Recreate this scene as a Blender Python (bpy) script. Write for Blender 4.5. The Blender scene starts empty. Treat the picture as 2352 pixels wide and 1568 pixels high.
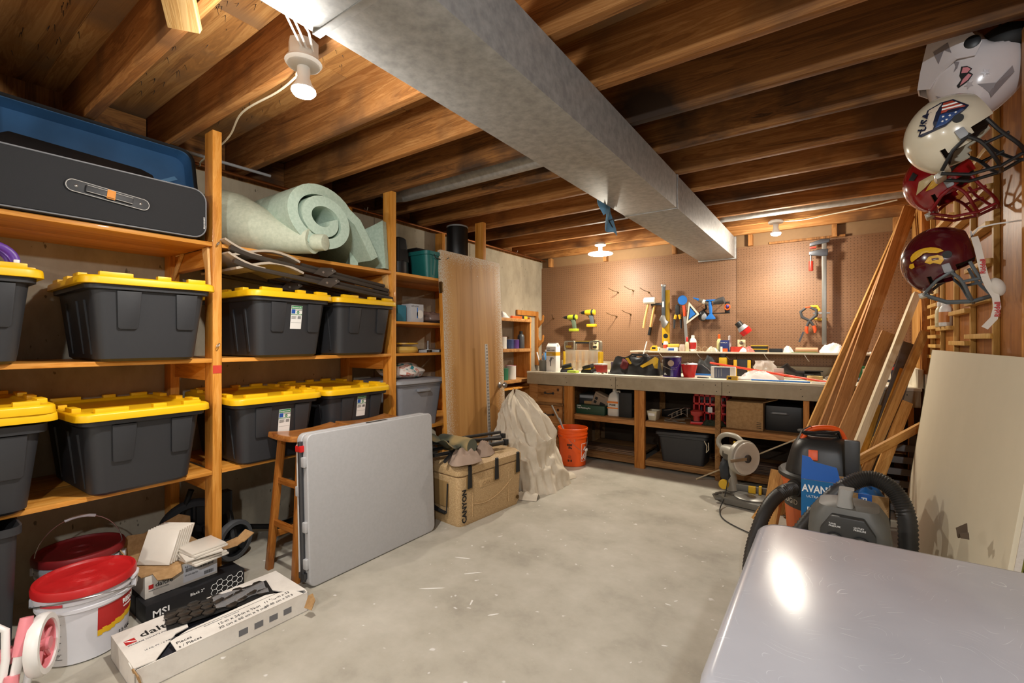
import bpy, bmesh, math, random
from mathutils import Vector, Matrix, Euler, noise as mnoise

scene = bpy.context.scene
COL = scene.collection
PI = math.pi
R = math.radians

# ------------------------------------------------------------------ camera
CAM_H = 1.22
cam_data = bpy.data.cameras.new('camera')
cam_data.sensor_width = 36.0
cam_data.lens = 16.05
cam_data.clip_start = 0.02
cam = bpy.data.objects.new('camera', cam_data)
COL.objects.link(cam)
cam.location = (0, 0, CAM_H)
cam.rotation_euler = (R(90), 0, R(35.0))
scene.camera = cam

# ------------------------------------------------------------------ world, exposure
world = bpy.data.worlds.new('world')
scene.world = world
world.use_nodes = True
world.node_tree.nodes['Background'].inputs[0].default_value = (0.75, 0.8, 0.9, 1)
world.node_tree.nodes['Background'].inputs[1].default_value = 0.02
scene.view_settings.view_transform = 'Standard'
scene.view_settings.look = 'None'
scene.view_settings.exposure = 1.08
scene.view_settings.gamma = 1.0
scene.view_settings.use_curve_mapping = False
try:
    scene.cycles.max_bounces = 6
    scene.cycles.diffuse_bounces = 4
    scene.cycles.glossy_bounces = 2
    scene.cycles.transmission_bounces = 3
    scene.cycles.transparent_max_bounces = 8
    scene.cycles.sample_clamp_indirect = 4.0
    scene.cycles.use_denoising = True
except Exception:
    pass

# the bulbs (last two unseen behind the camera, the fifth added for fill)
BULBS = [   # x, y, z, all-round watts, downward flood watts, colour, label
    (-1.53, 0.90, 2.20, 13, 38, (1.0, 0.95, 0.88), 'white plastic socket with bare flood bulb under the joists beside the duct'),
    (-2.03, 4.55, 2.25, 18, 34, (1.0, 0.92, 0.76), 'bare flood bulb shining low under the joists near the concrete corner'),
    (-0.40, 4.60, 2.26, 13, 30, (1.0, 0.92, 0.78), 'bare flood bulb between the end of the duct and the tall bar clamp'),
    (0.45, -0.75, 2.24, 48, 44, (0.93, 0.97, 1.0), 'flood bulb over the near side of the grey table'),
    (-1.6, -1.9, 2.24, 30, 30, (1.0, 0.95, 0.88), 'added fill bulb over the near end of the shelving'),
]

# ------------------------------------------------------------------ helpers
def lin(c):
    return c / 12.92 if c <= 0.04045 else ((c + 0.055) / 1.055) ** 2.4

def col(h):
    h = h.lstrip('#')
    return tuple(lin(int(h[i:i + 2], 16) / 255.0) for i in (0, 2, 4)) + (1.0,)

class MB:
    """collects vertices and faces of one mesh"""
    def __init__(s):
        s.v = []; s.f = []; s.M = Matrix.Identity(4)
    def at(s, loc=(0, 0, 0), rot=(0, 0, 0)):
        s.M = Matrix.Translation(loc) @ Euler(rot).to_matrix().to_4x4(); return s
    def mat(s, M):
        s.M = M; return s
    def add(s, vs, fs):
        k = len(s.v)
        s.v += [tuple(s.M @ Vector(p)) for p in vs]
        s.f += [tuple(k + i for i in f) for f in fs]; return s
    def box(s, x0, x1, y0, y1, z0, z1):
        v = [(x, y, z) for x in (x0, x1) for y in (y0, y1) for z in (z0, z1)]
        return s.add(v, [(0, 1, 3, 2), (4, 6, 7, 5), (0, 4, 5, 1), (2, 3, 7, 6), (0, 2, 6, 4), (1, 5, 7, 3)])
    def cb(s, c, d):
        return s.box(c[0] - d[0] / 2, c[0] + d[0] / 2, c[1] - d[1] / 2, c[1] + d[1] / 2, c[2] - d[2] / 2, c[2] + d[2] / 2)
    def hexa(s, b, t):
        """eight corners: four bottom, four top, same order"""
        return s.add(list(b) + list(t), [(3, 2, 1, 0), (4, 5, 6, 7)] + [(i, (i + 1) % 4, 4 + (i + 1) % 4, 4 + i) for i in range(4)])
    def prism(s, poly, a, b, ax='z'):
        def m(p, t):
            return {'z': (p[0], p[1], t), 'y': (p[0], t, p[1]), 'x': (t, p[0], p[1])}[ax]
        n = len(poly)
        return s.add([m(p, a) for p in poly] + [m(p, b) for p in poly],
                     [tuple(range(n - 1, -1, -1)), tuple(range(n, 2 * n))] + [(i, (i + 1) % n, n + (i + 1) % n, n + i) for i in range(n)])
    def tube(s, pts, r, n=8, closed=False, caps=True, fl=1.0):
        pts = [Vector(p) for p in pts]; N = len(pts)
        rs = r if isinstance(r, (list, tuple)) else [r] * N
        vs = []; fs = []; up = None
        for i, p in enumerate(pts):
            if closed: t = pts[(i + 1) % N] - pts[i - 1]
            else: t = pts[min(i + 1, N - 1)] - pts[max(i - 1, 0)]
            t.normalize()
            if up is None:
                up = Vector((0, 0, 1)) if abs(t.z) < .9 else Vector((1, 0, 0))
            x = up.cross(t); x.normalize(); y = t.cross(x); up = y
            for k in range(n):
                a = 2 * PI * k / n
                vs.append(p + x * (math.cos(a) * rs[i]) + y * (math.sin(a) * rs[i] * fl))
        M = N if closed else N - 1
        for i in range(M):
            j = (i + 1) % N
            for k in range(n):
                fs.append((i * n + k, i * n + (k + 1) % n, j * n + (k + 1) % n, j * n + k))
        if caps and not closed:
            fs.append(tuple(range(n - 1, -1, -1))); fs.append(tuple(range((N - 1) * n, N * n)))
        return s.add(vs, fs)
    def cyl(s, p0, p1, r0, r1=None, n=16):
        return s.tube([p0, p1], [r0, r0 if r1 is None else r1], n)
    def lathe(s, prof, n=28, c=(0, 0, 0), ax='z'):
        vs = []; fs = []
        for r, z in prof:
            for k in range(n):
                a = 2 * PI * k / n
                p = (r * math.cos(a), r * math.sin(a), z)
                if ax == 'x': p = (p[2], p[0], p[1])
                if ax == 'y': p = (p[0], p[2], p[1])
                vs.append((p[0] + c[0], p[1] + c[1], p[2] + c[2]))
        for i in range(len(prof) - 1):
            for k in range(n):
                fs.append((i * n + k, i * n + (k + 1) % n, (i + 1) * n + (k + 1) % n, (i + 1) * n + k))
        if prof[0][0] > 0: fs.append(tuple(range(n - 1, -1, -1)))
        if prof[-1][0] > 0: fs.append(tuple(range((len(prof) - 1) * n, len(prof) * n)))
        return s.add(vs, fs)
    def sph(s, c, r, nu=20, nv=12, fn=None):
        if not isinstance(r, (list, tuple)): r = (r, r, r)
        vs = []; fs = []
        for j in range(nv + 1):
            th = PI * j / nv
            for i in range(nu):
                ph = 2 * PI * i / nu
                d = Vector((math.sin(th) * math.cos(ph), math.sin(th) * math.sin(ph), math.cos(th)))
                k = fn(d) if fn else 1.0
                vs.append((c[0] + d.x * r[0] * k, c[1] + d.y * r[1] * k, c[2] + d.z * r[2] * k))
        for j in range(nv):
            for i in range(nu):
                fs.append((j * nu + i, (j + 1) * nu + i, (j + 1) * nu + (i + 1) % nu, j * nu + (i + 1) % nu))
        return s.add(vs, fs)
    def grid(s, fn, nu, nv, cu=False):
        vs = [fn(i / (nu if cu else nu - 1), j / (nv - 1)) for j in range(nv) for i in range(nu)]
        fs = []
        for j in range(nv - 1):
            for i in range(nu if cu else nu - 1):
                k = (i + 1) % nu
                fs.append((j * nu + i, j * nu + k, (j + 1) * nu + k, (j + 1) * nu + i))
        return s.add(vs, fs)
    def loft(s, rings, c0=True, c1=True, closed=True):
        n = len(rings[0]); vs = [p for r in rings for p in r]; fs = []
        for i in range(len(rings) - 1):
            for k in range(n if closed else n - 1):
                q = (k + 1) % n
                fs.append((i * n + k, i * n + q, (i + 1) * n + q, (i + 1) * n + k))
        if c0: fs.append(tuple(range(n - 1, -1, -1)))
        if c1: fs.append(tuple(range((len(rings) - 1) * n, len(rings) * n)))
        return s.add(vs, fs)
    def cpatch(s, r, a0, a1, z0, z1, n=14, r1=None, c=(0, 0), th=0.0008):
        r1 = r if r1 is None else r1
        f = lambda a, z, e: (c[0] + ((r + (r1 - r) * (z - z0) / (z1 - z0)) + e) * math.cos(a), c[1] + ((r + (r1 - r) * (z - z0) / (z1 - z0)) + e) * math.sin(a), z)
        rings = []
        for k in range(n + 1):
            a = a0 + (a1 - a0) * k / n
            rings.append([f(a, z0, 0.0001), f(a, z1, 0.0001), f(a, z1, th), f(a, z0, th)])
        return s.loft(rings)
    def mesh(s, name, mat, bevel=0.0, smooth=40, solid=0.0, seg=2):
        me = bpy.data.meshes.new(name)
        me.from_pydata(s.v, [], s.f)
        bm = bmesh.new(); bm.from_mesh(me)
        bmesh.ops.remove_doubles(bm, verts=bm.verts, dist=1e-6)
        bm.normal_update()
        if solid:
            bmesh.ops.solidify(bm, geom=bm.faces[:], thickness=solid)
        else:
            bmesh.ops.recalc_face_normals(bm, faces=bm.faces[:])
        if bevel:
            es = [e for e in bm.edges if len(e.link_faces) == 2 and e.calc_face_angle(0) > 0.5]
            if es:
                bmesh.ops.bevel(bm, geom=es, offset=bevel, segments=seg, affect='EDGES', profile=0.6, clamp_overlap=True)
        bm.to_mesh(me); bm.free()
        if smooth:
            me.polygons.foreach_set('use_smooth', [True] * len(me.polygons))
            me.set_sharp_from_angle(angle=R(smooth))
        me.materials.append(mat)
        return me

def thing(name, label, cat, loc=(0, 0, 0), rz=0.0, group=None, rot=None):
    o = bpy.data.objects.new(name, None); COL.objects.link(o)
    o.empty_display_size = 0.05
    o.location = loc; o.rotation_euler = rot if rot else (0, 0, rz)
    o['label'] = label; o['category'] = cat
    if group: o['group'] = group
    return o

def part(parent, name, mb, mat, bevel=0.0, smooth=40, solid=0.0, label=None, kind=None, seg=2):
    me = mb if isinstance(mb, bpy.types.Mesh) else mb.mesh(name, mat, bevel, smooth, solid, seg)
    o = bpy.data.objects.new(name, me); COL.objects.link(o)
    o.parent = parent
    if parent is not None and parent.name in WORLD:
        o.matrix_parent_inverse = parent.matrix_basis.inverted()
    if label: o['label'] = label
    if kind: o['kind'] = kind
    return o

def single(name, label, cat, mb, mat, loc=(0, 0, 0), rz=0.0, group=None, bevel=0.0, smooth=40, solid=0.0, rot=None):
    o = part(None, name, mb, mat, bevel, smooth, solid)
    o.location = loc; o.rotation_euler = rot if rot else (0, 0, rz)
    o['label'] = label; o['category'] = cat
    if group: o['group'] = group
    return o

WORLD = set()
def wthing(*a, **k):
    """a thing whose parts are given in room coordinates"""
    o = thing(*a, **k); WORLD.add(o.name); return o

def rr(hx, hy, r, z, n=4, cx=0.0, cy=0.0):
    """ring of a rounded rectangle"""
    out = []
    for sx, sy, a0 in ((1, 1, 0), (-1, 1, 90), (-1, -1, 180), (1, -1, 270)):
        for k in range(n + 1):
            a = R(a0 + 90 * k / n)
            out.append((cx + sx * (hx - r) + r * math.cos(a), cy + sy * (hy - r) + r * math.sin(a), z))
    return out

def frame(o, r, u):
    """matrix with local x = r, local y = u, local z = r x u at o"""
    r = Vector(r).normalized(); u = Vector(u); u = (u - r * u.dot(r)).normalized(); n = r.cross(u)
    return Matrix(((r.x, u.x, n.x, o[0]), (r.y, u.y, n.y, o[1]), (r.z, u.z, n.z, o[2]), (0, 0, 0, 1)))

def crom(pts, n=8):
    P = [Vector(p) for p in pts]; out = []
    for i in range(len(P) - 1):
        p0, p1, p2, p3 = P[max(i - 1, 0)], P[i], P[i + 1], P[min(i + 2, len(P) - 1)]
        for k in range(n):
            t = k / n
            out.append(0.5 * ((2 * p1) + (p2 - p0) * t + (2 * p0 - 5 * p1 + 4 * p2 - p3) * t * t + (3 * p1 - p0 - 3 * p2 + p3) * t ** 3))
    return out + [P[-1]]

def crump(seed, amp, freq):
    return lambda d: 1.0 + amp * mnoise.noise(Vector((d.x, d.y, d.z)) * freq + Vector((seed * 7.3, seed * 3.1, seed)))

def struct(name, mb, mat, bevel=0.0, smooth=40):
    o = part(None, name, mb, mat, bevel, smooth); o['kind'] = 'structure'; return o

def dup(root, loc, rz=None, label=None, skip=()):
    r = root.copy(); COL.objects.link(r); r.location = loc
    if rz is not None: r.rotation_euler = (0, 0, rz)
    if label: r['label'] = label
    for ch in list(root.children):
        if ch.name.split('.')[0] in skip: continue
        c = ch.copy(); COL.objects.link(c); c.parent = r
        for g in ch.children:
            if g.name.split('.')[0] in skip: continue
            d = g.copy(); COL.objects.link(d); d.parent = c
    return r

def axes(p0, p1, up=(0, 0, 1), roll=0.0):
    """matrix with local z from p0 to p1 and local x as near as possible to up"""
    p0 = Vector(p0); z = Vector(p1) - p0; L = z.length; z.normalize()
    x = Vector(up) - z * Vector(up).dot(z)
    if x.length < 1e-5: x = Vector((1, 0, 0)) - z * z.x
    x.normalize(); y = z.cross(x)
    M = Matrix(((x.x, y.x, z.x, p0.x), (x.y, y.y, z.y, p0.y), (x.z, y.z, z.z, p0.z), (0, 0, 0, 1)))
    return M @ Matrix.Rotation(roll, 4, 'Z'), L

BOX_CACHE = {}
def stick(parent, name, p0, p1, a, b, mat, up=(0, 0, 1), bevel=0.002, roll=0.0):
    """a straight piece of timber: local z runs along it, a is its size along up, b across"""
    M, L = axes(p0, p1, up, roll)
    key = (round(a, 4), round(b, 4), round(L, 4), mat.name, bevel)
    if key not in BOX_CACHE:
        BOX_CACHE[key] = MB().box(-a / 2, a / 2, -b / 2, b / 2, 0, L).mesh(name, mat, bevel, 40)
    o = part(parent, name, BOX_CACHE[key], mat)
    o.matrix_basis = M
    return o

TEXTS = []
def text(parent, s, size, o, r, u, mat, wrap=None, align='LEFT', name='lettering', thick=0.0005, sx=1.0, shear=0.0, bold=0.0):
    """flat lettering: origin o, reading direction r, up direction u (parent space); wrap=(axis x, axis y, radius) bends it round a vertical cylinder"""
    TEXTS.append((parent, s, size, o, r, u, mat, wrap, align, name, thick, sx, shear, bold))

def make_texts():
    obs = []
    for t in TEXTS:
        cu = bpy.data.curves.new('lettering', 'FONT')
        cu.body = t[1]; cu.size = t[2]; cu.extrude = t[10]; cu.align_x = t[8]; cu.resolution_u = 2
        cu.shear = t[12]; cu.offset = t[13]
        ob = bpy.data.objects.new('tmp_text', cu); COL.objects.link(ob); obs.append(ob)
    dg = bpy.context.evaluated_depsgraph_get()
    for ob, t in zip(obs, TEXTS):
        parent, s, size, o, r, u, mat, wrap, align, name, thick, sx = t[:12]
        me = bpy.data.meshes.new_from_object(ob.evaluated_get(dg))
        r = Vector(r).normalized(); u = Vector(u).normalized(); n = r.cross(u); o = Vector(o)
        for v in me.vertices:
            p = o + r * (v.co.x * sx) + u * v.co.y + n * v.co.z
            if wrap:
                ax, ay, rad = wrap
                # the flat text lies on a tangent plane: bend it
                a0 = math.atan2(o.y - ay, o.x - ax)
                arc = (r * (v.co.x * sx) + u * v.co.y)
                tang = Vector((-math.sin(a0), math.cos(a0), 0))
                da = arc.dot(tang) / rad
                rr = rad + v.co.z + 0.0006
                p = Vector((ax + rr * math.cos(a0 + da), ay + rr * math.sin(a0 + da), p.z))
            v.co = p
        me.materials.clear(); me.materials.append(mat)
        q = bpy.data.objects.new(name, me); COL.objects.link(q); q.parent = parent
        if parent.name in WORLD: q.matrix_parent_inverse = parent.matrix_basis.inverted()
    for ob in obs:
        cu = ob.data; bpy.data.objects.remove(ob); bpy.data.curves.remove(cu)

# ------------------------------------------------------------------ materials
MATS = {}
def nt(name):
    m = bpy.data.materials.new(name); m.use_nodes = True
    n = m.node_tree.nodes; l = m.node_tree.links
    return m, n, l, n['Principled BSDF']

def plain(name, c, rough=0.5, metal=0.0, var=0.08, scale=30.0, bump=0.0, coat=0.0, alpha=None, trans=0.0, spec=None):
    """one colour with faint procedural mottling"""
    if name in MATS: return MATS[name]
    m, n, l, b = nt(name)
    c = col(c) if isinstance(c, str) else tuple(c) + (1.0,)
    b.inputs['Roughness'].default_value = rough; b.inputs['Metallic'].default_value = metal
    b.inputs['Coat Weight'].default_value = coat
    if spec is not None: b.inputs['Specular IOR Level'].default_value = spec
    if trans: b.inputs['Transmission Weight'].default_value = trans
    if alpha is not None: b.inputs['Alpha'].default_value = alpha
    tc = n.new('ShaderNodeTexCoord'); nz = n.new('ShaderNodeTexNoise')
    nz.inputs['Scale'].default_value = scale; nz.inputs['Detail'].default_value = 3
    l.new(tc.outputs['Object'], nz.inputs['Vector'])
    mx = n.new('ShaderNodeMix'); mx.data_type = 'RGBA'
    mx.inputs['A'].default_value = tuple(max(0, v * (1 - var)) for v in c[:3]) + (1,)
    mx.inputs['B'].default_value = tuple(min(1, v * (1 + var)) for v in c[:3]) + (1,)
    l.new(nz.outputs['Fac'], mx.inputs['Factor']); l.new(mx.outputs['Result'], b.inputs['Base Color'])
    if bump:
        bp = n.new('ShaderNodeBump'); bp.inputs['Strength'].default_value = bump; bp.inputs['Distance'].default_value = 0.004
        l.new(nz.outputs['Fac'], bp.inputs['Height']); l.new(bp.outputs['Normal'], b.inputs['Normal'])
    MATS[name] = m
    return m

def ramp(n, stops):
    r = n.new('ShaderNodeValToRGB'); e = r.color_ramp.elements
    while len(e) < len(stops): e.new(0.5)
    for i, (p, c) in enumerate(stops):
        e[i].position = p; e[i].color = col(c) if isinstance(c, str) else tuple(c) + (1,)
    return r

def wood(name, dark, mid, light, axis='z', rough=0.6, ring=14.0, stain=None, coat=0.0):
    """sawn wood: grain stretched along one local axis, each piece with its own offset"""
    if name in MATS: return MATS[name]
    m, n, l, b = nt(name)
    b.inputs['Roughness'].default_value = rough; b.inputs['Coat Weight'].default_value = coat
    b.inputs['Specular IOR Level'].default_value = 0.3
    tc = n.new('ShaderNodeTexCoord'); oi = n.new('ShaderNodeObjectInfo')
    ad = n.new('ShaderNodeVectorMath'); ad.operation = 'ADD'
    ml = n.new('ShaderNodeVectorMath'); ml.operation = 'SCALE'; ml.inputs[0].default_value = (37, 53, 71)
    l.new(oi.outputs['Random'], ml.inputs['Scale'])
    l.new(tc.outputs['Object'], ad.inputs[0]); l.new(ml.outputs['Vector'], ad.inputs[1])
    mp = n.new('ShaderNodeMapping')
    s = {'x': (0.06, 1, 1), 'y': (1, 0.06, 1), 'z': (1, 1, 0.06)}[axis]
    mp.inputs['Scale'].default_value = tuple(v * ring for v in s)
    l.new(ad.outputs['Vector'], mp.inputs['Vector'])
    nz = n.new('ShaderNodeTexNoise'); nz.inputs['Scale'].default_value = 1.2; nz.inputs['Detail'].default_value = 5
    nz.inputs['Distortion'].default_value = 1.4; nz.inputs['Roughness'].default_value = 0.62
    l.new(mp.outputs['Vector'], nz.inputs['Vector'])
    # fine rings made from the noise value itself
    mu = n.new('ShaderNodeMath'); mu.operation = 'MULTIPLY'; mu.inputs[1].default_value = 9.0
    fr = n.new('ShaderNodeMath'); fr.operation = 'PINGPONG'; fr.inputs[1].default_value = 0.5
    l.new(nz.outputs['Fac'], mu.inputs[0]); l.new(mu.outputs[0], fr.inputs[0])
    av = n.new('ShaderNodeMath'); av.operation = 'MULTIPLY_ADD'; av.inputs[1].default_value = 0.35
    l.new(fr.outputs[0], av.inputs[0]); l.new(nz.outputs['Fac'], av.inputs[2])
    rp = ramp(n, [(0.33, dark), (0.55, mid), (0.80, light)])
    l.new(av.outputs[0], rp.inputs['Fac'])
    out = rp.outputs['Color']
    hs = n.new('ShaderNodeHueSaturation')
    vv = n.new('ShaderNodeMapRange'); vv.inputs['To Min'].default_value = 0.86; vv.inputs['To Max'].default_value = 1.12
    l.new(oi.outputs['Random'], vv.inputs['Value']); l.new(vv.outputs['Result'], hs.inputs['Value'])
    l.new(out, hs.inputs['Color']); out = hs.outputs['Color']
    if stain:
        n2 = n.new('ShaderNodeTexNoise'); n2.inputs['Scale'].default_value = 2.2; n2.inputs['Detail'].default_value = 4
        l.new(ad.outputs['Vector'], n2.inputs['Vector'])
        r2 = ramp(n, [(0.52, (0, 0, 0)), (0.68, (1, 1, 1))])
        l.new(n2.outputs['Fac'], r2.inputs['Fac'])
        mx = n.new('ShaderNodeMix'); mx.data_type = 'RGBA'; mx.inputs['B'].default_value = col(stain)
        l.new(r2.outputs['Color'], mx.inputs['Factor']); l.new(out, mx.inputs['A']); out = mx.outputs['Result']
    l.new(out, b.inputs['Base Color'])
    bp = n.new('ShaderNodeBump'); bp.inputs['Strength'].default_value = 0.18; bp.inputs['Distance'].default_value = 0.002
    l.new(fr.outputs[0], bp.inputs['Height']); l.new(bp.outputs['Normal'], b.inputs['Normal'])
    MATS[name] = m
    return m

def mottled(name, stops, scale=6.0, rough=0.85, bump=0.15, stretch=(1, 1, 1), specks=None, metal=0.0, detail=8):
    if name in MATS: return MATS[name]
    m, n, l, b = nt(name)
    b.inputs['Roughness'].default_value = rough; b.inputs['Metallic'].default_value = metal
    tc = n.new('ShaderNodeTexCoord'); mp = n.new('ShaderNodeMapping'); mp.inputs['Scale'].default_value = stretch
    l.new(tc.outputs['Object'], mp.inputs['Vector'])
    nz = n.new('ShaderNodeTexNoise'); nz.inputs['Scale'].default_value = scale; nz.inputs['Detail'].default_value = detail
    nz.inputs['Roughness'].default_value = 0.65
    l.new(mp.outputs['Vector'], nz.inputs['Vector'])
    rp = ramp(n, stops); l.new(nz.outputs['Fac'], rp.inputs['Fac']); out = rp.outputs['Color']
    if specks:
        c, sc, lo, hi = specks
        n2 = n.new('ShaderNodeTexNoise'); n2.inputs['Scale'].default_value = sc; n2.inputs['Detail'].default_value = 2
        l.new(mp.outputs['Vector'], n2.inputs['Vector'])
        r2 = ramp(n, [(lo, (0, 0, 0)), (hi, (1, 1, 1))]); l.new(n2.outputs['Fac'], r2.inputs['Fac'])
        mx = n.new('ShaderNodeMix'); mx.data_type = 'RGBA'; mx.inputs['B'].default_value = col(c)
        l.new(r2.outputs['Color'], mx.inputs['Factor']); l.new(out, mx.inputs['A']); out = mx.outputs['Result']
    l.new(out, b.inputs['Base Color'])
    if bump:
        bp = n.new('ShaderNodeBump'); bp.inputs['Strength'].default_value = bump; bp.inputs['Distance'].default_value = 0.006
        l.new(nz.outputs['Fac'], bp.inputs['Height']); l.new(bp.outputs['Normal'], b.inputs['Normal'])
    MATS[name] = m
    return m

def emit(name, c, strength):
    m, n, l, b = nt(name)
    b.inputs['Base Color'].default_value = (0.9, 0.9, 0.9, 1)
    b.inputs['Emission Color'].default_value = c + (1,)
    b.inputs['Emission Strength'].default_value = strength
    return m

def pegboard(name, base1, base2, hole):
    m, n, l, b = nt(name)
    b.inputs['Roughness'].default_value = 0.55
    tc = n.new('ShaderNodeTexCoord')
    sc = n.new('ShaderNodeVectorMath'); sc.operation = 'SCALE'; sc.inputs['Scale'].default_value = 1 / 0.0254
    fr = n.new('ShaderNodeVectorMath'); fr.operation = 'FRACTION'
    sb = n.new('ShaderNodeVectorMath'); sb.operation = 'SUBTRACT'; sb.inputs[1].default_value = (0.5, 0, 0.5)
    mu = n.new('ShaderNodeVectorMath'); mu.operation = 'MULTIPLY'; mu.inputs[1].default_value = (1, 0, 1)
    ln = n.new('ShaderNodeVectorMath'); ln.operation = 'LENGTH'
    lt = n.new('ShaderNodeMath'); lt.operation = 'LESS_THAN'; lt.inputs[1].default_value = 0.13
    l.new(tc.outputs['Object'], sc.inputs[0]); l.new(sc.outputs[0], fr.inputs[0]); l.new(fr.outputs[0], sb.inputs[0])
    l.new(sb.outputs[0], mu.inputs[0]); l.new(mu.outputs[0], ln.inputs[0]); l.new(ln.outputs['Value'], lt.inputs[0])
    nz = n.new('ShaderNodeTexNoise'); nz.inputs['Scale'].default_value = 60; nz.inputs['Detail'].default_value = 4
    l.new(tc.outputs['Object'], nz.inputs['Vector'])
    rp = ramp(n, [(0.3, base1), (0.7, base2)]); l.new(nz.outputs['Fac'], rp.inputs['Fac'])
    mx = n.new('ShaderNodeMix'); mx.data_type = 'RGBA'; mx.inputs['B'].default_value = col(hole)
    l.new(lt.outputs[0], mx.inputs['Factor']); l.new(rp.outputs['Color'], mx.inputs['A'])
    l.new(mx.outputs['Result'], b.inputs['Base Color'])
    return m

def clear(name, c=(0.9, 0.92, 0.92), rough=0.15, mixf=0.75):
    """thin clear plastic: mostly transparent with a glossy skin"""
    if name in MATS: return MATS[name]
    m, n, l, b = nt(name)
    b.inputs['Base Color'].default_value = tuple(c) + (1,); b.inputs['Roughness'].default_value = rough
    tr = n.new('ShaderNodeBsdfTransparent'); mx = n.new('ShaderNodeMixShader'); mx.inputs[0].default_value = mixf
    l.new(b.outputs[0], mx.inputs[1]); l.new(tr.outputs[0], mx.inputs[2])
    l.new(mx.outputs[0], n['Material Output'].inputs['Surface'])
    MATS[name] = m
    return m

W_JOIST = wood('joist wood', '#6b4320', '#9c6734', '#be8a52', 'z', 0.7, 12, stain='#6b4a2e')
W_JOISTD = wood('dark stained joist wood', '#452d18', '#7a5029', '#9c6c3a', 'z', 0.7, 12, stain='#3a2c22')
W_PLYC = wood('subfloor plywood', '#7a5430', '#a3733f', '#c09258', 'x', 0.8, 10, stain='#8a6a4a')
W_PINE = wood('varnished pine', '#a8681f', '#cf8a35', '#e0a352', 'z', 0.45, 14, coat=0.15)
W_PINEY = wood('varnished pine shelf', '#a8651c', '#cc8833', '#dda04e', 'y', 0.45, 12, coat=0.15)
W_STUD = wood('pale stud wood', '#b98a4e', '#d2a566', '#e4c084', 'z', 0.6, 14)
W_OLD = wood('weathered bench wood', '#5b4024', '#866038', '#a47c4c', 'x', 0.75, 14)
W_FIR = wood('bench fir post', '#9a5c22', '#bd7a34', '#d29550', 'z', 0.55, 14)
W_DRAWER = wood('drawer wood', '#7c5128', '#a87440', '#c08e56', 'x', 0.6, 10)
W_PANEL = wood('plywood wall panel', '#7c4717', '#9a5d24', '#b37636', 'z', 0.4, 6, coat=0.1)
W_PANEL_LIT = wood('lit plywood panel', '#a86f30', '#c28a47', '#d29e5c', 'z', 0.5, 7)
W_DOOR = wood('door veneer', '#a2733a', '#b98849', '#cb9c5e', 'z', 0.55, 9)
W_STOOL = wood('stool wood', '#6e3c14', '#925620', '#a96d30', 'z', 0.35, 16, coat=0.3)
W_STOOLX = wood('stool seat wood', '#74411a', '#9a5e2a', '#b0753c', 'y', 0.35, 12, coat=0.3)
M_FLOOR = mottled('floor concrete', [(0.30, '#938d80'), (0.47, '#a9a395'), (0.6, '#b3ada0'), (0.78, '#c1bbae')], 2.6, 0.55, 0.05, specks=('#cfccc6', 18, 0.70, 0.74))
M_WALL = mottled('wall concrete', [(0.3, '#8b8271'), (0.5, '#a59b87'), (0.7, '#b5ab97')], 3.5, 0.9, 0.25, (1, 1, 0.5), specks=('#6b6355', 42, 0.70, 0.74))
M_GALV = mottled('galvanized steel', [(0.35, '#9b9c9c'), (0.5, '#a8a9a8'), (0.66, '#b4b5b4')], 24, 0.55, 0.03, metal=0.4, detail=3)
M_PEG = pegboard('brown pegboard', '#7d5a3e', '#876448', '#3f2716')
M_BLACK = plain('black plastic', '#17181a', 0.42, var=0.15)
M_BLACKM = plain('matt black plastic', '#141414', 0.65, var=0.2)
M_BIN = plain('black bin plastic', '#2b2c2f', 0.5, var=0.06, scale=60)
M_YEL = plain('yellow bin lid plastic', '#e8b70e', 0.42, var=0.05)
M_WHITE = plain('white plastic', '#e6e4e0', 0.4, var=0.03)
M_PAPER = plain('white paper', '#e3e1dc', 0.8, var=0.03)
M_GREY = plain('grey plastic', '#8d9094', 0.5, var=0.05)
M_STEEL = plain('steel', '#b4b4b2', 0.3, 0.9, var=0.06)
M_DSTEEL = plain('dark steel', '#55565a', 0.4, 0.8, var=0.08)
M_BRASS = plain('aged hardware', '#6a5230', 0.4, 0.8)
M_CARD = mottled('brown cardboard', [(0.4, '#a07c50'), (0.6, '#b08c5f')], 40, 0.85, 0.05)
M_RED = plain('red plastic', '#c51d1c', 0.38, var=0.06)
M_ORANGE = plain('orange plastic', '#ee5a12', 0.42, var=0.05)
M_BLUE = plain('blue plastic', '#1b6fc4', 0.42, var=0.06)
M_TOOLY = plain('tool yellow', '#d2a71e', 0.45, var=0.06)
M_RUBBER = plain('dark rubber', '#26272a', 0.7, var=0.12)
M_INK = plain('black ink', '#141414', 0.7, var=0.0)
M_INKW = plain('white ink', '#eeeeec', 0.6, var=0.0)
M_INKR = plain('red ink', '#b2201f', 0.6, var=0.0)
M_INKG = plain('grey ink', '#6b6b6e', 0.7, var=0.0)
# ------------------------------------------------------------------ the room
WX, BY, RX = -3.10, 5.10, 0.57          # concrete wall, pegboard wall, plywood wall
ZJ, ZS = 2.28, 2.515                    # underside of joists, underside of subfloor
floor = struct('floor', MB().box(-3.3, 2.3, -2.8, 5.3, -0.12, 0.0), M_FLOOR, smooth=0)
wl = struct('wall_left', MB().box(-3.35, WX, -2.8, 5.3, 0, 2.245), M_WALL, smooth=0)
stick(wl, 'sill_plate', (-3.20, -2.8, 2.2625), (-3.20, 5.1, 2.2625), 0.034, 0.19, W_OLD)
part(wl, 'rim_board', MB().box(-3.33, -3.29, -2.8, 5.1, 2.28, 2.515), W_JOISTD)
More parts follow.
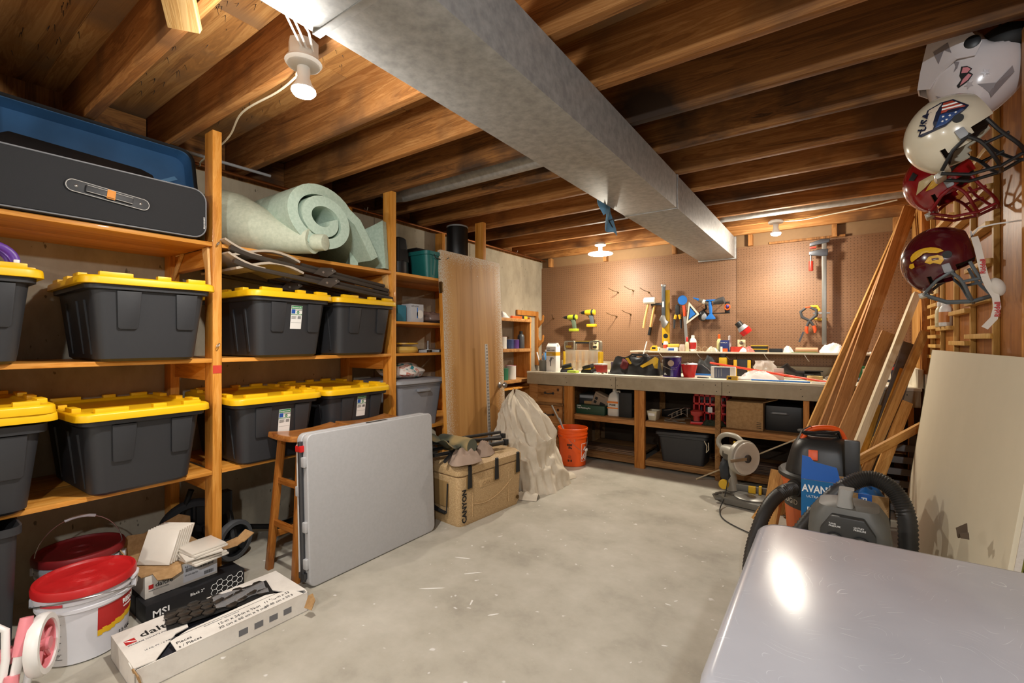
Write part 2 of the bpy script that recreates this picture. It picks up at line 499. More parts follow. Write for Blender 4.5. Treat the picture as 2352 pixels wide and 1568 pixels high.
# faint form-board seams and anchor patches on the concrete
for yy, zz in ((2.72, 2.02), (3.9, 2.05)):
    part(wl, 'patch', MB().cb((WX, yy, zz), (0.004, 0.11, 0.11)), plain('concrete patch', '#857b6c', 0.9), 0.001)
for yy in (1.22, 2.44, 3.66):
    part(wl, 'form_seam', MB().box(WX - 0.002, WX + 0.003, yy - 0.004, yy + 0.004, 0.0, 2.245), plain('concrete seam', '#857c6d', 0.9))

wb = struct('wall_back', MB().box(-3.3, 2.3, 5.12, 5.3, 0, 2.515), plain('wall behind pegboard', '#8a6a48', 0.8), smooth=0)
for x0, x1 in ((-3.1, -0.792), (-0.788, 0.565)):
    part(wb, 'pegboard_panel', MB().box(x0, x1, BY, 5.12, 0.75, 2.17), M_PEG, 0.0015)
for x in (-2.95, -2.2, -1.4, -0.66, 0.02, 0.45):
    stick(wb, 'stud', (x, 5.085, 2.17), (x, 5.085, 2.28), 0.04, 0.07, W_JOIST)
part(wb, 'top_strip', MB().box(-0.5, 0.10, 5.07, 5.1, 2.165, 2.185), W_JOISTD, 0.001)

wr = struct('wall_right', MB().box(RX, 2.3, 1.75, 5.12, 0, 2.515), W_PANEL, smooth=0)
part(wr, 'lit_panel', MB().box(RX - 0.015, RX, 4.42, 5.10, 0.93, 2.28), W_PANEL_LIT, 0.001)  # same wall plywood, painted paler where the far bulb lights it
stick(wr, 'trim_board', (RX - 0.022, 4.375, 0.90), (RX - 0.022, 4.375, 2.28), 0.045, 0.09, W_FIR, up=(1, 0, 0))
stick(wr, 'edge_stud', (RX - 0.02, 2.225, 0.0), (RX - 0.02, 2.225, 2.28), 0.04, 0.09, W_PINE, up=(1, 0, 0))
wn = struct('wall_near', MB().box(-3.3, 2.3, -2.95, -2.8, 0, 2.515), M_WALL, smooth=0)
wo = struct('wall_outer', MB().box(2.3, 2.45, -2.8, 1.75, 0, 2.515), M_WALL, smooth=0)

ceil = struct('ceiling', MB().box(-3.33, 2.3, -2.8, 5.3, ZS + 0.002, ZS + 0.03), W_PLYC, smooth=0)
for x0, x1, off in ((-3.29, -1.955, 0.35), (-1.95, -0.515, -0.1), (-0.51, 0.925, 0.6), (0.93, 2.29, 0.1)):
    y = -2.79 - off
    while y < 5.3:
        part(ceil, 'subfloor_sheet', MB().box(x0, x1, max(y, -2.79), min(y + 1.216, 5.28), ZS - 0.001, ZS + 0.004), W_PLYC)
        y += 1.22
JY = [-2.55, -2.15, -1.75, -1.35, -0.95, -0.55, -0.15, 0.25, 0.646, 0.992, 1.41, 1.80, 2.19, 2.60, 3.0, 3.405, 3.81, 4.23, 4.67, 5.06]
for i, y in enumerate(JY):
    stick(ceil, 'joist', (-3.29, y - 0.02, (ZJ + ZS) / 2), (2.28, y - 0.02, (ZJ + ZS) / 2), ZS - ZJ - 0.002, 0.04,
          W_JOISTD if i in (12, 13, 16) else W_JOIST, bevel=0.003)
# short blocking between joists along the wall, and an off-cut nailed under the near joists
for i in range(8, 18):
    stick(ceil, 'blocking', (-3.255, JY[i] + 0.005, 2.40), (-3.255, JY[i + 1] - 0.045, 2.40), 0.20, 0.035, W_JOISTD)
stick(ceil, 'offcut_block', (-1.54, 0.50, 2.33), (-1.66, 0.585, 2.20), 0.04, 0.085, W_STUD)

# nails poking through the subfloor
nl = MB(); random.seed(4)
for k in range(150):
    x = random.uniform(-3.0, -1.2); y = random.choice(JY[8:12]) + random.choice((-0.2, -0.19, -0.16, -0.12, -0.26))
    nl.cyl((x, y, ZS + 0.001), (x + random.uniform(-.008, .008), y + random.uniform(-.008, .008), ZS - random.uniform(0.012, 0.03)), 0.0014, 0.0006, 4)
part(ceil, 'nail_points', nl, M_DSTEEL, kind='stuff')

# paint flecks on the floor
fl = MB(); random.seed(11)
spots = [(-1.62, 1.62, 0.15, 0.7), (-1.55, 1.85, 0.10, 0.8), (-1.38, 1.64, 0.06, 2.0), (-1.24, 1.62, 0.07, 0.9), (-1.70, 1.95, 0.12, 0.4),
         (-0.62, 2.15, 0.03, 0), (-0.60, 2.2, 0.025, 1), (-0.55, 1.85, 0.03, 0.4), (-1.7, 2.3, 0.04, 1.1), (-1.5, 2.55, 0.02, 0)]
spots += [(random.uniform(-1.9, -0.3), random.uniform(1.2, 3.9), random.uniform(0.006, 0.02), random.uniform(0, 3)) for _ in range(45)]
for x, y, L, a in spots:
    w = min(0.012, L * 0.5); n = 7
    pts = []
    for k in range(n):
        t = 2 * PI * k / n; q = random.uniform(0.6, 1.1)
        dx, dy = math.cos(t) * L * 0.5 * q, math.sin(t) * w * 0.5 * q
        pts.append((x + dx * math.cos(a) - dy * math.sin(a), y + dx * math.sin(a) + dy * math.cos(a)))
    fl.prism(pts, 0.0002, 0.0009)
part(floor, 'paint_flecks', fl, plain('dried white paint', '#d9d6cf', 0.7), smooth=0, kind='stuff')

# ------------------------------------------------------------------ services under the ceiling
duct = thing('air_duct', 'long galvanized steel air duct hung below the wooden joists', 'duct', (-0.97, 1.2, 2.063))
def duct_section(y0, y1, wd=0.0):
    m = MB().at((0.97, -1.2, -2.063))
    m.box(-1.14 - wd, -0.80, y0, y1, 2.063, 2.272)
    return part(duct, 'duct_section', m, M_GALV, 0.002)
duct_section(-2.7, 0.715, 0.018); duct_section(0.725, 2.965); duct_section(2.975, 5.06)
for y in (0.72, 2.97):
    part(duct, 'drive_cleat', MB().at((0.97, -1.2, -2.063)).box(-1.144 if y > 1 else -1.162, -0.796, y - 0.012, y + 0.012, 2.059, 2.276), M_GALV, 0.001)
part(duct, 'end_collar', MB().at((0.97, -1.2, -2.063)).box(-1.15, -0.79, 5.06, 5.095, 2.055, 2.278), M_GALV, 0.001)
bp_ = MB().at((0.97, -1.2, -2.063)).tube([(-1.12, 2.40, 2.36), (-2.7, 2.40, 2.36), (-2.85, 2.40, 2.38), (-2.95, 2.40, 2.45)], 0.065, 18)
part(duct, 'branch_pipe', bp_, M_GALV)
bp2 = MB().at((0.97, -1.2, -2.063)).tube([(-0.82, 4.45, 2.345), (0.5, 4.45, 2.345)], 0.055, 16)
part(duct, 'branch_pipe', bp2, M_GALV)

M_CABLE = plain('cream cable sheath', '#c9c0a8', 0.5)
M_COPPER = plain('old copper', '#7d4a26', 0.4, 0.8)
pipe = thing('water_pipe', 'long copper water pipe running along the top of the concrete wall', 'pipe', (-3.02, 0, 2.25))
part(pipe, 'tube', MB().tube([(0, -2.7, 0), (0, 5.05, 0)], 0.011, 8), M_COPPER)
for y in (0.3, 1.2, 2.3, 3.3, 4.4): part(pipe, 'clip', MB().tube([(-0.02, y, 0.03), (0, y, -0.014), (0.02, y, 0.03)], 0.003, 5), M_STEEL)
pipe = thing('steel_conduit', 'thin grey conduit beside the copper pipe above the suitcase', 'conduit', (-2.93, 0, 2.27))
part(pipe, 'tube', MB().tube([(0, -2.7, 0), (0, 0.62, 0), (0, 1.5, 0.004)], 0.009, 8), M_GREY)
part(pipe, 'coupling', MB().cyl((0, 0.55, 0), (0, 0.62, 0), 0.013), M_STEEL)
single('ceiling_cable', 'cream cable drooping from the light socket along a joist to the wall', 'cable',
       MB().tube(crom([(-1.60, 0.94, 2.245), (-1.66, 0.95, 2.235), (-1.72, 0.975, 2.25), (-1.9, 1.0, 2.262), (-2.2, 1.0, 2.265), (-2.5, 1.075, 2.262), (-2.72, 1.085, 2.235), (-2.88, 1.09, 2.222), (-2.99, 1.125, 2.235), (-3.07, 1.13, 2.258)], 6), 0.0045, 6), M_CABLE)
single('joist_cable', 'pale cable stapled along the last joists beside the far bulb', 'cable',
       MB().tube(crom([(-0.36, 4.62, 2.27), (-0.2, 4.63, 2.262), (0.0, 4.60, 2.272), (0.2, 4.52, 2.27), (0.4, 4.42, 2.272)], 6), 0.005, 6), M_CABLE)

M_SOCK = plain('socket plastic', '#cfcac2', 0.45)
for i, (x, y, z, pw, pf_, c, lab) in enumerate(BULBS):
    e = thing('light_bulb', lab, 'light', (x, y, z), group='flood bulbs in plain sockets')
    jz = ZJ - z
    if i == 0:
        part(e, 'junction_box', MB().lathe([(0.05, jz - 0.005), (0.05, 0.012)], 8), M_SOCK, 0.002)
        part(e, 'lead_wires', MB().tube([(0.03, 0, 0.03), (0.08, -0.06, 0.05), (0.14, -0.13, 0.06), (0.2, -0.17, 0.07)], 0.004, 6)
             .tube([(0.03, 0.02, 0.03), (0.1, -0.04, 0.05), (0.16, -0.12, 0.055), (0.22, -0.17, 0.07)], 0.004, 6)
             .tube([(0.03, -0.02, 0.03), (0.07, -0.08, 0.055), (0.13, -0.15, 0.065), (0.2, -0.18, 0.07)], 0.004, 6), M_WHITE)
    else:
        part(e, 'junction_box', MB().lathe([(0.05, jz - 0.001), (0.052, 0.006)], 18), M_SOCK, 0.002)
    part(e, 'base_plate', MB().lathe([(0.058, 0.012), (0.062, 0.004), (0.055, -0.006), (0.026, -0.012), (0.0, -0.012)], 24), M_SOCK)
    part(e, 'neck', MB().lathe([(0.021, -0.008), (0.022, -0.03), (0.020, -0.045), (0.028, -0.07), (0.04, -0.088), (0.0402, -0.092)], 24), M_WHITE)
    part(e, 'bulb_face', MB().lathe([(0.040, -0.090), (0.041, -0.098), (0.034, -0.108), (0.018, -0.114), (0.0, -0.116)], 24), emit('lit bulb glass', (1.0, 0.97, 0.92), 14.0))
    ld = bpy.data.lights.new('bulb_light', 'POINT'); ld.energy = pw; ld.color = c; ld.shadow_soft_size = 0.035
    lo = bpy.data.objects.new('bulb_light', ld); COL.objects.link(lo); lo.parent = e; lo.location = (0, 0, -0.16)
    ld = bpy.data.lights.new('bulb_flood', 'SPOT'); ld.energy = pf_; ld.color = c; ld.shadow_soft_size = 0.04; ld.spot_size = R(150); ld.spot_blend = 0.8
    lo = bpy.data.objects.new('bulb_flood', ld); COL.objects.link(lo); lo.parent = e; lo.location = (0, 0, -0.155)
    if i == 1:
        part(e, 'lit_disc', MB().lathe([(0.040, -0.075), (0.125, -0.086), (0.132, -0.092), (0.125, -0.098), (0.041, -0.102)], 36), emit('lit disc', (1.0, 0.97, 0.9), 6.0))
# ------------------------------------------------------------------ timber shelving along the concrete wall
FX = -2.53                              # front of the posts
PY = [-0.10, 1.03, 2.16, 3.185]         # posts along the wall
SZ = {'top': 1.715, 'mid': 1.135, 'low': 0.575}
shelving = wthing('storage_shelving', 'long open shelving of orange varnished pine against the concrete wall', 'shelving', (-2.8, 1.0, 0))
for i, y in enumerate(PY):
    p = stick(shelving, 'post', (FX - 0.045, y, 0.0), (FX - 0.045, y, 2.278), 0.09, 0.042, W_PINE, up=(1, 0, 0))
    stick(shelving, 'rear_post', (WX + 0.05, y - 0.02, 0.0), (WX + 0.05, y - 0.02, 2.243 if i else 1.8), 0.09, 0.042, W_PINE, up=(1, 0, 0))
    for z in SZ.values():
        stick(shelving, 'rail', (WX + 0.095, y - 0.002, z - 0.068), (FX - 0.092, y - 0.002, z - 0.068), 0.09, 0.038, W_PINE)
    if i in (1, 2):
        z = SZ['top'] - 0.022
        part(shelving, 'gusset', MB().prism([(FX - 0.095, z), (FX - 0.03, z), (FX - 0.012, z - 0.19), (FX - 0.03, z - 0.19)], y - 0.034, y - 0.0225, 'y'), W_STUD, 0.001)
        part(shelving, 'gusset', MB().prism([(WX + 0.20, z), (WX + 0.23, z), (WX + 0.03, z - 0.2), (WX + 0.0, z - 0.2)], y - 0.034, y - 0.0225, 'y'), W_STUD, 0.001)
def shelf_boards(y0, y1, z, t=0.02, xf=FX, xb=WX + 0.004):
    mid = (xf + xb) / 2
    for a, b in ((xb, mid - 0.002), (mid + 0.002, xf)):
        stick(shelving, 'shelf_board', ((a + b) / 2, y0, z - t / 2), ((a + b) / 2, y1, z - t / 2), t, b - a, W_PINE)
for i in range(3):
    for k, z in SZ.items():
        shelf_boards(PY[i] + 0.022, PY[i + 1] - 0.022, z)
shelf_boards(PY[2] + 0.022, PY[3] - 0.022, 1.365, 0.018)
# marks and screw eyes on the first post
pst = [o for o in shelving.children if o.name.startswith('post')][1]
part(shelving, 'red_paint_mark', MB().box(FX + 0.0002, FX + 0.0012, 1.010, 1.050, 1.06, 1.10), plain('red spray paint', '#c23a24', 0.7), label='smear of red paint')
for z in (1.71, 1.20):
    part(shelving, 'screw_eye', MB().tube([(FX + 0.014 + 0.011 * math.cos(a), 1.028 + 0.006 * math.sin(a), z + 0.011 * math.sin(a)) for a in [k * PI / 6 for k in range(12)]], 0.0022, 6, closed=True)
         .cyl((FX, 1.028, z), (FX + 0.004, 1.028, z), 0.0022, n=6), M_STEEL, label='steel screw eye')

# ------------------------------------------------------------------ black bins with yellow lids
BIN_A = math.atan(0.04 / 0.288)
def bin_hx(z): return 0.265 + 0.04 * (z - 0.012) / 0.288
def make_bin(label, lid=True):
    e = thing('storage_bin', label, 'storage bin', (0, 0, 0), group='black bins with yellow lids on the shelving')
    b = MB()
    b.loft([rr(.25, .165, .04, 0), rr(.265, .18, .045, .012), rr(.305, .208, .05, .30), rr(.322, .225, .05, .303), rr(.324, .227, .05, .334),
            rr(.316, .219, .045, .336), rr(.30, .203, .045, .30), rr(.258, .173, .04, .02)])
    for sy in (-1, 1):
        for x in (-0.13, 0.06, 0.19):
            b.hexa([(x - .008, sy * .176, .03), (x + .008, sy * .176, .03), (x + .008, sy * .186, .03), (x - .008, sy * .186, .03)],
                   [(x - .008, sy * .204, .26), (x + .008, sy * .204, .26), (x + .008, sy * .211, .26), (x - .008, sy * .211, .26)])
    part(e, 'bin_body', b, M_BIN, smooth=35)
    M = frame((bin_hx(.20) + .001, 0, .20), (0, 1, 0), (math.sin(BIN_A), 0, math.cos(BIN_A)))
    for y in (-0.085, 0.125):
        h = MB().mat(M).prism([(y - .042, .10), (y + .042, .10), (y + .034, -.055), (y + .027, -.062), (y - .027, -.062), (y - .034, -.055)], 0.0, 0.009)
        part(e, 'handle_panel', h, M_BIN, 0.003)
    part(e, 'rim_clip', MB().box(.318, .3275, -.02, .05, .315, .332), M_BIN, 0.001)
    if lid:
        make_lid(e)
    return e
def lid_mesh():
    l = MB()
    l.loft([rr(.332, .237, .05, .322), rr(.340, .245, .055, .322), rr(.338, .243, .055, .350), rr(.330, .235, .05, .356), rr(.292, .197, .045, .356), rr(.284, .189, .045, .343)])
    random.seed(2)
    for sx in (-1, 1):
        for y, w in ((-0.13, 0.11), (0.035, 0.05), (0.16, 0.07)):
            l.box(min(sx * .297, sx * .327), max(sx * .297, sx * .327), y - w / 2, y + w / 2, .353, .372)
    for sy in (-1, 1):
        for x, w in ((-0.2, 0.10), (0.0, 0.08), (0.18, 0.09)):
            l.box(x - w / 2, x + w / 2, min(sy * .202, sy * .232), max(sy * .202, sy * .232), .353, .371)
    return l.mesh('lid', M_YEL, 0.003, 40)
LID = lid_mesh()
def make_lid(e):
    return part(e, 'lid', LID, M_YEL)
M_LABG = plain('green print', '#2e7d46', 0.6, var=0.0)
M_LABB = plain('blue print', '#1c4f9c', 0.6, var=0.0)
def sticker(e, y, z, h=0.13):
    """the maker's paper label on the front of a bin"""
    M = frame((bin_hx(z) + .0015, y, z), (0, 1, 0), (math.sin(BIN_A), 0, math.cos(BIN_A)))
    s = part(e, 'paper_label', MB().mat(M).box(-.032, .032, -h, 0, 0, .0012), M_PAPER, label='white, green and blue printed paper label')
    part(s, 'green_band', MB().mat(M).box(-.031, .031, -.019, -.001, .0012, .0016).box(-.031, .031, -.052, -.046, .0012, .0016), M_LABG)
    part(s, 'blue_square', MB().mat(M).box(-.030, -.008, -.044, -.021, .0012, .0016), M_LABB)
    part(s, 'round_mark', MB().mat(M @ Matrix.Translation((.008, -.037, .0012))).lathe([(.008, 0), (.008, .0005)], 14), M_LABG)
    q = lambda x, yy: tuple(M @ Vector((x, yy, .0017)))
    r_ = (0, 1, 0); u_ = (math.sin(BIN_A), 0, math.cos(BIN_A))
    text(s, 'Greenmade', .0118, q(-.029, -.014), r_, u_, M_INKW)
    text(s, 'STORAGE', .0085, q(-.006, -.028), r_, u_, M_INK)
    text(s, '27', .009, q(.003, -.041), r_, u_, M_INKW)
    text(s, 'PROFESSIONAL GRADE BIN', .0044, q(-.029, -.0505), r_, u_, M_INKW)
    if h > .09:
        bars = MB().mat(M)
        for k in range(9): bars.box(.008 + k * .0022, .0092 + k * .0022, -.074, -.058, .0012, .0016)
        for k in range(6): bars.box(-.028, .002 - (k % 3) * .003, -.059 - k * .003, -.0578 - k * .003, .0012, .0016)
        for k in range(12): bars.box(-.028 + k * .005, -.026 + k * .005, -.096, -.094, .0012, .0016)
        part(s, 'barcode', bars, M_INK, smooth=0)
    return s
BX = -2.755
B0 = make_bin('black bin with yellow lid carrying the purple band, under the suitcase')
B0.location = (BX, 0.16, SZ['mid'])
def bin_copy(y, z, label, rz=0.0, x=BX, skip=()):
    return dup(B0, (x, y, z), rz, label, skip)
b2 = bin_copy(0.748, SZ['mid'], 'black bin with yellow lid below the suitcase, left of the post with red mark', R(-1))
b3 = bin_copy(1.378, SZ['mid'], 'black bin with paper label under the folded chairs, just right of the post', R(1))
b4 = bin_copy(1.868, SZ['mid'], 'unlabelled black bin with yellow lid beneath the rolled foam', R(0))
b5 = bin_copy(0.185, SZ['low'], 'open black bin with two loose yellow lids stacked over its contents', R(1), skip=('lid',))
b6 = bin_copy(0.715, SZ['low'], 'black bin with yellow lid on the low shelf above the red-lidded pails', R(2))
b7 = bin_copy(1.312, SZ['low'], 'labelled black bin with yellow lid on the low shelf behind the wooden stools', R(-1), x=-2.758)
b8 = bin_copy(1.815, SZ['low'], 'labelled black bin on the low shelf next to the grey tote', R(0), x=-2.758)
sticker(b3, 0.02, 0.285); sticker(b7, 0.03, 0.275); sticker(b8, 0.02, 0.30)
# loose lids over the open bin
for k, (dz, a) in enumerate(((0.022, 1.5), (0.052, 0.2))):
    l = single('bin_lid', ('lower' if k == 0 else 'upper') + ' of two loose yellow lids lying over the open black bin', 'lid', LID, M_YEL, (BX + 0.01, 0.190, SZ['low'] + dz), R(a), group='loose yellow lids')
random.seed(5)
for k in range(4):
    single('dark_shoe', 'dark folded clothing peeking out under the loose yellow lids', 'clothing', MB().sph((0, 0, 0), (.07, .055, .03), 14, 8, crump(k, .5, 1.5)),
           plain('dark cloth', '#2c2226', 0.9), (-2.52 - 0.02 * (k % 2), 0.02 + 0.1 * k, SZ['low'] + 0.303), group='clothes in the open bin').name = 'folded_clothing'
# purple band on the first bin
pb = thing('purple_headband', 'purple plastic band lying on the yellow lid of the nearest bin', 'toy', (-2.50, 0.26, SZ['mid'] + 0.372))
M_PUR = plain('purple plastic', '#5a2d91', 0.4)
part(pb, 'band', MB().tube([(0.0, 0.075 * math.cos(a), 0.01 + 0.062 * math.sin(a)) for a in [PI * k / 14 for k in range(15)]], 0.012, 8, fl=0.4), M_PUR)
part(pb, 'inner_band', MB().tube([(-0.035, 0.06 * math.cos(a), 0.01 + 0.045 * math.sin(a)) for a in [PI * k / 12 for k in range(13)]], 0.01, 8, fl=0.4), M_PUR)
part(pb, 'buckle', MB().cb((0, 0.075, 0.008), (.03, .016, .02)), M_WHITE, 0.003)

# ------------------------------------------------------------------ suitcase on the top shelf
M_CASE = plain('black suitcase cloth', '#1d1e21', 0.8, var=0.2, scale=300, bump=0.1)
M_LIN = plain('blue lining', '#2f5a86', 0.5, var=0.25, scale=9)
M_PIPE = plain('grey piping', '#77797d', 0.5)
sc_ = wthing('suitcase', 'black soft suitcase lying open on the top shelf, blue lining showing', 'suitcase', (-2.74, 0.60, SZ['top']))
def ringyz(x, y0, y1, z0, z1, r, n=5):
    return [(x, p[0], p[1]) for p in rr((y1 - y0) / 2, (z1 - z0) / 2, r, 0, n, (y0 + y1) / 2, (z0 + z1) / 2)]
zb = SZ['top'] + 0.004
part(sc_, 'case_body', MB().loft([ringyz(-3.0, .22, .965, zb, zb + .235, .05), ringyz(-2.515, .20, .975, zb, zb + .238, .055), ringyz(-2.503, .21, .965, zb + .01, zb + .228, .05)]), M_CASE)
part(sc_, 'front_piping', MB().tube(ringyz(-2.506, .205, .97, zb + .004, zb + .234, .055, 6), .0035, 6, closed=True), M_PIPE)
part(sc_, 'top_gusset', MB().hexa([(-2.54, .23, zb + .232), (-2.54, .95, zb + .232), (-2.86, .95, zb + .232), (-2.86, .23, zb + .232)],
                                  [(-2.58, .26, zb + .262), (-2.58, .90, zb + .25), (-2.84, .92, zb + .262), (-2.84, .25, zb + .275)]), M_CASE, 0.01)
Mf = frame((-2.70, .30, zb + .25), (-.10, 1, 0.0), (-.55, 0, 1))
part(sc_, 'mesh_pocket', MB().mat(Mf).prism([(0.0, 0), (.02, .09), (.05, .115), (.50, .105), (.545, .085), (.56, 0)], 0, .018), plain('black satin', '#191a1c', 0.35, var=0.2), 0.006)
Ml = frame((-2.90, .20, zb + .225), (-.04, 1, -0.0), (-.22, 0, 1))
lid_ = part(sc_, 'open_lid', MB().mat(Ml).loft([rr(.425, .155, .06, .0, 5, .43, .155), rr(.43, .16, .06, .012, 5, .43, .155), rr(.43, .16, .06, .09, 5, .43, .155), rr(.418, .148, .055, .088, 5, .43, .155), rr(.412, .142, .05, .02, 5, .43, .155)]), M_LIN, smooth=35)
part(lid_, 'lid_rim', MB().tube([tuple(Ml @ Vector(p)) for p in rr(.43, .16, .06, .09, 6, .43, .155)], .009, 6, closed=True), M_CASE)
part(lid_, 'lid_shell', MB().mat(Ml).loft([rr(.434, .164, .06, -.012, 5, .43, .155), rr(.436, .166, .06, .07, 5, .43, .155), rr(.431, .161, .06, .07, 5, .43, .155), rr(.428, .158, .06, -.006, 5, .43, .155)]), M_CASE)
part(lid_, 'lining_strap', MB().mat(Ml).hexa([(.55, .03, .024), (.57, .02, .024), (.80, .16, .024), (.785, .175, .024)], [(.55, .03, .03), (.57, .02, .03), (.80, .16, .03), (.785, .175, .03)]), plain('pale blue strap', '#5684ad', 0.5))
Mh = frame((-2.5020, .605, zb + .118), (0, 1, -.105), (0, 0, 1))
hp = part(sc_, 'handle_patch', MB().mat(Mh).prism([p[:2] for p in rr(.140, .027, .026, 0, 6)], 0, .006), plain('black leather', '#232427', 0.5), 0.002, label='black leather handle patch with pale stitching')
part(hp, 'stitching', MB().tube([tuple(Mh @ Vector((p[0], p[1], .0065))) for p in rr(.136, .0235, .023, 0, 8)], .0010, 4, closed=True)
     .tube([tuple(Mh @ Vector((x * .005, .0125, .0185))) for x in range(-15, 16)], .0008, 4).tube([tuple(Mh @ Vector((x * .005, -.0125, .0185))) for x in range(-15, 16)], .0008, 4), M_PAPER)
part(hp, 'grip', MB().mat(Mh).prism([(-.078, .0155), (.078, .0155), (.078, -.0155), (-.078, -.0155)], .008, .018), plain('black leather', '#232427', 0.5), 0.005)
for x in (-.105, .105):
    part(hp, 'rivet', MB().mat(Mh @ Matrix.Translation((x, 0, .005))).lathe([(.0055, 0), (.0055, .002), (.003, .004), (0, .0042)], 14), M_STEEL)
part(hp, 'tag', MB().mat(Mh).box(-.012, .016, -.019, .019, .018, .0205), plain('orange tag', '#d98a2e', 0.6), 0.001, label='small orange tag on the grip')
text(hp, 'samsonite', .006, tuple(Mh @ Vector((-.011, -.016, .0212))), (0, 1, -.105), (0, .105, 1), M_INK)
text(sc_, 'samsonite', .014, (-2.5015, .958, zb + .105), (0, 0, -1), (0, 1, 0), M_INKW)

# ------------------------------------------------------------------ seafoam foam on the top shelf
M_FOAM = mottled('pale green foam', [(0.35, '#a9bfae'), (0.65, '#bccfbf')], 60, 0.9, 0.06)
M_FOAMC = mottled('cream green foam', [(0.35, '#b4bda8'), (0.65, '#c6cdb8')], 50, 0.9, 0.06)
zt = SZ['top']
def foam_spiral():
    m = MB(); rings = []; th = 0.058; c = (1.535, zt + .208)
    pts = [(1.925, zt + .030, 0)]
    P = []
    N = 70
    for k in range(N + 1):
        t = k / N; a = R(28 + 700 * t ** 0.95); r = .20 - .142 * t ** 0.9
        P.append((c[0] + r * 1.08 * math.cos(a) * 1.0 + .1 * r * math.sin(a) * -1, c[1] + r * .93 * math.sin(a)))
    P = [(1.925, zt + .045), (1.86, zt + .15), (1.79, zt + .25)] + P
    for i, p in enumerate(P):
        q0 = P[max(0, i - 1)]; q1 = P[min(len(P) - 1, i + 1)]
        tx, tz = q1[0] - q0[0], q1[1] - q0[1]; L = math.hypot(tx, tz); nx, nz = -tz / L, tx / L
        h = th / 2
        f0 = -2.44 + 0.04 * min(1, i / 20); f1 = -2.96
        rings.append([(f0, p[0] + nx * h, p[1] + nz * h), (f0, p[0] - nx * h, p[1] - nz * h), (f1, p[0] - nx * h, p[1] - nz * h), (f1, p[0] + nx * h, p[1] + nz * h)])
    m.loft(rings)
    return m
single('foam_roll', 'pale green foam pad coiled into a spiral on the top shelf', 'foam', foam_spiral(), M_FOAM, smooth=50)
def foam_horn():
    m = MB(); rings = []
    stations = [(-3.0, 1.25, .215), (-2.90, 1.25, .212), (-2.78, 1.27, .19), (-2.66, 1.31, .15), (-2.56, 1.38, .108), (-2.47, 1.44, .085), (-2.42, 1.48, .078)]
    ax = Vector((.58, .31, 0)).normalized(); side = Vector((-ax.y, ax.x, 0))
    def ring(x, y, r, zc):
        return [tuple(Vector((x, y, zc)) + side * (r * math.cos(a) * 1.0) + Vector((0, 0, 1)) * (r * math.sin(a) * .9)) for a in [2 * PI * k / 28 for k in range(28)]]
    for x, y, r in stations: rings.append(ring(x, y, r, zt + .006 + r * .9))
    x, y, r = stations[-1]
    rings.append(ring(x, y, r - .022, zt + .006 + r * .9)); rings.append(ring(x - .2, y - .107, r - .01, zt + .01 + r * .9))
    m.loft(rings)
    return m
fh = thing('foam_bundle', 'cream foam sheet rolled to a narrow horn beside the post', 'foam')
part(fh, 'outer_sheet', foam_horn(), M_FOAMC, smooth=60)
part(fh, 'inner_roll', MB().tube([(-2.60, 1.385, zt + .083), (-2.36, 1.52, zt + .068)], .046, 22), M_FOAMC, 0.004)
def foam_sheet(u, v):
    y = 1.90 + .185 * u; z = zt + .012 + v * (.285 + .05 * u - .10 * math.sin(PI * u) * .5)
    return (-2.53 - .16 * math.sin(PI * (1 - u) * .9) - .03 * v, y, z)
single('foam_offcut', 'pale blue-green foam sheet standing curved against the second post', 'foam', MB().grid(foam_sheet, 14, 8), M_FOAM, solid=0.05)

# ------------------------------------------------------------------ folding chairs on the bins
M_CHF = plain('dark taupe tube', '#4b443e', 0.4, 0.3)
M_CHS = plain('beige seat plastic', '#b7aa98', 0.5)
def fold_chair(loc, rot, label):
    e = thing('folding_chair', label, 'chair', loc, rot=rot, group='folded chairs lying on the bins')
    for x in (0.0, -.40):
        part(e, 'side_rail', MB().tube([(x, -.52, .02), (x, -.42, .005), (x, .0, 0), (x, .52, -.01)], .014, 8), M_CHF)
        part(e, 'leg', MB().tube([(x - .02, -.12, .026), (x - .02, .2, .022), (x - .02, .50, .02)], .012, 8), M_CHF)
        part(e, 'hinge_plate', MB().prism([(-.06, -.015), (.03, -.02), (.09, .03), (.06, .045), (-.02, .03)], x + .012, x + .018, 'x'), M_CHF, 0.001)
        part(e, 'rivet', MB().cyl((x + .018, .0, .005), (x + .021, .0, .005), .007, n=10).cyl((x + .018, .06, .028), (x + .021, .06, .028), .006, n=10), M_STEEL)
    part(e, 'crossbar', MB().tube([(0, .49, -.01), (-.40, .49, -.01)], .011, 8), M_CHF)
    part(e, 'seat', MB().grid(lambda u, v: (.0 - .40 * v, -.14 - .36 * u, .030 + .028 * math.sin(PI * u * 1.2) - .03 * u * u), 10, 6), M_CHS, solid=0.012)
    part(e, 'backrest', MB().grid(lambda u, v: (.005 - .41 * v, -.36 - .19 * u, .010 + .045 * u * u), 8, 5), M_CHS, solid=0.01)
    return e
fold_chair((-2.49, 1.60, 1.566), (R(-4.5), 0, R(1)), 'lower of the two folded beige chairs lying across the labelled bin')
fold_chair((-2.505, 1.585, 1.628), (R(-5.0), 0, R(2)), 'upper of the two folded beige chairs under the foam shelf')

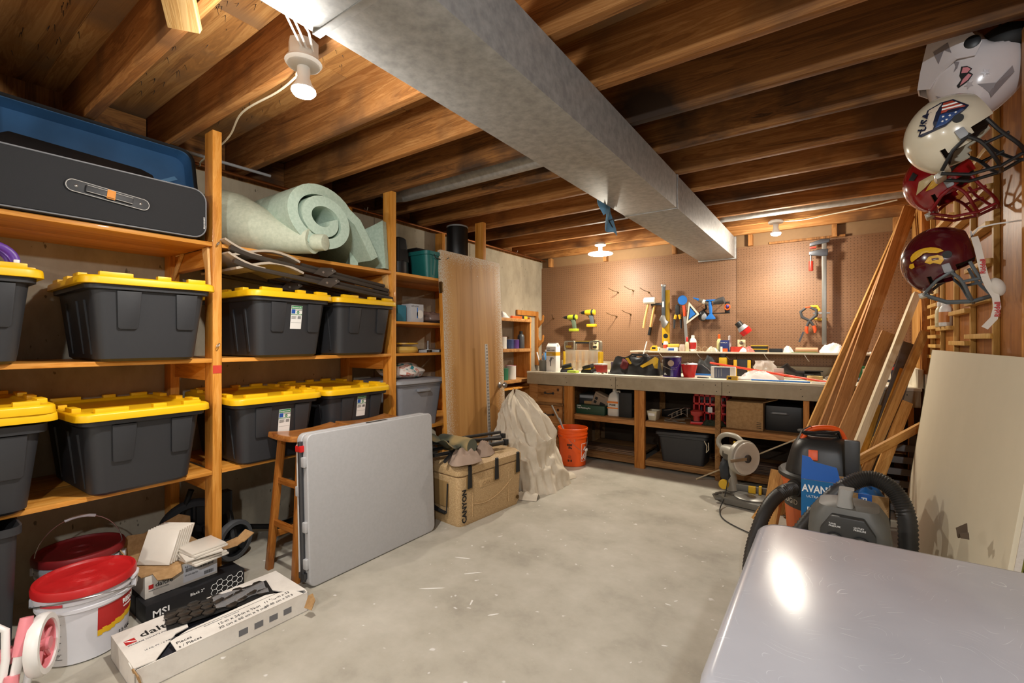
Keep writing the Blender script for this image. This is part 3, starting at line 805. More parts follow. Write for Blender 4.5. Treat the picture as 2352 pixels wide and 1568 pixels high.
# ------------------------------------------------------------------ third bay
M_TEAL = plain('teal plastic', '#17625f', 0.45)
def tote(name, label, loc, hx, hy, h, mat, rz=0, flare=.82, rim=.012, group=None):
    e = thing(name, label, 'tote', loc, rz, group)
    fx, fy = hx * flare, hy * flare
    part(e, 'tub', MB().loft([rr(fx, fy, .03, 0), rr(hx - rim, hy - rim, .035, h - .03), rr(hx, hy, .04, h - .028), rr(hx, hy, .04, h), rr(hx - .006, hy - .006, .035, h), rr(hx - rim - .004, hy - rim - .004, .032, h - .03), rr(fx - .005, fy - .005, .028, .005)]), mat, smooth=35)
    return e
tt = tote('teal_basket', 'teal plastic basket on the top shelf behind the leaning door', (-2.625, 2.63, zt), .115, .17, .20, M_TEAL)
part(tt, 'hanging_cord', MB().tube([(.105, -.10, .20), (.122, -.08, .15), (.124, .0, .14), (.126, .06, .17), (.11, .1, .205)], .004, 6), M_BLACKM)
for y in (-.08, .0, .08): part(tt, 'rib', MB().hexa([(.092, y - .008, .02), (.099, y - .008, .02), (.099, y + .008, .02), (.092, y + .008, .02)], [(.10, y - .008, .15), (.108, y - .008, .15), (.108, y + .008, .15), (.10, y + .008, .15)]), M_TEAL)
bs = thing('tower_speaker', 'tall black tapered appliance next to the second post, teal basket beside', 'appliance', (-2.68, 2.325, zt))
part(bs, 'housing', MB().loft([rr(.07, .06, .02, .10), rr(.055, .045, .02, .27), rr(.04, .03, .015, .285)]), M_BLACKM)
part(bs, 'glossy_base', MB().lathe([(.075, 0), (.08, .02), (.078, .10), (.06, .115), (0, .118)], 24), M_BLACK)
bb = thing('black_box', 'large matt black box on the top shelf behind the teal basket', 'box', (-2.88, 2.85, zt))
part(bb, 'carcass', MB().box(-.19, .10, -.24, .08, 0, .26), M_BLACKM, 0.004)
part(bb, 'lid_panel', MB().box(-.195, .105, -.245, .085, .26, .272), M_BLACK, 0.002)
th = thing('black_heater', 'glossy black cylinder standing on the top shelf behind the door', 'heater', (-2.735, 3.055, zt))
part(th, 'body', MB().lathe([(.095, 0), (.10, .02), (.095, .50), (.09, .52), (0, .52)], 28), M_BLACK)
part(th, 'top_rim', MB().lathe([(.091, .515), (.096, .52), (.094, .528), (.086, .522)], 28), M_GREY)
bx_ = thing('bulb_carton', 'white and grey bulb carton on the narrow shelf, photo of a bulb on it', 'carton', (-2.60, 2.40, 1.365))
part(bx_, 'box', MB().box(-.05, .05, -.065, .065, 0, .135), plain('pale grey print', '#b9bcc2', 0.6), 0.001)
part(bx_, 'bulb_picture', MB().mat(Matrix.Translation((.0502, .03, .06)) @ Matrix.Rotation(PI / 2, 4, 'Y')).lathe([(.032, 0), (.032, .0006)], 18), M_PAPER)
part(bx_, 'blue_flash', MB().box(.0502, .0508, -.002, .008, .03, .11), M_BLUE)
text(bx_, 'LED 65W', .018, (.0506, -.058, .112), (0, 1, 0), (0, 0, 1), M_INKG)
single('teal_carton', 'small teal carton half hidden by the second post', 'carton', MB().box(-.05, .05, -.04, .04, 0, .12), plain('teal print', '#1f6f86', 0.6), (-2.62, 2.27, 1.365), bevel=0.001)
for k in range(3):
    single('metal_rod', 'grey metal rods lying on the narrow shelf behind the door', 'rod', MB().tube([(0, 0, 0), (.02, .30, .0)], .007, 8), M_DSTEEL, (-2.60 - .04 * k, 2.50 + .03 * k, 1.373 + .004 * k), group='rods on the narrow shelf')
single('plastic_bag', 'crumpled clear brown bag on the narrow shelf beside the door edge', 'bag', MB().sph((0, 0, .05), (.08, .10, .055), 18, 10, crump(3, .5, 2.2)), clear('smoky bag', (.45, .3, .25), .25, .35), (-2.72, 2.72, 1.365))
yd = thing('yellow_disc_stack', 'yellow rope coil in clear wrap on the middle shelf of the third bay', 'coil', (-2.64, 2.36, SZ['mid']))
part(yd, 'coil', MB().lathe([(.03, 0), (.09, .002), (.10, .02), (.09, .045), (.04, .05), (.03, .04)], 26), plain('straw yellow', '#c7a24a', 0.6))
part(yd, 'rim', MB().lathe([(.07, .062), (.10, .066), (.098, .075), (.07, .073)], 26), plain('dull yellow', '#b98f22', 0.5))
pl = thing('pot_lid', 'steel pot lid lying upside on the middle shelf behind the door edge', 'lid', (-2.70, 2.66, SZ['mid']))
part(pl, 'dish', MB().lathe([(.0, .004), (.06, .004), (.12, .016), (.14, .02), (.14, .023), (.11, .02), (.0, .010)], 30), M_STEEL)
part(pl, 'stem', MB().lathe([(.012, .008), (.010, .09), (.0, .095)], 12), M_STEEL)
random.seed(8)
for k in range(5):
    single('loose_hardware', 'small loose metal piece on the middle shelf of the third bay', 'hardware', MB().box(-.03, .03, -.012, .012, 0, .02), M_DSTEEL if k % 2 else M_GREY,
           (-2.56 - .03 * (k % 2), 2.47 + .07 * k, SZ['mid']), random.uniform(0, 3), group='loose pieces on the middle shelf', bevel=0.003)
gt = tote('grey_tote', 'grey plastic tote with a patterned pillow on top, on the low shelf', (-2.745, 2.44, SZ['low']), .22, .235, .345, plain('tote grey', '#8b8e95', 0.5), flare=.80)
part(gt, 'lid', MB().loft([rr(.235, .25, .04, .33), rr(.24, .255, .04, .335), rr(.24, .255, .04, .355), rr(.21, .225, .035, .362)]), plain('tote lid grey', '#9a9da3', 0.5), smooth=35)
part(gt, 'handle_grip', MB().box(.21, .238, -.06, .06, .27, .29), plain('tote grey', '#8b8e95', 0.5), 0.004)
M_PIL = mottled('printed pillow cloth', [(0.38, '#2f8a96'), (0.44, '#e8e3dc'), (0.56, '#ece7df'), (0.6, '#c6593a'), (0.7, '#e8e3dc')], 16, 0.8, 0.0, detail=1)
single('pillow', 'white pillow with coral and teal leaf print on the grey tote', 'pillow', MB().sph((0, 0, .055), (.17, .19, .06), 26, 14, crump(2, .22, 1.6)), M_PIL, (-2.745, 2.42, SZ['low'] + .36))
pg_ = thing('packaged_goods', 'clear wrapped packages stacked beneath the grey tote beside the door', 'package', (-2.55, 2.30, 0))
part(pg_, 'lower_box', MB().box(-.2, .1, -.12, .22, 0, .42), M_BLACKM, 0.01)
part(pg_, 'wrap', MB().sph((-.03, .12, .48), (.14, .16, .07), 18, 10, crump(5, .4, 2)), clear('wrap', (.6, .62, .55), .2, .45))
# ------------------------------------------------------------------ floor, near the shelving
tote('floor_tote', 'tall open black tote on the floor below the open bin', (-2.62, 0.14, 0), .20, .205, .545, M_BIN, flare=.86)

M_PAIL = plain('white pail plastic', '#d3d3d8', 0.4, var=0.04)
M_PAILL = mottled('dusty red lid', [(0.35, '#b3171a'), (0.55, '#bb2022'), (0.72, '#c24a46')], 9, 0.42, 0.0)
def pail(label, loc, cr, dusty=False):
    """a wide white pail with a clip-on red lid; cr = angle towards the camera"""
    e = thing('plastic_pail', label, 'pail', loc, group='white pails with red lids')
    part(e, 'pail_body', MB().lathe([(0, .002), (.118, 0), (.128, .006), (.140, .20), (.147, .203), (.147, .215), (.141, .218), (.142, .232), (.150, .235), (.150, .247), (.143, .25), (.145, .28)], 48), M_PAIL)
    l = part(e, 'lid', MB().lathe([(.150, .258), (.157, .262), (.158, .284), (.154, .292), (.146, .292), (.142, .284), (.138, .281), (.05, .2815), (.0, .2815)], 48), M_PAILL)
    g = MB()
    for r in (.03, .038, .046): g.lathe([(r - .0015, .2812), (r - .0008, .2824), (r + .0008, .2824), (r + .0015, .2812)], 36)
    part(l, 'lid_rings', g, M_PAILL)
    for s in (-1, 1):
        a = cr + s * R(92) - R(12)
        part(e, 'bail_ear', MB().mat(Matrix.Rotation(a, 4, 'Z')).cb((.150, 0, .222), (.018, .05, .035)), M_PAIL, 0.004)
    return e
CR1 = math.atan2(-.52, 2.45)
p1 = pail('nearest white pail with bright red lid, printed red and yellow label', (-2.45, .52, 0), CR1)
def cyl_text(e, s, size, ang, z, rad, mat, **k):
    text(e, s, size, (rad * math.cos(ang), rad * math.sin(ang), z), (-math.sin(ang), math.cos(ang), 0), (0, 0, 1), mat, wrap=(0, 0, rad), **k)
prof = lambda z: .128 + .012 * z / .2
lab = part(p1, 'red_label', MB().cpatch(prof(.10), CR1 + R(14), CR1 + R(88), .105, .195, r1=prof(.195)), plain('label red', '#b01e1c', 0.5), label='red and yellow printed label')
ys = MB()
for k in range(12):
    a0 = CR1 + R(14 + 74 * k / 12); a1 = CR1 + R(14 + 74 * (k + 1) / 12); zz = .085 + .03 * k / 12 + .003 * math.sin(k * 2)
    ys.cpatch(prof(zz), a0, a1, zz, zz + .022, 2, prof(zz + .02), th=.0012)
part(lab, 'yellow_swoosh', ys, plain('label yellow', '#e0b31e', 0.5), smooth=0)
cyl_text(lab, 'REDGARD', .026, CR1 + R(50), .165, .1402, M_INKW, bold=.0008)
cyl_text(lab, 'UNCOUPLING', .008, CR1 + R(52), .150, .1395, M_INKW)
cyl_text(lab, '3.5 GAL', .02, CR1 + R(45), .052, .1335, M_INK)
ln = MB()
for k in range(30):
    z = .03 + k * .0050
    if k in (9, 10, 19): continue
    ln.cpatch(prof(z), CR1 - R(62), CR1 - R(30 + (k * 7) % 9), z, z + .0022, 5, prof(z), th=.0006)
part(p1, 'printed_lines', ln, M_INKG, smooth=0)
part(p1, 'bail_wire', MB().tube([(.153 * math.cos(a) * 1.02, .153 * math.sin(a) * 1.02, .222 + .055 * math.sin((a - (CR1 - R(104))) / R(184) * PI) - .02) for a in [CR1 - R(104) + R(184) * k / 16 for k in range(17)]], .0022, 6), M_STEEL)
part(p1, 'bail_grip', MB().tube([(.158 * math.cos(a), .158 * math.sin(a), .205 + .05) for a in (CR1 + R(62), CR1 + R(76), CR1 + R(90))], .008, 8), M_PAIL)
part(p1, 'paint_drip', MB().cpatch(.1512, CR1 - R(55), CR1 - R(25), .236, .246, 6, th=.001), plain('red smear', '#c33a44', 0.5))
CR2 = math.atan2(-.573, 2.79)
M_PAILL = plain('dusty dark red lid', '#7d1a1d', 0.5, var=0.25, scale=9)
p2 = pail('rear white pail with dusty dark red lid and raised wire handle', (-2.79, .573, 0), CR2)
hd = [(.15 * math.cos(CR2 + s * R(80)) * 1.0, .15 * math.sin(CR2 + s * R(80)), .222) for s in (-1, 1)]
a_, b_ = Vector(hd[0]), Vector(hd[1])
arc = [tuple(a_.lerp(b_, (1 - math.cos(PI * t)) / 2) + Vector((0, 0, .215 * math.sin(PI * t) ** .8))) for t in [k / 18 for k in range(19)]]
part(p2, 'bail_wire', MB().tube(arc, .0022, 6), M_STEEL)
part(p2, 'bail_grip', MB().tube(arc[7:12], .007, 8), M_PAIL)
part(p2, 'label_block', MB().cpatch(prof(.06), CR2 - R(65), CR2 - R(15), .06, .16, r1=prof(.16)), plain('faded pink print', '#b98d8c', 0.6))

# doll stroller at the edge of the floor
M_PINK = plain('pink plastic', '#e58a92', 0.4)
ds = wthing('doll_stroller', 'pink and white toy stroller folded beside the nearest pail', 'toy stroller', (-2.15, .30, 0))
def wheel(parent, c, nrm, r, w, tire, hub, tyre_name='tire'):
    M, L = axes(Vector(c) - Vector(nrm).normalized() * (w / 2), Vector(c) + Vector(nrm).normalized() * (w / 2))
    t = part(parent, tyre_name, MB().mat(M).lathe([(r * .78, 0), (r * .95, 0), (r, w * .25), (r, w * .75), (r * .95, w), (r * .78, w), (r * .78, 0)], 30), tire)
    h = MB().mat(M).lathe([(r * .76, w * .2), (r * .80, w * .15), (r * .80, w * .85), (r * .76, w * .8), (r * .76, w * .2)], 30)
    h.lathe([(r * .2, 0), (r * .2, w * 1.1)], 14)
    for k in range(5):
        a = 2 * PI * k / 5
        h.tube([(r * .15 * math.cos(a), r * .15 * math.sin(a), w / 2), (r * .78 * math.cos(a), r * .78 * math.sin(a), w / 2)], r * .07, 6)
    part(t, 'hub', h, hub)
    return t
wheel(ds, (-2.195, .355, .193), (.45, .9, .05), .098, .035, M_WHITE, M_PINK)
wheel(ds, (-2.07, .30, .035), (.9, -.3, .3), .05, .03, M_WHITE, M_PINK)
part(ds, 'pink_bracket', MB().tube([(-2.19, .318, .305), (-2.175, .308, .25), (-2.16, .295, .20)], [.017, .02, .016], 12), M_PINK)
part(ds, 'pink_clamp', MB().tube([(-2.14, .278, .155), (-2.13, .27, .11), (-2.12, .262, .07)], [.018, .021, .017], 12), M_PINK)
part(ds, 'white_tube', MB().tube([(-2.17, .303, .235), (-2.12, .265, .05), (-2.10, .25, .012)], .013, 10), M_WHITE)
part(ds, 'white_tube', MB().tube([(-2.19, .335, .21), (-2.13, .30, .05), (-2.10, .30, .015)], .011, 10), M_WHITE)
part(ds, 'push_handle', MB().tube([(-2.20, .20, .02), (-2.20, .225, .24), (-2.205, .235, .285), (-2.20, .255, .30), (-2.19, .27, .285), (-2.17, .268, .20), (-2.12, .235, .02)], .011, 10), M_WHITE)
part(ds, 'pink_joint', MB().cb((-2.19, .268, .20), (.03, .04, .05)).cb((-2.205, .33, .25), (.02, .05, .03)), M_PINK, 0.006)

# black folded stroller under the low shelf behind the first post
st = wthing('folded_stroller', 'black folded stroller with grey wheels under the low shelf behind the tiles', 'stroller', (-2.8, 1.15, 0))
wheel(st, (-2.74, 1.20, .11), (1, .3, 0), .11, .04, plain('worn grey tire', '#4a4b4d', 0.8), M_BLACK)
wheel(st, (-2.92, 1.07, .17), (1, -.2, 0), .17, .045, M_RUBBER, M_BLACK)
part(st, 'fork', MB().tube([(-2.74, 1.20, .11), (-2.78, 1.19, .25), (-2.84, 1.17, .36)], .022, 8).cb((-2.80, 1.17, .32), (.06, .07, .12)), M_BLACKM)
part(st, 'frame_tube', MB().tube([(-2.90, 1.05, .40), (-2.95, 1.0, .2), (-2.9, 1.5, .05), (-2.9, 2.0, .05)], .016, 8), M_BLACKM)
part(st, 'footrest', MB().cb((-2.80, .86, .10), (.05, .14, .10)), M_BLACKM, 0.01)

# tile cartons
M_CWHITE = mottled('white carton', [(0.4, '#cfc9bf'), (0.6, '#dcd6cc')], 12, 0.8, 0.03)
M_CBLACK = plain('black carton', '#17171a', 0.55, var=0.2)
mb_ = wthing('tile_carton', 'black tile carton with hexagon print under the white tile carton', 'carton', (-2.46, .90, 0))
part(mb_, 'box', MB().box(-2.526, -2.40, .70, 1.10, 0, .088), M_CBLACK, 0.002)
single('tile_carton', 'second black tile carton in shadow behind the hexagon printed one', 'carton', MB().box(-.10, .10, -.15, .15, 0, .088), M_CBLACK, (-2.632, .85, 0), bevel=.002)
text(mb_, 'MSI', .042, (-2.3995, .722, .026), (0, 1, 0), (0, 0, 1), M_INKW, sx=1.05, bold=.0006)
text(mb_, 'Black 2"', .018, (-2.3995, .865, .056), (0, 1, 0), (0, 0, 1), M_INKW)
part(mb_, 'underline', MB().box(-2.400, -2.3993, .722, .80, .018, .0195), M_INKW)
hx = MB()
for cx_, cz_ in [(.965 + .0225 * k, .030 + .013 * (k % 2) + .026 * j) for k in range(6) for j in range(2)]:
    ring = [(-2.3995, cx_ + .0148 * math.cos(R(60 * q)), cz_ + .0148 * math.sin(R(60 * q))) for q in range(6)]
    if max(p[2] for p in ring) < .086: hx.tube(ring, .0011, 4, closed=True)
part(mb_, 'hexagon_print', hx, M_INKW)
wt = wthing('tile_carton', 'white tile carton between the black carton and the open tray of tiles', 'carton', (-2.6, .88, .088))
part(wt, 'box', MB().box(-2.72, -2.462, .715, 1.003, .089, .188), M_CWHITE, 0.002)
part(wt, 'logo_mark', MB().box(-2.4618, -2.4612, .728, .746, .128, .146), M_INKR)
text(wt, 'daltile', .028, (-2.4610, .752, .130), (0, 1, 0), (0, 0, 1), M_INK, bold=.0002)
text(wt, "IMAGINE WHAT'S POSSIBLE", .0062, (-2.4610, .728, .118), (0, 1, 0), (0, 0, 1), M_INKG)
part(wt, 'sticker', MB().box(-2.4618, -2.4612, .86, 1.000, .100, .180), plain('pale sticker', '#d6d9e0', 0.7))
text(wt, 'RE15  412MOD1P2', .0135, (-2.4608, .865, .165), (0, 1, 0), (0, 0, 1), M_INK)
text(wt, 'ETUDE BIJOU', .009, (-2.4608, .865, .128), (0, 1, 0), (0, 0, 1), M_INK)
br = MB(); random.seed(21)
y = .868
while y < .985:
    w = random.choice((.0012, .002, .003)); br.box(-2.4612, -2.4606, y, y + w, .146, .162); y += w + random.choice((.0014, .0022))
y = .945
while y < .985:
    w = random.choice((.0012, .002)); br.box(-2.4612, -2.4606, y, y + w, .106, .122); y += w + .0016
part(wt, 'barcode', br, M_INK, smooth=0)
tr = wthing('cardboard_tray', 'torn open cardboard tray of white tiles on top of the cartons', 'box', (-2.6, .92, .19))
part(tr, 'tray_base', MB().box(-2.76, -2.46, .70, 1.003, .190, .194), M_CARD)
part(tr, 'tray_side', MB().add([(-2.76, .70, .194), (-2.76, 1.0, .194), (-2.775, 1.0, .30), (-2.775, .95, .325), (-2.775, .88, .30), (-2.775, .80, .275), (-2.775, .74, .285), (-2.775, .70, .26)], [tuple(range(8))]), M_CARD, solid=.004)
part(tr, 'tray_end', MB().add([(-2.76, .70, .194), (-2.60, .70, .194), (-2.62, .69, .24), (-2.70, .685, .262), (-2.775, .69, .25)], [(0, 1, 2, 3, 4)]), M_CARD, solid=.004)
part(tr, 'tray_flap', MB().add([(-2.46, .74, .194), (-2.46, .85, .194), (-2.425, .84, .172), (-2.42, .80, .160), (-2.43, .75, .168)], [(0, 1, 2, 3, 4)]), M_CARD, solid=.004)
part(tr, 'tray_flap', MB().add([(-2.522, 1.003, .194), (-2.46, 1.003, .194), (-2.43, 1.08, .205), (-2.45, 1.13, .212), (-2.52, 1.12, .21)], [(0, 1, 2, 3, 4)]), M_CARD, solid=.004)
part(tr, 'corner_flap', MB().add([(-2.50, 1.10, .207), (-2.44, 1.115, .207), (-2.43, 1.16, .24), (-2.50, 1.15, .245)], [(0, 1, 2, 3)]), M_CARD, solid=.004)
M_TILE = plain('cream glazed tile', '#d9d2c6', 0.25, var=0.04)
tile_me = MB().box(-.004, .004, -.075, .075, 0, .15).mesh('ceramic_tile', M_TILE, 0.0012, 40)
for k in range(7):
    single('ceramic_tile', 'cream wall tile leaning in the front row in the cardboard tray', 'tile', tile_me, M_TILE, (-2.545 - .0075 * k, .770 + .0125 * k, .1965), group='leaning tiles in the tray', rot=(0, R(-27), R(-56)))
for k in range(6):
    single('ceramic_tile', 'cream wall tile lying flat in the pile at the back of the tray', 'tile', tile_me, M_TILE, (-2.525 - .010 * (k % 3), .928 + .006 * (k % 2), .199 + .0095 * k), group='flat tiles in the tray', rot=(0, R(90), R(8 - 5 * (k % 4))))

# long white tile carton lying open in front
M_TC = mottled('printed white carton', [(0.4, '#d3cdc4'), (0.6, '#dfdad1')], 9, 0.75, 0.02)
lc = thing('open_tile_carton', 'long white tile carton lying open on the floor in front of the pails', 'carton', (-2.108, .86, 0), R(-2.0))
hw, hl, hh = .152, .312, .085
part(lc, 'tray', MB().box(-hw, hw, -hl, hl, 0, .004).box(hw - .004, hw, -hl, hl, 0, hh).box(-hw, -hw + .004, -hl, hl, 0, hh).box(-hw, hw, -hl, -hl + .004, 0, hh).box(-hw, hw, hl - .004, hl, 0, hh), M_TC)
part(lc, 'tile_stack', MB().box(-hw + .006, hw - .007, -hl + .006, hl - .008, .004, .064).box(-hw + .01, hw - .012, -hl + .01, hl - .02, .066, .072), plain('dark slate tile', '#2a2b32', 0.35), 0.001)
part(lc, 'top_panel', MB().prism([(-hw, -hl), (hw - .01, -hl), (hw - .004, -hl + .06), (.03, -hl + .155), (.02, -hl + .20), (-.11, -hl + .22), (-hw, -hl + .24)], hh, hh + .004), M_TC)
part(lc, 'top_panel', MB().prism([(-hw, hl - .30), (-.06, hl - .29), (-.04, hl - .12), (hw - .06, hl - .06), (hw - .02, hl), (-hw, hl)], hh, hh + .004), M_TC)
Mfl = frame((hw, -.19, hh), (0, 1, 0), (-.95, 0, .12))
fp = part(lc, 'folded_panel', MB().mat(Mfl).prism([(0, 0), (.48, 0), (.46, .05), (.36, .10), (.06, .09), (.0, .07)], 0, .003), M_TC)
n_ = (-.95, 0, .12)
q = lambda x, y: tuple(Mfl @ Vector((x, y, .0034)))
text(fp, '12-in x 24-in x ⅜-in', .020, q(.15, .040), (0, 1, 0), n_, M_INK)
text(fp, '30 cm x 60 cm x 9 mm', .020, q(.145, .014), (0, 1, 0), n_, M_INK)
text(fp, '11 ⁹/₁₆-in x 23', .019, q(.33, .046), (0, 1, 0), n_, M_INK)
text(fp, '29.40 cm x 59.3', .019, q(.32, .018), (0, 1, 0), n_, M_INK)
text(fp, 'Nominal Dimension / Tamano Nominal', .008, q(.11, .066), (0, 1, 0), n_, M_INKG)
text(fp, 'Pieces', .020, q(.01, .036), (0, 1, 0), n_, M_INK)
text(fp, 's / Pièces', .020, q(.01, .010), (0, 1, 0), n_, M_INK)
part(fp, 'rule', MB().mat(Mfl).box(.0, .42, .078, .0795, .003, .0036), M_INK)
rt, ut = (0, 1, 0), (-1, 0, 0)
part(lc, 'logo_mark', MB().box(-.065, -.03, -hl + .018, -hl + .05, hh + .0042, hh + .0048), M_INKR)
part(lc, 'logo_slash', MB().prism([(-.062, -hl + .02), (-.056, -hl + .02), (-.034, -hl + .048), (-.04, -hl + .048)], hh + .0049, hh + .0054), M_INKW)
text(lc, 'daltile', .058, (-.045, -hl + .065, hh + .0045), rt, ut, M_INK, bold=.0004)
text(lc, "IMAGINE WHAT'S POSSIBLE", .0125, (-.015, -hl + .02, hh + .0045), rt, ut, M_INKG)
text(lc, '10 SQ. FT. / 6 PIECES', .011, (.06, -hl + .05, hh + .0045), rt, ut, M_INKG)
for k in range(4): part(lc, 'print_square', MB().box(hw, hw + .0006, .02 + .06 * k, .055 + .06 * k, .03, .055), M_INKG, smooth=0)
for k in range(3):
    part(lc, 'torn_flap', MB().mat(frame((hw - .05 + .05 * k, -hl if k < 2 else hl - .01, hh), (1, .1 * k, .0), (0, -.3 if k < 2 else .4, 1))).prism([(-.025, -.05), (.02, -.05), (.025, -.01), (0, .012), (-.02, .0)], 0, .003), M_CARD if k else M_TC)
# black hexagon mosaic sheets on the carton
M_HEX = mottled('black hexagon tile', [(0.35, '#25221f'), (0.6, '#39342f'), (0.75, '#55504a')], 20, 0.25, 0.1)
hs_ = thing('mosaic_sheet', 'sheet of black hexagon mosaic tiles lying on the open tile carton', 'tile sheet', (-2.155, .885, .093), R(-14))
part(hs_, 'mesh_backing', MB().box(-.08, .075, -.185, .20, 0, .0015), M_BLACKM)
hex_me = MB().prism([(.0245 * math.cos(R(60 * k)), .0245 * math.sin(R(60 * k))) for k in range(6)], 0, .008).mesh('hexagon_tile', M_HEX, 0.0012, 40)
for i in range(9):
    for j in range(3):
        x = -.06 + .046 * j + (.023 if i % 2 else 0); y = -.165 + .0405 * i
        if (i + j) % 9 == 0: continue
        o = part(hs_, 'hexagon_tile', hex_me, M_HEX); o.location = (x, y, .0015 + .002 * ((i * 3 + j * 5) % 3)); o.rotation_euler = (0.03 * ((i + j) % 3 - 1), .05 * ((i * j) % 3 - 1), R(30))
part(hs_, 'clear_film', MB().grid(lambda u, v: (-.05 + .11 * u, -.02 + .2 * v, .014 + .006 * math.sin(9 * u + 7 * v)), 10, 12), clear('clear film', (.8, .8, .82), .1, .8))

# ------------------------------------------------------------------ stools and folded table
def stool(label, loc, rz=0):
    e = thing('bar_stool', label, 'stool', loc, rz, group='wooden saddle stools behind the folded table')
    hx_, hy_, H = .118, .185, .735
    part(e, 'seat', MB().grid(lambda u, v: ((u - .5) * 2 * hx_, (v - .5) * 2 * hy_, H - .010 + .016 * (2 * v - 1) ** 2 - .006 * (1 - (2 * u - 1) ** 2)), 8, 10), W_STOOLX, 0.006, solid=0.03)
    lg = {}
    for sx in (-1, 1):
        for sy in (-1, 1):
            a = (sx * .130, sy * .175, 0); b = (sx * .092, sy * .125, H - .035); lg[sx, sy] = (Vector(a), Vector(b))
            stick(e, 'leg', a, b, .036, .030, W_STOOL, up=(1, 0, 0), bevel=.003)
    for sy in (-1, 1):
        for t in (.36, .68):
            stick(e, 'stretcher', lg[-1, sy][0].lerp(lg[-1, sy][1], t), lg[1, sy][0].lerp(lg[1, sy][1], t), .032, .018, W_STOOL)
    for sx in (-1, 1):
        stick(e, 'stretcher', lg[sx, -1][0].lerp(lg[sx, -1][1], .26), lg[sx, 1][0].lerp(lg[sx, 1][1], .26), .032, .018, W_STOOL)
    return e
stool('wooden stool whose near legs show beside the folded grey table', (-2.345, 1.435, 0), R(0))
stool('wooden stool mostly hidden behind the folded table, nearer the cooler', (-2.345, 1.835, 0), R(0))

M_TBL = mottled('grey table plastic', [(0.4, '#acacad'), (0.6, '#b0b0b1')], 60, 0.5, 0.0)
ft = thing('folding_table', 'light grey plastic table folded in half, standing on its edge', 'table', (-2.145, 1.70, 0.0), rot=(0, R(-2.2), R(0)))
for x0, x1 in ((.005, .045), (-.045, -.005)):
    part(ft, 'table_half', MB().loft([[(x, p[0], p[1]) for p in rr(.432, .377, .035 if x in (x0, x1) else .03, 0, 5, 0, .379)] for x in (x0, x1)]), M_TBL, 0.006, seg=3)
part(ft, 'end_rail', MB().box(-.045, -.040, -.436, -.43, .06, .70), plain('off white rail', '#d5d3cf', 0.45))
part(ft, 'leg_tube', MB().tube([(0, -.438, .03), (0, -.440, .72)], .0125, 10).tube([(0, -.438, .06), (0, -.30, .06)], .0125, 10), M_DSTEEL)
part(ft, 'red_clip', MB().cb((-.004, -.44, .685), (.05, .024, .032)), M_RED, 0.005, label='red latch clip')
for z in (.12, .30, .47, .62):
    part(ft, 'snap_block', MB().cb((-.03 if int(z * 100) % 2 else .025, -.437, z), (.03, .02, .05)), M_TBL, 0.005)
part(ft, 'foot_bracket', MB().cb((0, -.437, .06), (.05, .025, .03)), M_DSTEEL, 0.004)
part(ft, 'grip_slot', MB().box(-.012, .012, -.04, .10, .753, .7575), M_BLACKM, 0.001)

# ------------------------------------------------------------------ cooler and what lies on it
M_SAND = mottled('speckled sand plastic', [(0.35, '#a8895f'), (0.5, '#b89a6f'), (0.65, '#c7aa80')], 160, 0.6, 0.05, detail=2)
ck = thing('cooler', 'tan speckled hard cooler on the floor beside the folded table', 'cooler', (-2.150, 2.570, 0), R(-5.1))
part(ck, 'cooler_body', MB().loft([rr(.185, .305, .04, 0), rr(.195, .318, .045, .03), rr(.204, .328, .045, .325), rr(.19, .31, .04, .335)]), M_SAND, smooth=35)
part(ck, 'cooler_lid', MB().loft([rr(.205, .330, .045, .338), rr(.207, .332, .045, .345), rr(.205, .33, .045, .385), rr(.18, .305, .04, .41), rr(.10, .22, .03, .414)]), M_SAND, smooth=35)
for y in (-.235, .03, .265):
    l_ = part(ck, 'latch', MB().hexa([(.205, y - .018, .245), (.205, y + .018, .245), (.216, y + .016, .25), (.216, y - .016, .25)], [(.205, y - .014, .40), (.205, y + .014, .40), (.216, y + .013, .395), (.216, y - .013, .395)]), M_BLACKM, 0.003, label='black rubber latch')
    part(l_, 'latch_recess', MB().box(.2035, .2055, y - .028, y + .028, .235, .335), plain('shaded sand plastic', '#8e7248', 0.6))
part(ck, 'badge', MB().box(.201, .2035, -.135, .10, .225, .275), M_SAND, 0.002)
text(ck, 'CANYON', .042, (.2037, -.115, .235), (0, 1, 0), (0.02, 0, 1), plain('raised sand letters', '#a88a60', 0.6), thick=.0015, sx=1.0, shear=.2)
text(ck, 'CANYON', .055, (.2040, -.262, .028), (0, 0, 1), (0, -1, 0), M_INK, bold=.002, sx=.92)
part(ck, 'drain_plug', MB().mat(Matrix.Translation((.2, .27, .06)) @ Matrix.Rotation(PI / 2, 4, 'Y')).lathe([(.014, 0), (.014, .006), (.008, .008), (0, .004)], 16), M_BRASS)
part(ck, 'embossed_curve', MB().tube([(.2010, -.20 + .40 * t, .115 + .05 * (2 * t - .6) ** 2) for t in [k / 14 for k in range(15)]], .003, 6), M_SAND)
part(ck, 'embossed_seam', MB().tube([(.1985, -.20, .05), (.2025, -.20, .30)], .0025, 6).tube([(.1985, .17, .05), (.2025, .17, .30)], .0025, 6), M_SAND)
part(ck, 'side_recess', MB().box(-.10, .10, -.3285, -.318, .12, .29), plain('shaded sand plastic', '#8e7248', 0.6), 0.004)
part(ck, 'rope_handle', MB().tube([(-.10, -.335, .28), (-.10, -.345, .13), (.10, -.345, .09), (.10, -.335, .28)], .005, 6).tube([(-.09, -.347, .10), (.09, -.347, .09)], .012, 8), M_BLACKM)
part(ck, 'lid_sticker', MB().box(.03, .15, -.18, .05, .4125, .4135), plain('dark stickers', '#6b5a45', 0.5, var=.6, scale=45))
text(ck, 'CANYON', .05, (.14, -.20, .414), (0, 1, 0), (-1, 0, .0), M_INK, thick=.0012)
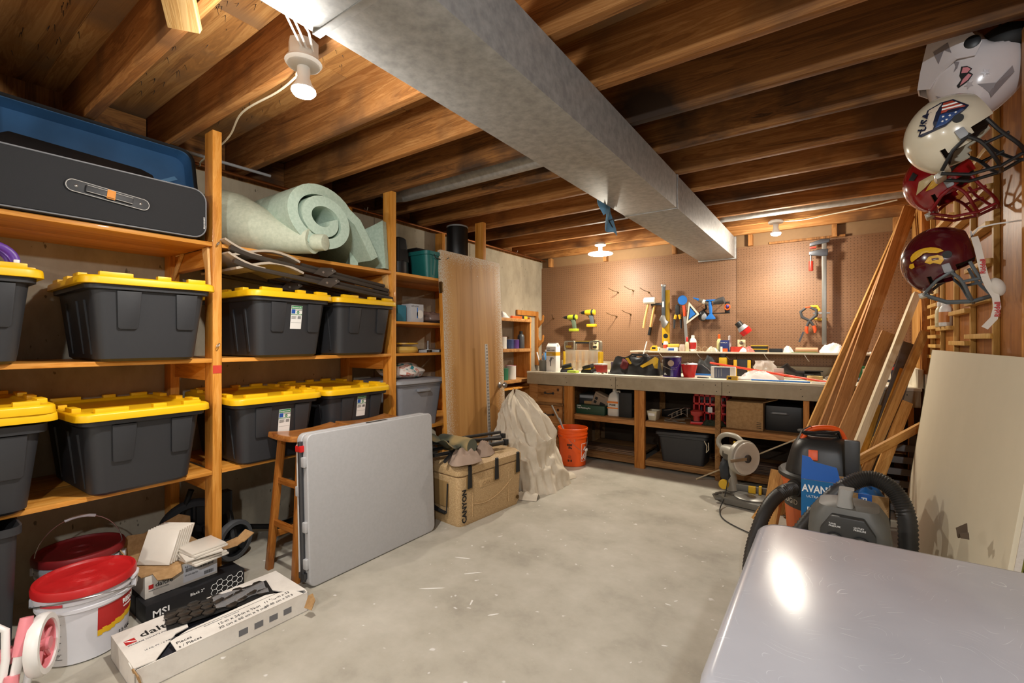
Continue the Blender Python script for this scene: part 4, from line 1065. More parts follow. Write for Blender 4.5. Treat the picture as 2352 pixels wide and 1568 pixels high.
# folded camp chair, jacket
M_CAMO = mottled('tan and green canvas', [(0.42, '#3a3c30'), (0.5, '#5a5a46'), (0.6, '#9c8558')], 5, 0.9, 0.1, detail=1)
cc = wthing('camp_chair', 'folded camping chair of black poles and green canvas lying on the cooler', 'camp chair', (-2.16, 2.45, .43))
for k, (a, b) in enumerate([((-2.28, 2.12, .47), (-2.06, 2.82, .50)), ((-2.22, 2.14, .45), (-2.02, 2.80, .455)), ((-2.30, 2.18, .52), (-2.10, 2.84, .52)), ((-2.14, 2.16, .47), (-1.99, 2.76, .475)), ((-2.20, 2.20, .535), (-2.02, 2.74, .50)), ((-2.06, 2.18, .44), (-2.14, 2.42, .50))]):
    part(cc, 'pole', MB().tube([a, b], .012, 8), M_BLACK)
for p in ((-2.06, 2.82, .50), (-2.02, 2.80, .455), (-1.99, 2.76, .475), (-2.28, 2.12, .47)):
    part(cc, 'pole_joint', MB().cb(p, (.035, .03, .035)), M_BLACKM, 0.004)
part(cc, 'rolled_canvas', MB().lathe([(.02, -.14), (.052, -.142), (.056, -.12), (.054, .12), (.05, .14), (.02, .14)], 22, ax='x', c=(-2.13, 2.37, .512)), M_CAMO)
part(cc, 'roll_core', MB().lathe([(.0, .132), (.02, .135), (.04, .138), (.045, .143), (.05, .142)], 22, ax='x', c=(-2.13, 2.37, .512)), plain('olive cloth', '#55584a', 0.9))
part(cc, 'canvas_flap', MB().grid(lambda u, v: (-2.30 + .26 * u, 2.20 + .18 * v, .535 + .035 * math.sin(3 * u + 4 * v) + .02 * math.sin(9 * u)), 12, 8), M_CAMO, solid=0.003)
M_GC = plain('taupe cloth', '#9a8575', 0.9, var=.15, scale=20)
def rag(name, label, loc, sx, sy, sz, seed, mat, rz=0, cat='cloth', amp=.55, fr=2.0):
    m = MB()
    def fn(u, v):
        a = 2 * PI * u; rr_ = v
        w = 1 + .35 * mnoise.noise(Vector((math.cos(a) * 1.3, math.sin(a) * 1.3, seed)))
        x = math.cos(a) * rr_ * sx * w; y = math.sin(a) * rr_ * sy * w
        h = sz * (1 - rr_ ** 2.2) * (.75 + amp * (1 - 2 * abs(mnoise.noise(Vector((x / sx * fr, y / sy * fr, seed * 3.3)))))) if rr_ < 1 else .001
        return (x, y, max(.0015, h))
    m.grid(fn, 36, 12, cu=True)
    return single(name, label, cat, m, mat, loc, rz)
rag('grey_jacket', 'taupe cloth bunched on the near corner of the cooler lid', (-2.03, 2.345, .414), .11, .13, .085, 3, M_GC)
rag('grey_cloth', 'small taupe cloth on the middle of the cooler lid under the poles', (-2.045, 2.56, .414), .075, .10, .08, 5, M_GC)

# drop cloth heap
M_CANV = mottled('cream canvas', [(0.35, '#c2b6a2'), (0.6, '#d0c6b4'), (0.75, '#d8cfbf')], 5, 0.9, 0.05, detail=5)
def heap():
    m = MB()
    prof_ = [(0.0, 1.12), (.05, 1.06), (.15, 1.0), (.30, .98), (.45, .96), (.60, .84), (.74, .66), (.86, .48), (.94, .30), (1.0, .04)]
    def rad(t):
        for (a, ra), (b, rb) in zip(prof_, prof_[1:]):
            if t <= b: return ra + (rb - ra) * (t - a) / (b - a)
        return .02
    rid = lambda v: 1 - 2.3 * abs(mnoise.noise(v))
    def fn(u, v):
        a = 2 * PI * u; t = v; c, s = math.cos(a), math.sin(a)
        w = .5 * mnoise.noise(Vector((c * 1.4, s * 1.4, t * 2 + 3)))
        r1 = rid(Vector((c * 2.4 + w + 1.3 * t, s * 2.4 - w, t * .8 + 4)))
        r2 = rid(Vector((c * 4.8 - 2.2 * t + w, s * 4.8 + 1.5 * t, t * 2.2 + 9)))
        r3 = rid(Vector((c * 1.6, s * 1.6 + 3, t * 4.2 + 2.2 * w)))
        bul = math.sin(11 * t + 1.6 * math.sin(a + .6) + 3 * w) * .07
        r = rad(t) * (1 + .20 * r1 + .075 * r2 + .10 * r3 + bul)
        z = t * .76 + (.055 * r1 + .05 * r3) * min(1, t * 4) * (1 - .4 * t)
        return (r * .205 * c - .13 * t, r * .275 * s - .09 * t, max(0.0, z))
    return m.grid(fn, 150, 90, cu=True)
dc = thing('drop_cloth', 'big heap of cream canvas drop cloth slumped against the door', 'drop cloth', (-2.105, 3.32, 0))
part(dc, 'cloth', heap(), M_CANV, smooth=75)
def hem(seed, cx, cy, rx, ry, rot):
    return MB().at((cx, cy, 0), (0, 0, rot)).grid(lambda u, v: (rx * (v * 2 - 1), ry * (u * 2 - 1) * (1 - .3 * abs(2 * v - 1)), max(.002, .055 * (1 - (2 * u - 1) ** 2) * (.6 + .8 * abs(mnoise.noise(Vector((u * 3, v * 5, seed))))))), 12, 18)
part(dc, 'trailing_edge', hem(2, .10, -.36, .16, .06, .2), M_CANV, smooth=60, solid=.002)
part(dc, 'trailing_edge', hem(7, .14, .23, .15, .06, 1.2), M_CANV, smooth=60, solid=.002)

# ------------------------------------------------------------------ leaning door
def door_material():
    m, n, l, b = nt('dusty door veneer')
    src = W_DOOR.node_tree
    b.inputs['Roughness'].default_value = 0.6
    tc = n.new('ShaderNodeTexCoord'); mp = n.new('ShaderNodeMapping'); mp.inputs['Scale'].default_value = (9, 9, .5)
    l.new(tc.outputs['Object'], mp.inputs['Vector'])
    nz = n.new('ShaderNodeTexNoise'); nz.inputs['Scale'].default_value = 1.3; nz.inputs['Detail'].default_value = 5; nz.inputs['Distortion'].default_value = .8
    l.new(mp.outputs['Vector'], nz.inputs['Vector'])
    rp = ramp(n, [(0.3, '#94672f'), (0.5, '#b08044'), (0.7, '#bf9153')]); l.new(nz.outputs['Fac'], rp.inputs['Fac'])
    sp = n.new('ShaderNodeSeparateXYZ'); l.new(tc.outputs['Object'], sp.inputs[0])
    def mth(op, a, b2=None):
        q = n.new('ShaderNodeMath'); q.operation = op
        for i, v in enumerate((a, b2)):
            if v is None: continue
            if hasattr(v, 'links'): l.new(v, q.inputs[i])
            else: q.inputs[i].default_value = v
        return q.outputs[0]
    # overspray: distance to the nearest edge of the slab plus speckle
    dy = mth('SUBTRACT', .385, mth('ABSOLUTE', sp.outputs['Y']))
    dz = mth('SUBTRACT', 1.94, sp.outputs['Z'])
    d = mth('MINIMUM', dy, dz)
    n2 = n.new('ShaderNodeTexNoise'); n2.inputs['Scale'].default_value = 110; n2.inputs['Detail'].default_value = 3
    l.new(tc.outputs['Object'], n2.inputs['Vector'])
    f = mth('SUBTRACT', mth('MULTIPLY', mth('SUBTRACT', n2.outputs['Fac'], .5), 2.4), mth('MULTIPLY', mth('SUBTRACT', d, .125), 5.5))
    r2 = ramp(n, [(0.25, (0, 0, 0)), (0.75, (1, 1, 1))]); l.new(f, r2.inputs['Fac'])
    mx = n.new('ShaderNodeMix'); mx.data_type = 'RGBA'; mx.inputs['B'].default_value = col('#c7baa6')
    l.new(r2.outputs['Color'], mx.inputs['Factor']); l.new(rp.outputs['Color'], mx.inputs['A'])
    l.new(mx.outputs['Result'], b.inputs['Base Color'])
    return m
lean = math.atan2(.095, 1.935)
dr = thing('leaning_door', 'old wooden slab door with white overspray leaning on the shelving', 'door', (-2.405, 2.985, 0.0), rot=(0, -lean, 0))
part(dr, 'slab', MB().box(-.035, 0, -.385, .385, .002, 1.94), door_material(), 0.002)
part(dr, 'edge_strip', MB().box(-.0352, -.0005, -.3862, -.3845, .002, 1.60), W_PINE)
part(dr, 'hinge_leaf', MB().box(-.03, .0015, -.3880, -.3850, 1.60, 1.69).box(.0, .0025, -.385, -.372, 1.605, 1.685), M_BRASS, 0.001)
kn = part(dr, 'knob', MB().lathe([(.028, 0), (.028, .006), (.012, .012), (.011, .035), (.022, .045), (.026, .058), (.02, .07), (0, .073)], 20, ax='x', c=(.0, .315, .83)), M_STEEL, label='steel door knob')
part(dr, 'latch_plate', MB().box(-.03, -.008, .3848, .3865, .80, .86), M_BRASS)
part(dr, 'lock_hole', MB().lathe([(.004, 0), (.004, .001)], 10, ax='x', c=(.0, .06, 1.78)), M_PAPER)
ss = thing('slotted_strip', 'pale slotted metal shelf track leaning on the face of the door', 'shelf track', (-2.330, 3.02, 0), rot=(0, -math.atan2(.055, 1.2), R(0)))
part(ss, 'track', MB().box(0, .008, -.016, .016, 0, 1.20), plain('painted steel track', '#b9b6b0', 0.4, 0.3), 0.001)
sl = MB()
for k in range(44):
    for y in (-.007, .007): sl.box(.0081, .0086, y - .0022, y + .0022, .02 + k * .027, .034 + k * .027)
part(ss, 'slots', sl, M_INK, smooth=0, kind='stuff')

# ------------------------------------------------------------------ orange bucket
ob_ = thing('orange_bucket', 'bright orange bucket with white square logo standing by the drawers', 'bucket', (-2.12, 4.085, 0))
CR3 = math.atan2(-4.085, 2.12)
part(ob_, 'bucket_body', MB().lathe([(0, .002), (.122, 0), (.128, .006), (.140, .27), (.147, .272), (.147, .285), (.142, .287), (.1425, .30), (.149, .302), (.149, .315), (.144, .318), (.145, .345), (.151, .347), (.151, .365), (.147, .368), (.143, .366), (.137, .27), (.124, .01), (0, .008)], 40), M_ORANGE)
op = lambda z: .128 + .0125 * z / .27
lg_ = part(ob_, 'logo_square', MB().cpatch(op(.05), CR3 + R(38), CR3 + R(39.5), .05, .225, 2, op(.225)).cpatch(op(.05), CR3 + R(90), CR3 + R(91.5), .05, .225, 2, op(.225)).cpatch(op(.05), CR3 + R(38), CR3 + R(91), .05, .054, 8, op(.054)).cpatch(op(.221), CR3 + R(38), CR3 + R(91), .221, .225, 8, op(.225)), M_INKW, smooth=0)
for s, a, z, sz in (('THE', 50, .155, .022), ('HOME', 42, .070, .040), ('DEPOT', 56, .062, .040)):
    ang = CR3 + R(a)
    t_ = Vector((-math.sin(ang), math.cos(ang), 0))
    text(lg_, s, sz, (.142 * math.cos(ang), .142 * math.sin(ang), z), tuple(t_ * .72 + Vector((0, 0, .70))), tuple(t_ * -.70 + Vector((0, 0, .72))), M_INKW, wrap=(0, 0, .1415), bold=.0014)
wp = part(ob_, 'warning_panel', MB().cpatch(op(.20), CR3 - R(24), CR3 - R(2), .205, .225, 6, op(.22)).cpatch(op(.05), CR3 - R(22), CR3 - R(14), .05, .072, 3, op(.07)).cpatch(op(.05), CR3 - R(10), CR3 - R(3), .05, .072, 3, op(.07)), plain('dark print on orange', '#5e2409', 0.6), smooth=0)
bl = MB(); random.seed(3)
for k in range(9): bl.cpatch(op(.09), CR3 - R(20), CR3 - R(4 + random.random() * 6), .085 + k * .0075, .0875 + k * .0075, 4, op(.09), th=.0006)
for k in range(6):
    a = CR3 - R(20) + R(14) * random.random(); z = .16 + .03 * random.random(); bl.cpatch(op(z), a, a + R(5), z, z + .012, 3, op(z), th=.0006)
part(wp, 'warning_print', bl, plain('dark print on orange', '#5e2409', 0.6), smooth=0)
part(ob_, 'bail_wire', MB().tube([(.147 * math.cos(a), .147 * math.sin(a), .27 - .12 * (1 - abs(2 * t - 1)) ** .8) for t in [k / 16 for k in range(17)] for a in [CR3 - R(15) + R(110) * t]], .002, 6), M_STEEL)
part(ob_, 'bail_grip', MB().cb((.152 * math.cos(CR3 + R(60)), .152 * math.sin(CR3 + R(60)), .16), (.02, .03, .022)), M_WHITE, 0.004)
part(ob_, 'scraps_inside', MB().sph((0, 0, .27), (.128, .128, .06), 20, 10, crump(4, .4, 4)), plain('debris', '#a99a84', 0.9, var=.3))
single('metal_rod', 'long silver rod standing in the orange bucket', 'rod', MB().tube([(-2.07, 4.07, .10), (-2.30, 3.98, .58)], .009, 10), M_STEEL)
single('metal_rod', 'shorter grey rod standing in the orange bucket', 'rod', MB().tube([(-2.10, 4.02, .10), (-2.22, 3.99, .46)], .008, 10), M_GREY)
single('paper_scrap', 'torn white paper scrap on the floor near the drop cloth', 'paper', MB().prism([(-.03, -.02), (.02, -.03), (.04, .0), (.01, .025), (-.02, .02)], 0, .0015), M_PAPER, (-1.90, 3.20, .0005))
# ------------------------------------------------------------------ workbench
M_LAM = mottled('worn white laminate', [(0.35, '#c9bfa8'), (0.6, '#d9d1bd'), (0.8, '#ded7c6')], 6, 0.5, 0.02)
M_FASC = mottled('grey beige paint', [(0.35, '#9d9078'), (0.6, '#aa9d85'), (0.75, '#b0a38c')], 7, 0.6, 0.03, specks=('#5a5040', 40, 0.74, 0.76))
TZ = 0.888
wbn = wthing('workbench', 'long workbench with painted front board along the pegboard wall', 'workbench', (-1.1, 4.7, 0))
part(wbn, 'bench_top', MB().box(-2.79, 0.52, 4.272, 5.095, TZ - .02, TZ), M_LAM, 0.002)
for x0, x1 in ((-2.79, -1.752), (-1.748, -.781), (-.777, .515)):
    part(wbn, 'front_board', MB().box(x0, x1, 4.278, 4.300, .752, TZ - .021), M_FASC, 0.002)
part(wbn, 'back_board', MB().box(-2.79, .515, 5.070, 5.094, TZ, .985), M_FASC, 0.002)
part(wbn, 'end_board', MB().box(.500, .530, 4.29, 5.05, TZ, 1.02), M_LAM, 0.002)
part(wbn, 'end_board', MB().box(.535, .55, 4.27, 4.34, .62, .99), M_LAM, 0.002)
for x, w in ((-2.283, .10), (-1.517, .098), (-.818, .043), (-.165, .04), (.465, .03)):
    stick(wbn, 'post', (x, 4.325, 0), (x, 4.325, .80), .045, w, W_FIR if w > .05 or x > -.5 else W_OLD, up=(0, 1, 0))
    stick(wbn, 'rear_post', (x, 5.05, 0), (x, 5.05, .86), .04, .06, W_OLD, up=(0, 1, 0))
for z in (.46, .088):
    for k, (x0, x1) in enumerate(((-2.225, -1.572), (-1.464, -.842), (-.794, -.19), (-.14, .44))):
        part(wbn, 'shelf_board', MB().box(x0, x1, 4.345, 5.02, z - .022, z), W_OLD, 0.002)
        part(wbn, 'shelf_lip', MB().box(x0, x1, 4.32, 4.345, z - .055, z - .004), W_DRAWER if z > .2 else W_OLD, 0.002)
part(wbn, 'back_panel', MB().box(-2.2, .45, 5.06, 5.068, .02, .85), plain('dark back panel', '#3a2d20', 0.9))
# drawer stack
part(wbn, 'drawer_carcass', MB().box(-2.76, -2.345, 4.315, 5.02, .0, .85), W_OLD, 0.002)
part(wbn, 'drawer_rail', MB().box(-2.74, -2.345, 4.30, 4.315, .528, .558).box(-2.74, -2.345, 4.30, 4.315, .25, .312), W_OLD, 0.002)
part(wbn, 'side_strip', MB().box(-2.775, -2.665, 4.302, 4.314, .02, .75), W_DRAWER, 0.001)
for z0, z1 in ((.56, .742), (.314, .526), (.03, .247)):
    d_ = part(wbn, 'drawer', MB().box(-2.655, -2.352, 4.286, 4.312, z0, z1), W_DRAWER, 0.003)
    zc = (z0 + z1) / 2 + .01
    part(d_, 'handle', MB().tube([(-2.56, 4.286, zc), (-2.555, 4.262, zc + .003), (-2.51, 4.256, zc - .004), (-2.465, 4.262, zc + .003), (-2.46, 4.286, zc)], .0065, 8)
         .cyl((-2.56, 4.287, zc), (-2.56, 4.282, zc), .014, n=12).cyl((-2.46, 4.287, zc), (-2.46, 4.282, zc), .014, n=12), M_DSTEEL, label='dark steel pull')
    part(d_, 'knot', MB().lathe([(.016, 0), (.014, -.0012)], 16, ax='y', c=(-2.40, 4.2855, z1 - .04)), plain('dark knot', '#4a2c12', 0.7))
for x in (-2.3, -1.8, -1.74, -.83, -.73, -.2, .1, .44):
    part(wbn, 'nail_head', MB().lathe([(.004, 0), (.004, -.001)], 8, ax='y', c=(x, 4.2775, .84)).lathe([(.004, 0), (.004, -.001)], 8, ax='y', c=(x + .01, 4.2775, .785)), M_INK, kind='stuff')
ush = wthing('wall_shelf', 'narrow white topped shelf on the pegboard above the bench', 'shelf', (-.66, 4.97, 1.11))
ush.name = 'pegboard_shelf'; WORLD.add(ush.name)
part(ush, 'board', MB().box(-1.815, .50, 4.855, 5.095, 1.102, 1.118), M_LAM, 0.002)
for x in (-1.5, -1.12, -.86, -.52, -.2, .35):
    part(ush, 'bracket_hook', MB().tube([(x, 4.87, 1.10), (x + .015, 4.89, 1.07), (x + .03, 4.95, 1.04), (x + .03, 5.09, 1.035)], .0025, 5), M_WHITE)
for x0, nm in ((-2.335, 'cream outlet plate with a plug in it above the bench, left of centre'), (-.745, 'cream outlet plate behind the red tape roll on the pegboard shelf')):
    o_ = thing('wall_outlet', nm, 'outlet', (x0, BY, 1.18))
    o_.name = 'power_outlet'
    part(o_, 'plate', MB().box(-.036, .036, -.006, 0, -.058, .058), plain('cream plate', '#d9cfa6', 0.4), 0.002)
    for z in (-.026, .026):
        r_ = part(o_, 'receptacle', MB().lathe([(.017, 0), (.017, -.0085)], 18, ax='y', c=(0, 0, z)), plain('brown receptacle', '#4b3823', 0.5))
        part(r_, 'slots', MB().box(-.008, -.005, -.0092, -.0086, z - .004, z + .006).box(.005, .008, -.0092, -.0086, z - .004, z + .006), M_INKW)
    if x0 < -2:
        part(o_, 'plug', MB().cb((-.005, -.025, -.026), (.03, .03, .026)).tube([(-.01, -.03, -.03), (-.02, -.03, -.1), (-.01, -.015, -.25)], .004, 6), M_BLACKM, 0.003)

# ------------------------------------------------------------------ small building blocks for clutter
def bottle(name, label, loc, r, h, mat, cap, cap_h=.03, cap_r=.5, neck=.35, cat='bottle', group=None, lab=None, rz=0, ntype='round'):
    e = thing(name, label, cat, loc, rz, group)
    sh = h - cap_h
    part(e, 'body', MB().lathe([(r * .9, 0), (r, .004), (r, sh * .78), (r * .85, sh * .9), (r * neck, sh), (r * neck, sh + .004)], 20), mat)
    part(e, 'cap', MB().lathe([(r * cap_r, sh), (r * cap_r, sh + cap_h * .9), (r * cap_r * .6, h), (0, h)], 16), cap)
    if lab: part(e, 'label_band', MB().cpatch(r, R(-170), R(-10), sh * .18, sh * .68, 14), lab)
    return e
def can(name, label, loc, r, h, mat, lid=None, group=None, lab=None):
    e = thing(name, label, 'can', loc, 0, group)
    part(e, 'body', MB().lathe([(r * .97, 0), (r, .004), (r * .985, .008), (r * .985, h - .008), (r, h - .004), (r, h)], 28), mat)
    part(e, 'lid', MB().lathe([(r * .99, h - .001), (r * .99, h + .002), (r * .9, h + .002), (r * .88, h - .003), (0, h - .003)], 28), lid or M_STEEL)
    if lab: part(e, 'label_band', MB().cpatch(r * .986, R(-180), R(0), h * .3, h * .62, 16), lab)
    return e
def carton(name, label, loc, sx, sy, sz, mat, rz=0, cat='carton', rot=None, group=None):
    e = thing(name, label, cat, loc, rz, group, rot)
    part(e, 'box', MB().box(-sx / 2, sx / 2, -sy / 2, sy / 2, 0, sz), mat, 0.0015)
    return e

# ------------------------------------------------------------------ under the bench
Z1, Z0 = .460, .088
c_ = carton('black_carton', 'black printed carton behind the green plumbing carton under the bench', (-2.17, 4.62, Z1), .17, .24, .19, plain('black print', '#2b2c2e', .5))
part(c_, 'white_strip', MB().box(-.08, .08, -.1206, -.12, .15, .18), M_GREY)
g_ = carton('green_carton', 'low dark green carton at the front of the bench shelf', (-2.065, 4.43, Z1), .32, .12, .092, plain('dark green print', '#123d2a', .5))
text(g_, 'Tub Plumbing Kit', .022, (-.15, -.0606, .055), (1, 0, 0), (0, 0, 1), M_INKW)
text(g_, 'MOEN', .016, (-.15, -.0606, .078), (1, 0, 0), (0, 0, 1), M_INKW)
t_ = carton('tan_carton', 'grey printed carton tilted up in the green carton', (-2.02, 4.52, Z1 + .06), .18, .10, .15, plain('taupe print', '#8d7a66', .6), rot=(0, R(22), 0))
part(t_, 'picture', MB().box(-.07, -.04, -.0506, -.05, .03, .06).box(-.07, -.04, -.0506, -.05, .07, .10).box(0, .06, -.0506, -.05, .03, .07), M_INK, smooth=0)
text(t_, 'FLOOR ADHESIVE', .013, (-.075, -.0506, .125), (1, 0, 0), (0, 0, 1), M_INK)
carton('small_cardboard', 'small brown cardboard piece behind the green carton edge', (-2.15, 4.51, Z1), .09, .03, .12, M_CARD)
j_ = thing('white_jug', 'translucent white jug with orange label under the bench', 'jug', (-1.83, 4.46, Z1))
part(j_, 'jug_body', MB().loft([rr(.056, .056, .02, 0), rr(.06, .06, .022, .01), rr(.06, .06, .022, .17), rr(.045, .045, .02, .22), rr(.02, .02, .015, .245), rr(.02, .02, .015, .255)]), plain('milky plastic', '#cfcac0', .4), smooth=50)
part(j_, 'jug_handle', MB().tube([(.02, 0, .245), (.05, 0, .25), (.066, 0, .22), (.062, 0, .16)], .010, 8), plain('milky plastic', '#cfcac0', .4))
part(j_, 'cap', MB().lathe([(.022, .25), (.022, .272), (0, .275)], 16), M_WHITE)
part(j_, 'orange_stripe', MB().box(-.058, .058, -.0612, -.0606, .13, .15).box(-.058, .058, -.0612, -.0606, .075, .088), plain('orange print', '#d97a2c', .5))
text(j_, 'PRIME', .026, (-.035, -.0612, .105), (1, 0, 0), (0, 0, 1), M_INK, bold=.0006)
bc_ = carton('black_case', 'black moulded tool case standing beside the white jug', (-1.69, 4.50, Z1), .13, .22, .245, M_BLACKM, cat='case')
text(bc_, 'TOOL', .03, (.0656, -.08, .10), (0, 1, 0), (0, 0, 1), plain('dull gold print', '#7a6a35', .6))
part(bc_, 'side_label', MB().box(.0652, .0657, -.10, .08, .07, .18), plain('dark label', '#22221d', .6))
e = thing('cream_tray', 'small cream plastic tray on the bench shelf beside the wide post', 'tray', (-1.42, 4.44, Z1))
part(e, 'tray', MB().loft([rr(.035, .06, .01, 0), rr(.05, .075, .012, .09), rr(.046, .071, .01, .09), rr(.032, .057, .008, .006)]), plain('cream plastic', '#c9bfa4', .5), smooth=35)
part(e, 'label_plate', MB().box(-.03, .03, -.0735, -.0665, .045, .07), M_WHITE)
carton('black_paint_tray', 'black angled tray behind the cream tray under the bench', (-1.31, 4.72, Z1), .18, .14, .075, M_BLACK, rz=R(-12), cat='tray')
wr_ = thing('wire_cage', 'bent steel wire rack with loose rods on the bench shelf', 'wire rack', (-1.19, 4.47, Z1), R(-10))
part(wr_, 'cage', MB().tube([(-.09, -.04, .05), (.07, -.04, .14), (.09, .05, .13), (-.08, .05, .05)], .003, 5, closed=True).tube([(-.09, -.04, .01), (.06, -.04, .09), (.09, .05, .03), (-.08, .05, .01)], .003, 5, closed=True)
     .tube([(-.05, -.04, .07), (-.05, -.04, .03)], .003, 5).tube([(0, -.04, .10), (0, -.04, .055)], .003, 5).tube([(.04, -.04, .125), (.04, -.04, .07)], .003, 5).tube([(.08, .0, .135), (.08, 0, .05)], .003, 5), M_STEEL)
part(wr_, 'rod_bundle', MB().tube([(-.12, -.06, .006), (.08, -.05, .03)], .004, 5).tube([(-.10, -.09, .005), (.1, -.07, .006)], .004, 5).tube([(-.13, -.03, .02), (.05, -.08, .005)], .004, 5).tube([(-.15, 0, .09), (.02, -.02, .13)], .005, 6), M_STEEL, kind='stuff')
rc = thing('red_crate', 'red plastic crate with square openings behind the narrow bench post', 'crate', (-.925, 4.66, Z1))
cr_ = MB().box(-.15, .15, .12, .13, 0, .27).box(-.15, -.14, -.13, .13, 0, .27).box(.14, .15, -.13, .13, 0, .27).box(-.15, .15, -.13, .13, 0, .012)
for z in (.0, .085, .165, .245): cr_.box(-.15, .15, -.132, -.12, z, z + .02)
for k in range(7): cr_.box(-.15 + k * .0478, -.137 + k * .0478, -.132, -.12, 0, .265)
part(rc, 'crate_frame', cr_, M_RED, 0.002)
part(rc, 'tag', MB().box(-.02, .02, -.1335, -.1325, .10, .15), M_PAPER)
for k in range(6):
    single('hand_tool', 'dark metal tool standing in the red crate', 'tool', MB().cyl((0, 0, 0), (.01, .01, .2), .012, .008, 8).cb((.01, .01, .2), (.05, .02, .03)), M_DSTEEL, (-1.03 + .042 * k, 4.63 + .03 * (k % 2), Z1 + .014), group='tools in the red crate')
sd = thing('red_sander', 'red palm sander in front of the red crate', 'sander', (-1.02, 4.43, Z1), R(12))
part(sd, 'base_pad', MB().box(-.055, .055, -.045, .045, 0, .025), M_RED, 0.006)
part(sd, 'housing', MB().loft([rr(.03, .035, .02, .02), rr(.025, .032, .018, .07), rr(.05, .038, .02, .085), rr(.055, .04, .02, .115), rr(.03, .025, .015, .13)]), plain('muted red plastic', '#a5302a', .5))
part(sd, 'rubber_skirt', MB().box(-.05, .05, -.04, .04, .022, .03), M_BLACKM, .003)
for k in range(4):
    rag('dark_strap', 'dark tangled strap on the bench shelf around the red sander', (-.93 + .035 * k, 4.42 + .02 * (k % 2), Z1 + .001), .05, .04, .04, 12 + k, plain('dark green strap', '#26301f', .8), cat='strap')['group'] = 'straps on the bench shelf'
cb_ = carton('cardboard_box', 'open brown cardboard box on the bench shelf between two posts', (-.62, 4.52, Z1), .285, .26, .235, M_CARD, cat='box')
part(cb_, 'side_flap', MB().add([(.142, -.12, .235), (.142, .12, .235), (.25, .12, .27), (.25, -.12, .27)], [(0, 1, 2, 3)]), M_CARD, solid=.004)
part(cb_, 'back_flap', MB().add([(-.14, .13, .235), (.14, .13, .235), (.14, .17, .31), (-.14, .17, .31)], [(0, 1, 2, 3)]), M_CARD, solid=.004)
part(cb_, 'print_mark', MB().box(.095, .13, -.1307, -.13, .02, .024).box(.095, .13, -.1307, -.13, .035, .039).box(.095, .13, -.1307, -.13, .05, .054).box(.095, .13, -.1307, -.13, .065, .069), M_INK, smooth=0)
kt = carton('black_toolbox', 'black tool case in the dark beside the cardboard box', (-.33, 4.62, Z1), .27, .30, .21, M_BLACK, cat='toolbox')
part(kt, 'handle', MB().tube([(-.09, -.155, .15), (-.08, -.18, .155), (.02, -.18, .155), (.03, -.155, .15)], .009, 8), M_GREY)
bt = thing('black_tote', 'black lidded tote on the low bench shelf', 'tote', (-1.135, 4.50, Z0))
part(bt, 'tub', MB().loft([rr(.185, .13, .03, 0), rr(.215, .155, .035, .235), rr(.225, .165, .035, .24), rr(.225, .165, .035, .265)]), M_BIN, smooth=35)
part(bt, 'lid', MB().at((0, 0, .268), (R(2), R(-2), 0)).loft([rr(.235, .172, .03, 0), rr(.24, .178, .03, .004), rr(.238, .176, .03, .026), rr(.20, .15, .03, .032)]), M_BIN, smooth=35)
part(bt, 'cord', MB().tube([(.20, -.16, .24), (.225, -.175, .20), (.22, -.172, .14), (.24, -.17, .17), (.235, -.165, .23)], .004, 6), M_CABLE)
random.seed(9)
for k in range(7):
    single('laminate_plank', 'brown laminate plank in the pile on the low bench shelf left of the wide post', 'plank', MB().box(-.30, .30, -.05, .05, 0, .010), wood('laminate plank', '#5a4535', '#6f5744', '#836a54', 'x', .5, 12),
           (-1.90 + random.uniform(-.01, .01), 4.45 + .07 * (k % 3), Z0 + .0105 * (k // 3) * 1.4 + .002 * (k % 3) + .0005), random.uniform(-.06, .06), group='laminate planks on the low shelf', bevel=.001)
for k in range(6):
    single('laminate_plank', 'dark laminate plank stacked on the low bench shelf behind the miter saw', 'plank', MB().box(-.28, .28, -.06, .06, 0, .012), wood('dark laminate plank', '#3f3126', '#54443a', '#6b5a4c', 'x', .5, 12),
           (-.49 + random.uniform(-.012, .012), 4.46 + .01 * (k % 2), Z0 + .0135 * k), random.uniform(-.02, .02), group='dark planks behind the saw', bevel=.001)
for k in range(3):
    single('laminate_plank', 'grey laminate plank behind the black tote on the low shelf', 'plank', MB().box(-.29, .29, -.05, .05, 0, .010), wood('laminate plank', '#5a4535', '#6f5744', '#836a54', 'x', .5, 12),
           (-1.16, 4.78 + .02 * k, Z0 + .012 * k), 0.02 * k, group='planks behind the black tote', bevel=.001)

# ------------------------------------------------------------------ paint shelf in the corner
pr = wthing('paint_rack', 'small brown wooden rack of paint cans in the corner beyond the door', 'rack', (-2.97, 4.20, .75))
for y in (3.85, 4.46):
    part(pr, 'side_board', MB().box(-3.09, -2.86, y - .012, y + .012, 0, 1.50), W_FIR if y > 4 else W_OLD, 0.002)
for z in (.80, 1.14, 1.475):
    part(pr, 'shelf_board', MB().box(-3.09, -2.86, 3.863, 4.447, z - .02, z), W_DRAWER, 0.002)
    part(pr, 'front_lip', MB().box(-2.86, -2.845, 3.85, 4.46, z - .035, z), W_DRAWER, 0.001)
part(pr, 'bottom_board', MB().box(-3.09, -2.82, 3.85, 4.46, .70, .715), W_PINE, 0.001)
part(pr, 'corner_bracket', MB().prism([(-3.08, 1.45), (-2.90, 1.45), (-3.08, 1.25)], 3.90, 3.915, 'y'), W_DRAWER, 0.001)
